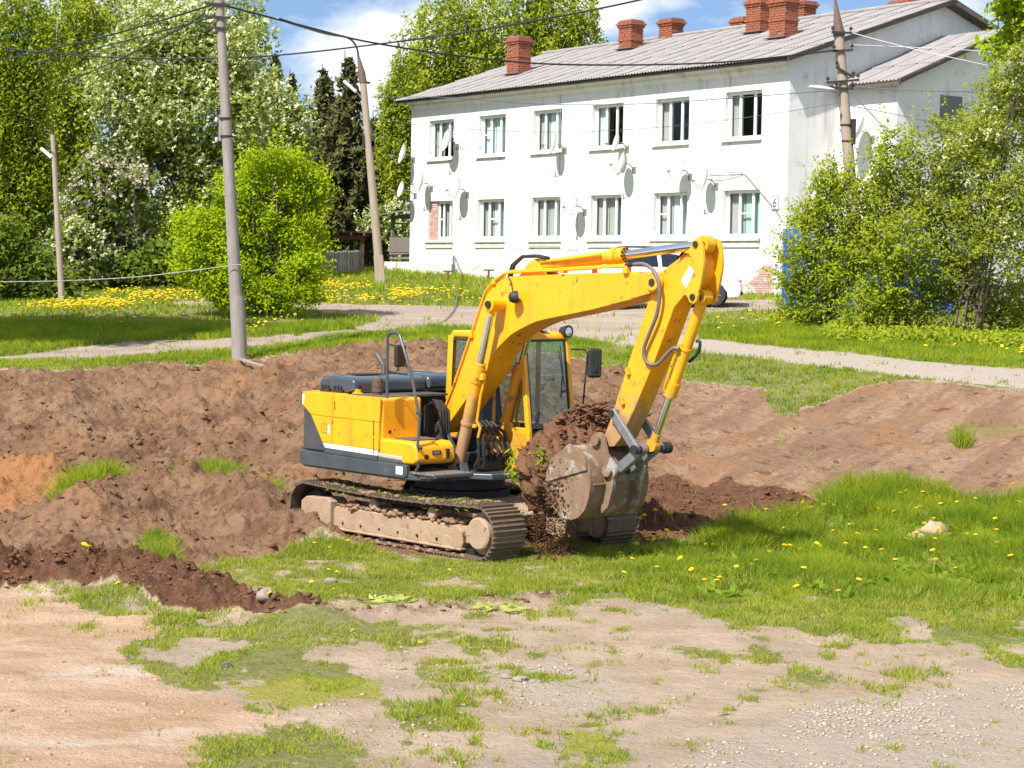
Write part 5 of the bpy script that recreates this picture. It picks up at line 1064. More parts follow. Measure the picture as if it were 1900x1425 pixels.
MB().b2(-9.4, -5.9, gy0 - .40, gy1 + .3, 5.584, 5.65).build('roof', M_WOODD, GZb).location = -g0
# ---- picket fence
M_PICK = [mat('grey picket', (.30, .27, .24), .85, 0, (.20, .18, .16), 5, .7), mat('faded green picket', (.26, .34, .30), .85, 0, (.30, .27, .24), 4, .8), mat('faded pink picket', (.38, .24, .21), .85, 0, (.28, .25, .22), 4, .8)]
f0, f1 = vpt(556, 513, 80), vpt(670, 513, 81.5)
FN = empty('picket_fence', (f0.x, f0.y, float(ground_z(f0.x, f0.y))), 0, 'low weathered picket fence with faded paint left of the lamp post', 'fence')
pk = [MB().prism([(-.045, 0), (.045, 0), (.045, .86), (.02, .92), (-.02, .92), (-.045, .86)], -.012, .012).mesh('picket', m) for m in M_PICK]
M_PTOP = mat('whitened picket end', (.72, .72, .70), .8); cap_me = MB().b2(-.047, .047, -.014, .014, .86, .93).mesh('picket_cap', M_PTOP)
nP = 25; d = f1 - f0
for k in range(nP):
    p = f0 + d * k / (nP - 1); z = float(ground_z(p.x, p.y)); loc = Vector((p.x, p.y, z)) - FN.location
    o = link_mesh('picket', pk[random.choice((0, 0, 1, 2))], FN, loc, (0, random.uniform(-.03, .03), math.atan2(d.y, d.x)), (1, 1, random.uniform(.95, 1.05)))
    link_mesh('picket_cap', cap_me, o)
for h in (.30, .74):
    a, b = Vector((f0.x, f0.y + .04, float(ground_z(f0.x, f0.y)) + h)), Vector((f1.x, f1.y + .04, float(ground_z(f1.x, f1.y)) + h)); MB().bar(a - FN.location, b - FN.location, .04, .09).build('rail', M_WOODG, FN)
for t in (.0, .36, 1.0): p = f0 + d * t; z = float(ground_z(p.x, p.y)); MB().b2(-.07, .07, -.06, .06, -.2, 1.0 if t < 1 else 1.05).build('post', M_WOODG, FN, loc=Vector((p.x, p.y - .04, z)) - FN.location)

# ---- blue board enclosure behind the bushes
M_BLUE = mat('bright blue paint', (.035, .16, .55), .6, 0, (.03, .12, .42), 4, .6)
be = empty('blue_enclosure', (7.9, 58.5, float(ground_z(7.9, 58.5))), 0, 'bright blue board enclosure mostly hidden behind the leafy bushes', 'fence')
bz = be.location.z
bm_ = MB().b2(-.07, .07, -.02, .02, 0, 1).mesh('board', M_BLUE)
for k in range(34):
    x = .02 + k * .15; link_mesh('board', bm_, be, (x, .04 * x + random.uniform(-.01, .01), -.1), (0, 0, .04), (1, 1, (5.40 if x < 2.7 else 5.15) - bz + .1 + random.uniform(-.02, .02)))
for z in (.4, 1.6): MB().bar((0, .05, z), (5.1, .25, z), .05, .09).build('rail', M_BLUE, be)

# ================================================================== white car
M_CARW = mat('white car paint', (.80, .81, .82), .25, 0, (.78, .79, .80), 3, .5, coat=.8); M_CGLASS = mat('dark tinted car glass', (.012, .014, .022), .06, 0, coat=.6); M_TYRE = mat('tyre rubber', (.022, .021, .02), .8, 0, (.045, .04, .036), 10, .6)
M_RIM = mat('alloy rim', (.55, .56, .57), .3, .8); M_RED = mat('red lamp', (.45, .008, .012), .15, coat=.5)
cf, cr = vpt(1376, 558, 58), vpt(1104, 558, 59)
cx, cyy = (cf.x + cr.x) / 2, 58.6
CAR = empty('parked_car', (cx, cyy, float(ground_z(cx, cyy)) + .02), math.atan2(-.6, 4.3), 'white crossover car with dark windows parked in front of the house', 'car')
CLn = 4.35; h = CLn / 2; W2 = .88
prof_ = [(-h + .05, .34), (-h, .50), (-h + .02, .80), (-h + .06, 1.02), (-h + .20, 1.06), (.95, 1.02), (1.35, .985), (1.75, .93), (h - .16, .84), (h - .03, .70), (h, .50), (h - .05, .28), (1.78, .24), (1.76, .42), (1.62, .60), (1.40, .68), (1.18, .60), (1.02, .42), (1.0, .22), (-.98, .22), (-1.0, .42), (-1.14, .60), (-1.36, .68), (-1.58, .60), (-1.72, .42), (-1.74, .26)]
MB().prism(prof_, -W2, W2).build('body', M_CARW, CAR, bevel=.06, seg=4)
cab = [(-h + .12, 1.05), (-h + .42, 1.48), (-h + .72, 1.60), (-.2, 1.645), (.30, 1.60), (.62, 1.46), (1.22, 1.03)]
cabv = []; n = len(cab)
mb = MB(); v = [(x, -W2 + .02 + .20 * (z - 1.03), z) for x, z in cab] + [(x, W2 - .02 - .20 * (z - 1.03), z) for x, z in cab]
mb.add(v, [tuple(range(n)), tuple(range(2 * n - 1, n - 1, -1))] + [(i, n + i, n + (i + 1) % n, (i + 1) % n) for i in range(n)]); mb.build('cabin', M_CARW, CAR, bevel=.05, seg=3)
def sidewin(poly):
    for s in (-1, 1):
        MB().add([(x, s * (W2 - .02 - .20 * (z - 1.03) + .006), z) for x, z in poly], [tuple(range(len(poly)))]).build('side_window', M_CGLASS, CAR)
sidewin([(-1.78, 1.12), (-1.62, 1.40), (-1.30, 1.46), (-1.22, 1.12)]); sidewin([(-1.14, 1.12), (-1.20, 1.46), (-.30, 1.52), (-.22, 1.12)]); sidewin([(-.12, 1.12), (-.18, 1.52), (.26, 1.49), (.52, 1.40), (.98, 1.10)])
MB().add([(.68, -.66, 1.47), (.68, .66, 1.47), (1.245, .76, 1.055), (1.245, -.76, 1.055)], [(0, 1, 2, 3)]).build('windscreen', M_CGLASS, CAR)
for s in (-1, 1):
    MB().tube([(-1.5, s * .66, 1.66), (-1.2, s * .66, 1.70), (-.1, s * .66, 1.70), (.15, s * .66, 1.64)], .018, 6).build('roof_rail', M_DARK, CAR)
    MB().box((-h + .10, s * (W2 - .10), .92), (.16, .26, .30)).build('tail_lamp', M_RED, CAR, bevel=.03)
    MB().box((h - .20, s * (W2 - .16), .76), (.34, .30, .14), Matrix.Rotation(R(12), 3, 'Y')).build('headlamp', M_LAMP, CAR, bevel=.03)
    MB().box((.98, s * (W2 + .08), 1.10), (.12, .18, .14)).build('door_mirror', M_CARW, CAR, bevel=.04)
    for x in (-.98, .02): MB().b2(x, x + .18, *sorted((s * W2, s * (W2 + .025))), .88, .91).build('door_handle', M_GALV, CAR, bevel=.008)
    for x in (-1.36, 1.40):
        o = MB().lathe([(.19, -.10), (.30, -.105), (.335, -.07), (.335, .07), (.30, .105), (.19, .10)], (x, s * (W2 - .10), .335), 'Y', 28).build('wheel', M_TYRE, CAR, smooth=40)
        MB().lathe([(.02, -.02), (.20, -.02), (.215, .03), (.205, .045), (.19, .02), (.02, .0)], (x, s * (W2 - .10) + s * .055, .335), 'Y', 28).build('rim', M_DARK, o, smooth=40)
        for k in range(7):
            t = k * 2 * math.pi / 7; MB().bar((x + .03 * math.cos(t), s * (W2 - .005), .335 + .03 * math.sin(t)), (x + .195 * math.cos(t), s * (W2 - .012), .335 + .195 * math.sin(t)), .022, .055, up=(0, 1, 0)).build('spoke', M_RIM, o)
        MB().lathe([(.195, -.015), (.215, -.015), (.215, .015), (.195, .015)], (x, s * (W2 - .015), .335), 'Y', 28).build('rim_lip', M_RIM, o, smooth=40)
        MB().lathe([(.01, -.012), (.045, -.012), (.045, .012), (.01, .012)], (x, s * (W2 + .0), .335), 'Y', 16).build('hub', M_RIM, o)
for x in (-1.18, -.16, 1.02): MB().b2(x, x + .012, -W2 - .002, -W2 + .01, .32, 1.02).build('door_gap', M_DARK, CAR)
MB().b2(h - .06, h + .012, -.45, .45, .34, .46).build('grille', M_DARK, CAR, bevel=.02)
MB().b2(-1.0, 1.0, -W2 - .01, W2 + .01, .20, .30).build('sill_trim', M_DARK, CAR, bevel=.02)
# ================================================================== trees and shrubs
def leaf_mat(name, c, c2, tr=.35): return mat(name, c, .55, 0, c2, attr='v', translucent=tr, spec=.06)
M_BARK = mat('brown bark', (.10, .075, .055), .9, 0, (.16, .12, .09), 6, .7, bump=.4, bscale=20); M_BIRCHB = mat('birch bark', (.62, .60, .56), .8, 0, (.70, .68, .65), 3, .6, c3=(.06, .05, .045), scale3=2.5, lo3=.58, hi3=.64, stretch=(.4, .4, 3))
L_BIRCH = leaf_mat('birch leaves', (.310, .365, .020), (.150, .210, .014)); L_BIRCH2 = leaf_mat('yellow green birch leaves', (.370, .425, .030), (.210, .270, .022))
L_CHERRY = leaf_mat('bird cherry leaves', (.350, .400, .070), (.110, .165, .026), .42); L_BLOS = leaf_mat('cream blossom', (.74, .74, .46), (.58, .62, .28), .35); L_PINK = leaf_mat('dull pink white blossom', (.60, .53, .43), (.45, .40, .29), .3)
L_MAPLE = leaf_mat('bright spring leaves', (.400, .500, .010), (.270, .380, .010), .4); L_BUSH = leaf_mat('fresh bush leaves', (.400, .460, .030), (.215, .280, .022), .42); L_BUSH2 = leaf_mat('olive bush leaves', (.390, .440, .045), (.200, .250, .030), .45)
L_SPRUCE = leaf_mat('spruce needles', (.150, .145, .045), (.050, .060, .024), .15); L_DARKB = leaf_mat('dark shrub leaves', (.190, .250, .026), (.100, .150, .018), .35); L_SPRUCE2 = leaf_mat('young spruce tips', (.115, .095, .015), (.06, .055, .014), .15)  # L_DARKB is simply a darker green leaf colour for the shrubs
def leaves(P, size, hang=0.0, v=None, aspect=1.55, up=None):
    'rhombic leaf at every point: (4n,3) vertices, (n,4) faces, per vertex tone'
    n = len(P); size = np.broadcast_to(size, n)[:, None]
    a = rng.normal(size=(n, 3)); a[:, 2] -= hang; a /= np.linalg.norm(a, axis=1)[:, None]
    b = rng.normal(size=(n, 3)); b -= (b * a).sum(1)[:, None] * a; b /= np.linalg.norm(b, axis=1)[:, None]
    nb_ = rng.normal(size=(n, 3)) * .62 + np.array([-.28, -.42, .72]); nb_ /= np.linalg.norm(nb_, axis=1)[:, None]      # leaf blades turn towards the light
    a = a - (a * nb_).sum(1)[:, None] * nb_; a /= np.linalg.norm(a, axis=1)[:, None]; b = np.cross(nb_, a); c = nb_; k = size * .5
    V = np.stack([P - a * k * aspect, P + b * k * .72 + c * k * .12, P + a * k * aspect, P - b * k * .72 + c * k * .12], 1).reshape(-1, 3)
    Fc = np.arange(4 * n).reshape(n, 4)
    v = rng.random(n) if v is None else np.clip(v + rng.normal(size=n) * .18, 0, 1)
    return V, Fc, np.repeat(v, 4)
def leaf_obj(name, P, size, m, parent, hang=0.0, v=None, aspect=1.55):
    off = np.array(parent.location) if parent else 0
    V, Fc, t = leaves(np.asarray(P) - off, size, hang, v, aspect)
    return np_mesh(name, V, Fc, m, parent, False, dict(v=t))
def clumps(blobs, n_clump, per, spread, shell=.55, seed=0, flat=1.0):
    'clump centres in a set of ellipsoids (centre, radii), leaves around each centre; returns points, clump centres, tone'
    r = np.random.default_rng(seed); vol = np.array([b[1][0] * b[1][1] * b[1][2] for b in blobs]) ** .75; vol /= vol.sum(); C = []
    for (c, rad), f in zip(blobs, vol):
        k = max(4, int(n_clump * f)); d = r.normal(size=(k, 3)); d /= np.linalg.norm(d, axis=1)[:, None]
        q = (shell + (1 - shell) * r.random(k)) ** .9; q *= .86 + .28 * r.random(k)
        C.append(np.array(c) + d * q[:, None] * np.array(rad))
    C = np.concatenate(C); s = spread * (.6 + .8 * r.random(len(C)))
    g = r.normal(size=(len(C), per, 3)); g[..., 2] *= .75 * flat
    P = C[:, None] + g * s[:, None, None]; tone = np.repeat(r.random(len(C)), per)
    return P.reshape(-1, 3), C, tone
def branches(base, top, r0, targets, m, parent, rl=.5, nb=40, name='trunk', seed=1, lean=None, n=7):
    'tapered trunk with limbs reaching towards clump centres'
    rr = random.Random(seed); off = Vector(parent.location); mb = MB(); base, top = Vector(base), Vector(top); H = top - base
    bend = Vector((rr.uniform(-.03, .03), rr.uniform(-.03, .03), 0)) * H.length
    spine = [base + H * t + bend * math.sin(math.pi * t) for t in np.linspace(0, 1, 7)]; spine[0] = spine[0] - Vector((0, 0, .3))
    mb.tube([p - off for p in spine], r0, n, r0 * .18)
    T = list(targets); rr.shuffle(T)
    for c in T[:nb]:
        c = Vector(c); t = min(.95, max(.12, ((c.z - base.z) / max(H.z, .1)) * rr.uniform(.45, .85))); s = base + H * t + bend * math.sin(math.pi * t)
        mid = s.lerp(c, .5) + Vector((rr.uniform(-.15, .15), rr.uniform(-.15, .15), rr.uniform(.0, .3) * (c - s).length * .4)); r1 = r0 * rl * (1 - t * .7)
        mb.tube([q - off for q in (s, s.lerp(mid, .5) + Vector((0, 0, .05)), mid, mid.lerp(c, .55), c)], r1, 5, r1 * .12)
    return mb.build(name, m, parent, smooth=60)
def ground_at(px, Y): return on_ground(px, Y)
def mpp(Y): return Y / FPX
def tree_root(name, px, Y, label, cat='tree', group=None):
    p = ground_at(px, Y); return empty(name, p, 0, label, cat, group), p

def round_tree(name, label, px, Y, blobs_px, n_clump, per, size, m, seed, spread=.28, trunk=.12, bark=None, blossom=None, hang=.2, cat='tree', shell=.5, nb=40, ground_px=None, group=None, multi=1, depth=.9, shoots=0):
    root, g = tree_root(name, ground_px or px, Y, label, cat, group); k = mpp(Y); B = []
    for (bx, by, rx, ry) in blobs_px: c = at(bx, by, Y + random.uniform(-.6, .6)); B.append(((c.x, c.y, c.z), (rx * k, rx * k * depth, ry * k)))
    P, C, t = clumps(B, n_clump, per, spread, shell, seed)
    keep = P[:, 2] > ground_z(P[:, 0], P[:, 1]) + .03; P, t = P[keep], t[keep]
    leaf_obj('crown', P, size * (.7 + .6 * np.random.default_rng(seed).random(len(P))), m, root, hang, t)
    if shoots:      # leafy sprays standing out of the outline
        r = np.random.default_rng(seed + 2); S = C[r.integers(0, len(C), shoots)]; cen = np.mean([b[0] for b in B], 0); d = S - cen; d /= np.linalg.norm(d, axis=1)[:, None]; d = d * .8 + r.normal(size=d.shape) * .35 + np.array([0, 0, .75]); d /= np.linalg.norm(d, axis=1)[:, None]
        L = r.uniform(.35, 1.0, shoots); q_ = r.random((shoots, 26)); Ps = (S[:, None] + d[:, None] * (q_ * L[:, None])[..., None] + r.normal(size=(shoots, 26, 3)) * .045).reshape(-1, 3); tn = np.repeat(r.random(shoots) * .5, 26)
        kp = Ps[:, 2] > ground_z(Ps[:, 0], Ps[:, 1]) + .05; leaf_obj('shoots', Ps[kp], size * (.7 + .6 * r.random(kp.sum())), m, root, hang, tn[kp])
    topz = max(b[0][2] for b in B) + .2; cx = np.mean([b[0][0] for b in B])
    if multi == 1: branches(g, (cx * .7 + g.x * .3, g.y, topz), trunk, C, bark or M_BARK, root, nb=nb, seed=seed)
    else:
        for i in range(multi):
            a = i * 2 * math.pi / multi + seed; C2 = C[i::multi]; s = g + Vector((math.cos(a) * .35, math.sin(a) * .25, 0)); s.z = float(ground_z(s.x, s.y))
            tgt = Vector(C2[np.argmax(C2[:, 2])]); branches(s, s.lerp(tgt, .85), trunk * random.uniform(.6, 1), C2, bark or M_BARK, root, nb=nb // multi, seed=seed + i, name='stem')
    if blossom:
        bm, share, bs = blossom; r = np.random.default_rng(seed + 5); q = r.random(len(C)) < share; Cb = C[q]
        rc = r.normal(size=(len(Cb), 9, 1, 3)) * spread * .95; rc[..., 2] += spread * .35; ax = r.normal(size=(len(Cb), 9, 1, 3)) * .5 + np.array([-.2, -.3, -.5]); ax /= np.linalg.norm(ax, axis=-1)[..., None]; g_ = rc + ax * np.linspace(-.5, .5, 6)[None, None, :, None] * bs * 2.1 + r.normal(size=(len(Cb), 9, 6, 3)) * bs * .22; Pb = (Cb[:, None, None] + g_).reshape(-1, 3)
        kb = Pb[:, 2] > ground_z(Pb[:, 0], Pb[:, 1]) + .1
        leaf_obj('blossom', Pb[kb], bs, bm, root, .3, None, 1.2)
    return root
def birch(name, label, px, Y, top_py, crown, n_strand, m, seed, size=.17, trunk=.16, lean=0, base_py=None, len_=(1.0, 2.8), per=44):
    'weeping birch: hanging strings of small leaves; crown = list of pixel ellipses'
    root, g = tree_root(name, px, Y, label); r = np.random.default_rng(seed); k = mpp(Y); S = []
    w_ = np.array([c[2] * c[3] for c in crown], float); w_ /= w_.sum()
    for (bx, by, rx, ry), f in zip(crown, w_):
        n = int(n_strand * f); d = r.normal(size=(n, 3)); d /= np.linalg.norm(d, axis=1)[:, None]; q = .35 + .7 * r.random(n) ** .6
        c = np.array(at(bx, by, Y)); S.append(c + d * q[:, None] * np.array([rx * k, rx * k * .8, ry * k]))
    S = np.concatenate(S); L = r.uniform(*len_, len(S)); sw = r.normal(size=(len(S), 2)) * .12
    t = (np.arange(per) + r.random((len(S), per))) / per
    P = np.stack([S[:, 0, None] + sw[:, 0, None] * t * L[:, None] + r.normal(size=t.shape) * .15, S[:, 1, None] + sw[:, 1, None] * t * L[:, None] + r.normal(size=t.shape) * .15, S[:, 2, None] + .25 * np.sin(t * 3) - t * L[:, None]], -1).reshape(-1, 3)
    tone = np.repeat(r.random(len(S)), per)
    keep = P[:, 2] > ground_z(P[:, 0], P[:, 1]) + .2; P, tone = P[keep], tone[keep]
    leaf_obj('crown', P, size * (.7 + .6 * r.random(len(P))), m, root, .9, tone, 1.5)
    tp = at(px + lean, top_py, Y)
    branches(g, tp, trunk, S, M_BIRCHB, root, rl=.32, nb=46, seed=seed)
    return root
def spruce(name, label, px, Y, top_py, halfw_px, seed, bottom=.06):
    root, g = tree_root(name, px, Y, label); r = np.random.default_rng(seed); tp = at(px, top_py, Y); H = tp.z - g.z; W_ = halfw_px * mpp(Y)
    PT, TN = [], []; mb = MB(); off = Vector(g); mb.cyl((0, 0, -.3), tp - g, .20, .02, n=8)
    z = bottom * H
    while z < H - .15:
        f = 1 - z / H; n = max(4, int(6 * f + 4)); bl = W_ * (f ** .75) * 1.0
        for i in range(n):
            a = r.random() * 6.283; l = bl * r.uniform(.65, 1.1) + .12; m_ = max(12, int(44 * l)); s = r.random(m_) ** .7
            droop = -.30 * l * s ** 1.2 + .12 * l * s ** 3
            sx = np.cos(a) * l * s; sy = np.sin(a) * l * s; wd = .20 * l * (1 - s) + .06
            side = r.normal(size=m_) * wd; P = np.stack([g.x + sx - np.sin(a) * side, g.y + sy + np.cos(a) * side, g.z + z + droop - np.abs(r.normal(size=m_)) * .22 * (.4 + s)], -1)
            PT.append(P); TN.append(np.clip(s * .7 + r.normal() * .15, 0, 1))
            if i % 2 == 0: mb.tube([(0, 0, z), (math.cos(a) * l * .5, math.sin(a) * l * .5, z - .12 * l), (math.cos(a) * l * .95, math.sin(a) * l * .95, z - .2 * l)], .025 * (f + .2), 4, .006)
        z += r.uniform(.22, .40)
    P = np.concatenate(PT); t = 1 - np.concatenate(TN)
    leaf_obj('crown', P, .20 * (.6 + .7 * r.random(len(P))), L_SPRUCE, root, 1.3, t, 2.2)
    mb.build('trunk', M_BARK, root); return root

# --- left background
birch('birch_tree', 'weeping birch filling the left edge of the picture', 18, 70, -40, [(20, 60, 95, 90), (-10, 200, 95, 110), (40, 330, 70, 120), (-20, 420, 80, 90)], 900, L_BIRCH, 3, .115, .18, -6, len_=(.8, 2.8), per=52)
birch('birch_tree', 'slender birch just right of the leftmost birch', 92, 84, -60, [(120, 20, 75, 60), (130, 130, 70, 90), (120, 230, 60, 80), (150, 300, 70, 60)], 480, L_BIRCH2, 4, .135, .14, 30, len_=(1.0, 2.6), per=44)
birch('birch_tree', 'thin open birch behind the top of the bird cherry', 225, 105, -70, [(190, 0, 70, 60), (240, 20, 80, 60), (330, 0, 90, 50), (150, 80, 60, 60)], 330, L_BIRCH2, 5, .15, .12, 0, len_=(.8, 2.0), per=22)
birch('birch_tree', 'pale birch top right of the rim pole', 455, 110, -80, [(430, 0, 60, 50), (460, 60, 50, 60)], 150, L_BIRCH2, 15, .15, .10, 0, len_=(.8, 2.0), per=20)
round_tree('bird_cherry_tree', 'large bird cherry covered in cream blossom behind the rim pole', 330, 76, [(300, 120, 120, 95), (400, 110, 95, 100), (250, 210, 100, 90), (380, 230, 130, 110), (300, 330, 110, 90), (430, 330, 110, 80), (330, 430, 90, 80), (260, 470, 60, 60), (340, 60, 80, 50)], 470, 96, .135, L_CHERRY, 6, .36, .22, blossom=(L_BLOS, 1.0, .145), nb=60, shell=.55)
round_tree('bird_cherry_tree', 'smaller pale bird cherry between the big one and the spruces', 545, 82, [(510, 190, 50, 55), (530, 250, 48, 65), (490, 260, 60, 70), (530, 330, 50, 60)], 150, 96, .135, L_CHERRY, 7, .36, .14, blossom=(L_BLOS, 1.0, .145))
round_tree('flowering_shrub', 'dull pinkish blossoming shrub behind the distant lamp post', 190, 69, [(190, 370, 70, 70), (160, 430, 60, 60), (230, 340, 45, 45), (215, 470, 60, 55)], 240, 36, .16, L_DARKB, 8, .22, .07, blossom=(L_PINK, .95, .12), cat='shrub', multi=3)
round_tree('flowering_shrub', 'low white flowering shrub at the foot of the distant lamp post', 145, 67, [(145, 470, 40, 55), (175, 500, 35, 40)], 70, 40, .15, L_CHERRY, 9, .2, .05, blossom=(L_BLOS, .9, .12), cat='shrub', multi=2)
round_tree('green_shrub', 'dark green shrub at the left edge below the birch', 45, 63, [(40, 510, 60, 55), (-10, 480, 55, 70), (85, 530, 40, 40)], 200, 60, .15, L_DARKB, 10, .22, .06, cat='shrub', multi=4)
round_tree('green_shrub', 'mid green shrub under the bird cherry left of the rim pole', 270, 68, [(250, 510, 55, 35), (310, 500, 60, 45), (360, 490, 50, 50)], 170, 60, .15, L_DARKB, 11, .22, .05, cat='shrub', multi=4)
round_tree('rounded_maple', 'bright yellow green rounded maple bush behind the rim pole', 500, 53, [(525, 345, 72, 62), (455, 365, 52, 52), (570, 360, 36, 52), (400, 430, 55, 55), (480, 430, 80, 52), (548, 440, 52, 52), (365, 490, 42, 42), (425, 505, 60, 42), (350, 420, 28, 30), (495, 300, 34, 22), (510, 500, 75, 50), (450, 540, 65, 32), (560, 510, 38, 48), (530, 550, 55, 25)], 760, 74, .070, L_MAPLE, 12, .16, .075, cat='tree', shoots=170, multi=6, nb=70, shell=.62)
# --- spruces and centre
spruce('spruce_tree', 'tall dark spruce just left of the leaning lamp post', 640, 98, 92, 92, 21)
spruce('spruce_tree', 'dark spruce left of the tallest spruce', 598, 101, 118, 84, 22)
spruce('spruce_tree', 'spruce whose top shows above the bird cherry', 505, 108, 95, 56, 23)
spruce('spruce_tree', 'dark spruce between the lamp post and the house birch', 692, 104, 205, 66, 24)
spruce('spruce_tree', 'short spruce top right of the highest bird cherry branches', 538, 112, 128, 30, 25)
birch('birch_tree', 'big weeping birch behind the left half of the white house', 962, 100, -120, [(820, 60, 85, 90), (930, 20, 110, 80), (1040, 20, 75, 80), (790, 160, 60, 80), (900, 130, 110, 60), (1010, 90, 90, 60), (1070, 60, 45, 60)], 820, L_BIRCH2, 26, .145, .22, 10, len_=(1.0, 3.0), per=50)
birch('birch_tree', 'narrow birch hanging down beside the left corner of the white house', 745, 93, 60, [(750, 170, 45, 70), (735, 240, 35, 70), (748, 310, 32, 50)], 320, L_BIRCH2, 27, .13, .10, 0, len_=(.8, 2.2), per=44)
round_tree('flowering_shrub', 'pale flowering shrub behind the porch of the white house', 715, 88, [(715, 420, 36, 42), (740, 450, 30, 50), (690, 460, 24, 45)], 110, 50, .15, L_DARKB, 28, .2, .05, blossom=(L_BLOS, .95, .12), cat='shrub', multi=3)
# --- right hand bushes
round_tree('leafy_bush', 'light green bush in front of the right corner of the white house', 1520, 50, [(1510, 430, 50, 75), (1545, 370, 50, 70), (1480, 500, 36, 60), (1545, 520, 55, 70), (1500, 560, 50, 40)], 250, 46, .068, L_BUSH, 31, .17, .045, cat='bush', shoots=110, multi=5, nb=60, shell=.35)
round_tree('leafy_bush', 'middle bush of the right hand thicket rising beside the spike capped post', 1640, 49, [(1630, 380, 60, 70), (1600, 470, 60, 80), (1670, 300, 50, 60), (1670, 460, 60, 80), (1620, 560, 70, 45)], 330, 46, .068, L_BUSH, 32, .17, .035, cat='bush', shoots=150, multi=6, nb=70, shell=.35)
round_tree('leafy_bush', 'tall olive green bush at the right edge of the picture', 1790, 48.5, [(1800, 270, 80, 80), (1865, 190, 60, 75), (1895, 130, 45, 45), (1740, 380, 75, 90), (1850, 400, 85, 110), (1760, 520, 85, 80), (1870, 560, 70, 60), (1700, 560, 50, 50)], 640, 48, .068, L_BUSH2, 33, .17, .038, cat='bush', shoots=240, multi=7, nb=90, shell=.30, blossom=(L_BLOS, .12, .07))
round_tree('leafy_bush', 'bush just past the right edge reaching into the picture', 1960, 49.5, [(1950, 280, 80, 110), (1960, 450, 80, 110)], 230, 44, .066, L_BUSH, 34, .17, .04, cat='bush', shoots=60, multi=5, nb=40, shell=.35)
round_tree('maple_tree', 'maple whose branch hangs into the upper right corner', 2010, 52, [(1885, 30, 38, 34), (1870, 85, 26, 20), (1950, 20, 60, 60), (2010, 60, 80, 80), (1900, -20, 50, 30)], 190, 48, .15, L_MAPLE, 35, .22, .14, cat='tree', nb=24)
# --- tree left of the frame whose shadow falls across the lawn
round_tree('lime_tree', 'broad leafy tree standing just outside the left edge', -387, 41.5, [(-387, -390, 250, 190), (-560, -330, 220, 170), (-330, -300, 190, 120)], 300, 60, .28, L_CHERRY, 36, .42, .22, nb=30)
# low weeds at the foot of the right hand bushes
r_ = np.random.default_rng(77); wp = []
for k in range(420):
    px = r_.uniform(1440, 1990); p = on_ground(px, r_.uniform(46.2, 49.5) + (3.5 if px < 1540 else 0)); wp.append((p.x, p.y, p.z))
wp = np.array(wp); WP = (wp[:, None] + r_.normal(size=(len(wp), 26, 3)) * np.array([.14, .14, .09]) + np.array([0, 0, .13])).reshape(-1, 3)
tag(leaf_obj('ground_cover', WP, .075, L_BUSH, None, 0, np.repeat(r_.random(len(wp)), 26)), 'low nettles and weeds under the right hand bushes', 'weeds', kind='stuff')
# ================================================================== grass, flowers, soil clods, stones
L_GRASS = leaf_mat('meadow grass', (.370, .440, .032), (.180, .275, .020), .45); L_GRASSD = leaf_mat('short dry lawn', (.430, .440, .080), (.255, .320, .040), .4)
M_CLOD = mat('soil clod', (.215, .108, .058), .98, 0, (.150, .072, .040), 2, .7, bump=.5, bscale=50, attr='v', spec=.1); M_STONE = mat('pale gravel stone', (.48, .40, .32), .9, 0, (.33, .265, .205), attr='v', spec=.2)
M_CLAYC = mat('sandy crumb', (.46, .30, .19), .98, 0, (.34, .21, .13), attr='v', spec=.1)
M_DFL = mat('dandelion yellow', (.86, .66, .010), .7, 0, (.80, .56, .008), 20, .6, translucent=.2); M_DST = mat('dandelion stem', (.20, .26, .05), .7)
area = (U_[1:] - U_[:-1])[None, :] * ((Y_[1:] + Y_[:-1]) / 2)[:, None] * (Y_[1:] - Y_[:-1])[:, None]
mid = lambda a: (a[:-1, :-1] + a[1:, :-1] + a[:-1, 1:] + a[1:, 1:]) / 4
cPX, cPY, cY, cX = mid(PX), mid(PY), mid(GY), mid(GX); cG = mid(grass); inview = (np.abs(cX / cY) < .31).astype(float)
def sample(weight, n, seed):
    r = np.random.default_rng(seed); w_ = (weight * area).ravel(); cs = np.cumsum(w_); k = np.searchsorted(cs, r.random(n) * cs[-1]); i, j = np.divmod(k, weight.shape[1])
    y = Y_[i] + r.random(n) * (Y_[i + 1] - Y_[i]); u = U_[j] + r.random(n) * (U_[j + 1] - U_[j]); x = u * y
    return x, y, ground_z(x, y), i, j
def blades(name, weight, n, h, w_, m, seed, label, hmap=None, lean=.75, tone=None):
    r = np.random.default_rng(seed); cl_ = sstep(.30, .66, mid(fbm(GX * 4.5, GY * 4.5, seed + 40, 3, .6))); x, y, z, i, j = sample(weight * (.12 + cl_), n, seed); hh = r.uniform(*h, n) * (.75 + .5 * fbm(x * 1.7, y * 1.7, seed, 3))
    if hmap is not None: hh = hh * hmap[i, j]
    ww = r.uniform(*w_, n); a = r.random(n) * 6.283; l = r.normal(size=n) * lean; b = r.random(n) * 6.283
    P = np.stack([x, y, z - .01], -1); dx = np.stack([np.cos(a), np.sin(a), 0 * a], -1) * ww[:, None] * .5; tip = np.stack([np.cos(b) * l * hh, np.sin(b) * l * hh, hh], -1)
    V = np.stack([P - dx, P + dx, P + tip], 1).reshape(-1, 3); t = np.clip(fbm(x * 1.2, y * 1.2, seed + 3, 5, .65) * 2.8 - .95 + r.normal(size=n) * .24, 0, 1)
    o = np_mesh(name, V, np.arange(3 * n).reshape(n, 3), m, None, False, dict(v=np.repeat(t, 3))); return tag(o, label, 'grass', kind='stuff')
nearW = cG * (cY < 40) * (cY > 12.5) * (cPY > 820) * inview
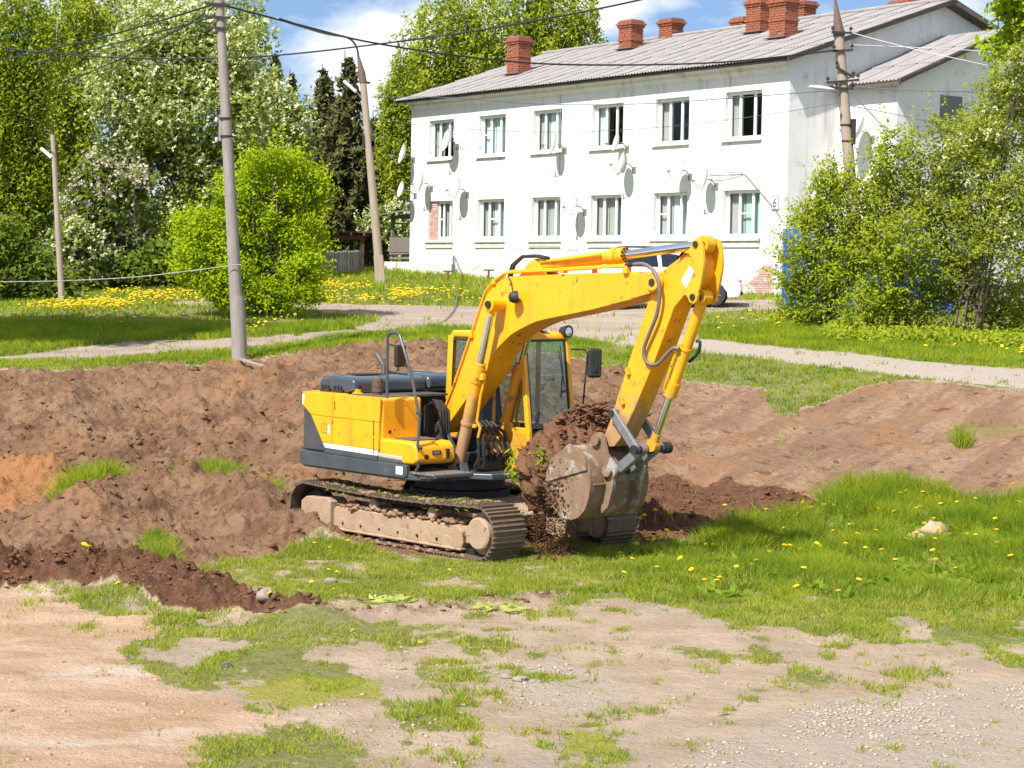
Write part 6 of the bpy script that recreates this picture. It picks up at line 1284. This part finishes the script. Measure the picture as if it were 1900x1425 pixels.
rightL = sstep(1050, 1350, cPX) * sstep(1165, 1060, cPY); hm = (.55 + 1.0 * rightL) * (.6 + .9 * sstep(.35, .65, mid(fbm(GX * 2.4, GY * 2.0, 133, 4, .6)))) + 1.0 * mid(tuft) + .5 * sstep(.5, .7, mid(fbm(GX * .8, GY * .8, 131, 3)))
sparse = mid(m_mid) * .6; nearW = nearW * np.clip(1 - sparse, .2, 1)
blades('lawn_grass', nearW * (1 - .75 * rightL), 150000, (.045, .11), (.010, .020), L_GRASSD, 201, 'short yellowish lawn in front of the excavator', hm)
blades('meadow_grass', nearW * (.25 + .75 * rightL + .8 * mid(tuft)), 95000, (.07, .17), (.010, .022), L_GRASS, 202, 'taller green meadow grass right of the excavator', hm)
rimW = cG * (cY >= 36) * (cPY < 822) * (cY < 50) * inview
blades('rim_grass', rimW, 90000, (.08, .22), (.014, .034), L_GRASS, 203, 'grass along the rim of the pit and the footpath')
farW = cG * (cY >= 48) * (cY < 100) * inview
blades('far_grass', farW, 110000, (.12, .30), (.03, .06), L_GRASS, 204, 'lawn in front of the white house and under the trees')

# broad leaved weeds among the grass
r = np.random.default_rng(33); x, y, z, i, j = sample(nearW * cG ** 2 * rightL ** 2, 170, 205); wl = np.stack([x, y, z + .05], -1)
WL = (wl[:, None] + r.normal(size=(170, 16, 3)) * [.09, .09, .025]).reshape(-1, 3); V, Fc, tt = leaves(WL, .085 * (.6 + .7 * r.random(len(WL))), 0, np.repeat(r.random(170), 16), 1.9)
tag(np_mesh('lawn_weeds', V, Fc, leaf_mat('dock leaves', (.25, .34, .03), (.13, .22, .02), .4), None, False, dict(v=tt)), 'broad leaved weeds scattered through the lawn', 'weeds', kind='stuff')
# --- low poly lumps
_t = (1 + 5 ** .5) / 2
ICO_V = np.array([(-1, _t, 0), (1, _t, 0), (-1, -_t, 0), (1, -_t, 0), (0, -1, _t), (0, 1, _t), (0, -1, -_t), (0, 1, -_t), (_t, 0, -1), (_t, 0, 1), (-_t, 0, -1), (-_t, 0, 1)]) / 1.902
ICO_F = np.array([(0, 11, 5), (0, 5, 1), (0, 1, 7), (0, 7, 10), (0, 10, 11), (1, 5, 9), (5, 11, 4), (11, 10, 2), (10, 7, 6), (7, 1, 8), (3, 9, 4), (3, 4, 2), (3, 2, 6), (3, 6, 8), (3, 8, 9), (4, 9, 5), (2, 4, 11), (6, 2, 10), (8, 6, 7), (9, 8, 1)])
OCT_V = np.array([(1, 0, 0), (-1, 0, 0), (0, 1, 0), (0, -1, 0), (0, 0, 1), (0, 0, -1.0)]); OCT_F = np.array([(0, 2, 4), (2, 1, 4), (1, 3, 4), (3, 0, 4), (2, 0, 5), (1, 2, 5), (3, 1, 5), (0, 3, 5)])
def lumps(P, size, seed, flat=.7, BV=ICO_V, BF=ICO_F, rough=.28):
    r = np.random.default_rng(seed); n = len(P); size = np.broadcast_to(size, n); a = r.random(n) * 6.283
    sc = np.stack([1 + .45 * r.random(n), .75 + .4 * r.random(n), flat * (.7 + .5 * r.random(n))], -1)
    V = BV[None] * (1 + r.normal(size=(n, len(BV), 1)) * rough) * sc[:, None]; c, s = np.cos(a)[:, None], np.sin(a)[:, None]
    V = np.stack([V[..., 0] * c - V[..., 1] * s, V[..., 0] * s + V[..., 1] * c, V[..., 2]], -1) * size[:, None, None] + P[:, None]
    return V.reshape(-1, 3), (BF[None] + (np.arange(n) * len(BV))[:, None, None]).reshape(-1, 3), np.repeat(r.random(n), len(BV))
def lump_obj(name, P, size, m, seed, parent=None, **k):
    V, Fc, t = lumps(P, size, seed, **k); return np_mesh(name, V, Fc, m, parent, False, dict(v=t))
soilW = mid(soil_amt) * (cPY > 600) * inview * (1 - .65 * mid(right)) * (cY < 45); x, y, z, i, j = sample(soilW, 3800, 301); s = .010 + .050 * np.random.default_rng(1).random(3800) ** 5
tag(lump_obj('soil_clods', np.stack([x, y, z - s * .1], -1), s, M_CLOD, 302, rough=.42), 'loose clods of brown soil scattered over the excavated earth', 'soil', kind='stuff')
x, y, z, i, j = sample(soilW * (1 - mid(right)) * sstep(.50, .62, mid(fbm(GX * 1.1, GY * 1.1, 161, 4, .6))), 1500, 307); s = .025 + .065 * np.random.default_rng(5).random(1500) ** 2.5
tag(lump_obj('broken_clods', np.stack([x, y, z - s * .25], -1), s, M_CLOD, 308, rough=.5, flat=.6), 'larger broken clods gathered in drifts on the left bank', 'soil', kind='stuff')
darkW = np.clip(mid(m_dark), 0, 1) * (cPY > 860) * inview; x, y, z, i, j = sample(darkW, 3600, 303); s = .007 + .042 * np.random.default_rng(2).random(3600) ** 4.5
tag(lump_obj('dark_clods', np.stack([x, y, z + s * .2], -1), s, M_SOIL, 304, rough=.4), 'dark moist clods on the fresh spoil heaps', 'soil', kind='stuff')
sandW = mid(m_sand) * (cPY > 1090) * inview * sstep(.45, .62, mid(fbm(GX * 1.2, GY * 1.2, 151, 5, .6))); x, y, z, i, j = sample(sandW, 1500, 315); s = .005 + .030 * np.random.default_rng(4).random(1500) ** 4
tag(lump_obj('sand_crumbs', np.stack([x, y, z - s * .1], -1), s, M_CLAYC, 316, rough=.4, BV=OCT_V, BF=OCT_F), 'crumbs of sandy soil on the bare ground at the left', 'soil', kind='stuff')
gW = (mid(m_gravel) ** 2 * (.06 + sstep(.46, .62, mid(fbm(GX * 1.8, GY * 1.3, 141, 5, .62)))) + .14 * mid(m_bare) * sstep(.5, .62, mid(patch))) * (cY > 12.5) * inview; x, y, z, i, j = sample(gW, 10000, 305); s = .004 + .024 * np.random.default_rng(3).random(10000) ** 3.4
tag(lump_obj('gravel', np.stack([x, y, z + s * .15], -1), s, M_STONE, 306, flat=.55, BV=OCT_V, BF=OCT_F, rough=.2), 'pale gravel stones lying over the bare ground in the foreground', 'gravel', kind='stuff')

# --- soil in and under the bucket, mud on the tracks
def blob(c, rad, seed, amp=.16, nu=48, nv=34):
    u = np.linspace(0, 2 * np.pi, nu, endpoint=False); v = np.linspace(.02, np.pi - .02, nv); U2, V2 = np.meshgrid(u, v); d = np.stack([np.cos(U2) * np.sin(V2), np.sin(U2) * np.sin(V2), np.cos(V2)], -1)
    nz = (fbm(d[..., 0] * 2.2 + d[..., 2] * 1.7 + 9, d[..., 1] * 2.2 - d[..., 2] * 1.1 + 5, seed, 5, .65) - .5) * 2 + .5 * (fbm(d[..., 0] * 9 + d[..., 2] * 7 + 9, d[..., 1] * 9 - d[..., 2] * 5 + 5, seed + 9, 3, .6) - .5)
    P = np.array(c) + d * np.array(rad) * (1 + amp * nz)[..., None] ; k = np.arange(nu * nv).reshape(nv, nu)
    F_ = np.stack([k[:-1], np.roll(k, -1, 1)[:-1], np.roll(k, -1, 1)[1:], k[1:]], -1).reshape(-1, 4); return P.reshape(-1, 3), F_
EXM = Matrix.Translation(EX.location) @ Matrix.Rotation(-R(47), 4, 'Z')
def ex_world(V): m = np.array(EXM); return V @ m[:3, :3].T + m[:3, 3]
Vs, Fs, k = [], [], 0
for c, rad, sd in (((2.10, .04, 1.34), (.62, .52, .60), 5), ((1.76, -.08, 1.24), (.42, .48, .42), 8), ((2.30, .12, 1.60), (.40, .42, .36), 13), ((1.80, -.16, .98), (.26, .40, .36), 17)):
    V, F_ = blob(c, rad, sd, .55, 90, 64); Vs.append(V); Fs.append(F_ + k); k += len(V)
tag(np_mesh('bucket_soil', ex_world(np.concatenate(Vs)), np.concatenate(Fs), M_SOIL, None, True), 'heap of dark brown soil overflowing the excavator bucket', 'soil', kind='stuff')
r = np.random.default_rng(9); n = 3600; d = r.normal(size=(n, 3)); d /= np.linalg.norm(d, axis=1)[:, None]; d[:, 2] = np.where(r.random(n) < .6, np.abs(d[:, 2]), d[:, 2]); C2 = np.array([[2.14, .02, 1.32], [1.80, -.05, 1.24], [2.26, .15, 1.62]])[r.integers(0, 3, n)]; Rr = np.array([.60, .52, .55]); P = C2 + d * Rr * r.uniform(.80, 1.08, (n, 1)) * .92
tag(lump_obj('bucket_clods', ex_world(P), .008 + .045 * r.random(n) ** 3.5, M_SOIL, 310, rough=.4), 'crumbs and clods on the soil heap in the bucket', 'soil', kind='stuff')
n = 7000; t = r.random(n) ** .7; P = np.stack([1.80 + r.normal(size=n) * (.14 + .06 * t), -.16 + r.normal(size=n) * (.24 + .08 * t), 1.30 - 1.31 * t + r.normal(size=n) * .05], -1); P = P[P[:, 2] > .0]
tag(lump_obj('falling_soil', ex_world(P), .004 + .016 * r.random(len(P)) ** 4, M_SOIL, 311, BV=OCT_V, BF=OCT_F), 'loose soil pouring down from the lip of the bucket', 'soil', kind='stuff')
n = 260; P = np.stack([1.50 + r.normal(size=n) * .30, -.05 + r.normal(size=n) * .40, np.abs(r.normal(size=n)) * .03], -1); W3 = ex_world(P); W3[:, 2] += ground_z(W3[:, 0], W3[:, 1])
tag(lump_obj('fallen_soil', W3, .02 + .05 * r.random(n) ** 2, M_SOIL, 312), 'small pile of fallen soil under the bucket lip', 'soil', kind='stuff')
Pm = []
for s in (-1, 1):
    n = 620; x = r.uniform(-1.6, 1.15, n); yy = s * (1.10 + r.uniform(-.14, .20, n)); zz = .44 + .05 * r.random(n) - .25 * np.maximum(0, np.abs(yy) - 1.24); Pm.append(np.stack([x, yy, zz], -1))
    n = 240; x = r.uniform(-2.0, 1.5, n); Pm.append(np.stack([x, s * 1.10 + r.uniform(-.28, .28, n), .745 - .05 * np.sin(np.pi * (x + 2.22) / 3.82) + .01 * r.random(n)], -1))
    n = 200; Pm.append(np.stack([r.uniform(-1.9, 1.9, n), s * (1.2 + r.uniform(-.3, .3, n)), np.full(n, .03)], -1))
P = np.concatenate(Pm); sz = .012 + .05 * r.random(len(P)) ** 2.4
M_MUD = mat('dried track mud', (.31, .195, .12), .95, 0, (.22, .13, .075), attr='v', spec=.1, bump=.4)
Pb_ = np.stack([r.uniform(2.12, 2.62, 420), -.580 - .008 * r.random(420), r.uniform(.66, 1.42, 420)], -1); Pb_ = Pb_[(Pb_[:, 0] < 2.22 + .5 * r.random(len(Pb_)) ** 2) & ((Pb_[:, 0] - 2.45) ** 2 / .36 ** 2 + (Pb_[:, 2] - 1.04) ** 2 / .42 ** 2 < 1)]
tag(lump_obj('bucket_dirt', Pb_, .006 + .020 * r.random(len(Pb_)) ** 2.5, M_SOIL, 317, EX, rough=.45), kind='stuff')
tag(lump_obj('track_mud', P, sz, M_MUD, 313, EX), kind='stuff')
# grass caught on the tracks
n = 300; x = r.uniform(-2.1, 1.8, n) ; P = np.stack([x, -1.10 + r.choice([-1, 1], n) * r.uniform(.1, .30, n), .76 - .05 * np.sin(np.pi * (x + 2.22) / 3.82)], -1); P[:, 2] -= (P[:, 1] < -1.36) * r.random(n) * .12
cl = r.integers(0, 14, n); cx_ = r.uniform(-2.0, 1.7, 14); P[:, 0] = cx_[cl] + r.normal(size=n) * .10; P[:, 2] = .77 - .05 * np.sin(np.pi * (P[:, 0] + 2.22) / 3.82) - (P[:, 1] < -1.34) * r.random(n) * .14
V, Fc, tt = leaves(P, .026, .5, None, 3.2); tag(np_mesh('caught_grass', V, Fc, L_GRASS, EX, False, dict(v=tt)), kind='stuff')
P = ex_world(np.concatenate([np.array([1.42, -.48, 1.22]) + r.normal(size=(90, 3)) * [.06, .06, .12], np.array([1.95, -.50, 1.36]) + r.normal(size=(60, 3)) * [.06, .05, .08]])); V, Fc, tt = leaves(P, .05, .8, None, 2.6)
tag(np_mesh('turf_shreds', V, Fc, L_GRASS, None, False, dict(v=tt)), 'shreds of green turf hanging in the soil at the bucket', 'turf', kind='stuff')

# --- dandelions
dm = MB(); dm.lathe([(.012, .0), (.030, .010), (.028, .018), (.012, .026)], (0, 0, 0), 'Z', 9); head_me = dm.mesh('flower', M_DFL); stem_me = MB().cyl((0, 0, -.16), (0, 0, .004), .004, .003, n=5).mesh('stem', M_DST)
def dandelion(p, h, s, label, group, r):
    o = link_mesh('dandelion', head_me, None, (p[0], p[1], p[2] + h), (r.normal() * .35 - .25, r.normal() * .35, 0), (s, s, s)); tag(o, label, 'dandelion', group)
    link_mesh('stem', stem_me, o, (0, 0, 0), (0, 0, 0), (1, 1, h / s / .16)); return o
r = np.random.default_rng(21)
GRPS = [('yellow dandelion in the long grass right of the bucket', 'dandelions right of the bucket', [(1210, 1015), (1310, 1022), (1352, 1022), (1363, 1025), (1455, 1035), (1465, 1032), (1485, 1036), (1515, 1030), (1520, 1030), (1568, 1028), (1605, 1036), (1635, 1040), (1672, 1020), (1680, 1018), (1690, 1014), (1700, 1010), (1735, 1060), (1810, 1012), (1850, 1022), (1875, 1052), (1590, 1004), (1625, 1001), (1330, 1092), (1308, 1100), (1335, 1095), (1172, 1050), (1283, 1070), (1262, 1058), (1555, 1120), (1478, 1112), (1670, 932), (1682, 928), (1700, 935), (1712, 930), (1745, 950), (1880, 915), (1775, 945), (1800, 960), (1890, 945), (1715, 985), (1395, 1060), (1740, 1000), (1535, 1045), (1500, 1055)] + [(int(1150 + 740 * random.random()), int(945 + 150 * random.random() ** 1.3)) for _ in range(46)], 1.3),
        ('yellow dandelion in the short lawn below the excavator track', 'dandelions below the excavator', [(583, 1012), (612, 1020), (646, 1008), (578, 1085), (620, 1098), (834, 1063), (500, 1110), (610, 1062), (625, 1065), (780, 1200), (655, 1177), (1150, 1030)], 1.05),
        ('lone yellow dandelion on the dark spoil heap', 'dandelions on the spoil heap', [(156, 1018), (164, 1023), (220, 1088)], 1.3)]
for lb, gp, pts, s in GRPS:
    for (px, py) in pts:
        p = pixel_ground(px, py + 6); dandelion(p, random.uniform(.10, .20) if 'long' in lb else .06, s * random.uniform(.85, 1.2), lb, gp, r)
def scatter_d(poly, n, seed):
    'points inside a pixel polygon, on the terrain'
    rr = np.random.default_rng(seed); p = np.array(poly, float); out_ = []
    lo, hi = p.min(0), p.max(0)
    while len(out_) < n:
        q = lo + rr.random(2) * (hi - lo); ins = False
        for i in range(len(p)):
            a, b = p[i], p[(i + 1) % len(p)]
            if (a[1] > q[1]) != (b[1] > q[1]) and q[0] < (b[0] - a[0]) * (q[1] - a[1]) / (b[1] - a[1]) + a[0]: ins = not ins
        if ins: out_.append(q)
    return out_
FAR = [('yellow dandelion on the sunny lawn left of the rim pole', 'dandelions left of the rim pole', [(50, 575), (170, 550), (330, 540), (395, 545), (390, 560), (260, 590), (200, 600), (100, 585)], 100, 520), ('yellow dandelion in the lawn below the white house', 'dandelions below the white house', [(570, 530), (620, 525), (700, 540), (845, 545), (840, 563), (700, 566), (570, 562)], 90, 400), ('yellow dandelion right of the excavator arm by the footpath', 'dandelions by the footpath', [(1302, 600), (1345, 580), (1420, 580), (1430, 610), (1390, 625), (1310, 622)], 22, 0), ('yellow dandelion at the foot of the rounded maple', 'dandelions under the maple', [(470, 600), (560, 595), (545, 625), (470, 625)], 14, 0), ('yellow dandelion in front of the right hand bushes', 'dandelions before the bushes', [(1560, 615), (1700, 625), (1900, 650), (1890, 680), (1640, 640)], 12, 0)]
SV, SF, k = [], [], 0
fl = np.array([v.co[:] for v in head_me.vertices]); 
for gi, (lb, gp, poly, n1, n2) in enumerate(FAR):
    pts = scatter_d(poly, (n1 + n2) * 3, 400 + gi); rr_ = np.random.default_rng(500 + gi); pts = [q + rr_.normal(size=2) * [26, 5] for q in pts]
    pp_ = [pixel_ground(q[0], q[1] + 3, 38) for q in pts]; dn = fbm(np.array([p.x for p in pp_]) * .9, np.array([p.y for p in pp_]) * .45, 77, 4, .6); pts = [pts[i] for i in np.argsort(-(dn + rr_.random(len(pts)) * .25))[:n1 + n2]]
    for i, q in enumerate(pts):
        p = pixel_ground(q[0], q[1] + 3, 38)
        if i < n1: dandelion(p, random.uniform(.16, .26), random.uniform(1.2, 1.8), lb, gp, r)
        else:
            s = random.uniform(1.0, 1.7); SV.append(fl * s + np.array([p.x, p.y, p.z + random.uniform(.14, .26)])); SF += [tuple(k + a for a in pl_.vertices) for pl_ in head_me.polygons]; k += len(fl)
me = bpy.data.meshes.new('dandelion_field'); me.from_pydata([tuple(v) for v in np.concatenate(SV)], [], SF); me.materials.append(M_DFL)
tag(link_mesh('dandelion_field', me), 'mass of smaller dandelions in the far lawns', 'dandelions', kind='stuff')

# --- stones, plank, litter
def stone(label, px, py, s, m, flat=.6, cat='stone', name='stone'):
    p = pixel_ground(px, py); V, F_ = blob((0, 0, s * flat * .25), (s * 1.2, s, s * flat), int(px) % 50, .75, 16, 11); o = np_mesh(name, V, F_, m, None, False); o.location = p; return tag(o, label, cat)
M_ROCK = mat('pale fieldstone', (.33, .26, .21), .9, 0, (.24, .19, .155), 8, .6, bump=.4, bscale=30); M_CLAY = mat('pinkish clay lump', (.52, .34, .22), .95, 0, (.40, .25, .16), 6, .6, bump=.5, bscale=30)
stone('rounded pale stone on the lawn below the track', 613, 1080, .07, M_ROCK); stone('small pinkish stone at the end of the dark soil streak', 490, 1112, .08, M_ROCK, .9); stone('pinkish clay boulder in the long grass at the right', 1735, 994, .20, M_CLAY, .75); stone('second clay lump left of the clay boulder', 1703, 1005, .15, M_CLAY, .6)
stone('white chip on the lawn edge beside the sand', 240, 1198, .035, M_ROCK); stone('grey stone on the lawn near the sand', 421, 1238, .05, M_DGREY, .6); stone('pale flat stone in the bare ground centre', 745, 1242, .04, M_ROCK, .5); stone('first pale stone of the grey gravel patch', 940, 1258, .05, M_ROCK); stone('largest pale stone of the grey gravel patch', 966, 1263, .06, M_ROCK)
a, b = pixel_ground(446, 672, 36), pixel_ground(489, 686, 36); o = MB().bar(Vector((0, 0, .06)), (b - a) + Vector((0, 0, .05)), .07, .03).build('plank', M_CONC2, None, loc=a); tag(o, 'short pale plank lying at the foot of the rim pole', 'plank')
for px, py, lb in ((725, 1117, 'wilted pale green weed lying left of the lawn strip'), (925, 1131, 'wilted pale green weed lying on the bare ground edge')):
    p = pixel_ground(px, py); P = np.array(p) + r.normal(size=(40, 3)) * [.16, .12, .012] + [0, 0, .03]; V, Fc, tt = leaves(P - np.array(p), .10, 0, None, 2.2); V[:, 2] = np.abs(V[:, 2] * .5) + .01; o = np_mesh('uprooted_weed', V, Fc, leaf_mat('wilted leaf', (.50, .52, .16), (.36, .42, .10)), None, False, dict(v=tt)); o.location = p; tag(o, lb, 'weed')
p = pixel_ground(1343, 1328); o = np_mesh('dead_leaf', np.array([(-.07, 0, .0), (0, -.03, .045), (.08, 0, .075), (0, .03, .03)]), np.array([(0, 1, 2, 3)]), mat('rusty brown leaf', (.25, .12, .02), .8), None); o.location = p; tag(o, 'curled brown dead leaf on the bare ground', 'leaf')
# twigs and roots on the excavated slope
tw = MB(); x, y, z, i, j = sample(soilW * (cPY < 960), 120, 501)
for k in range(120):
    a = r.random() * 6.28; l = r.uniform(.08, .35); p = Vector((x[k], y[k], z[k] + .02)); e_ = p + Vector((math.cos(a) * l, math.sin(a) * l, 0)); e_.z = float(ground_z(e_.x, e_.y)) + .02; tw.tube([p, p.lerp(e_, .5) + Vector((0, 0, .04)), e_], .008, 4)
tag(tw.build('twigs', M_BARK), 'torn roots and twigs lying on the excavated earth', 'twigs', kind='stuff')
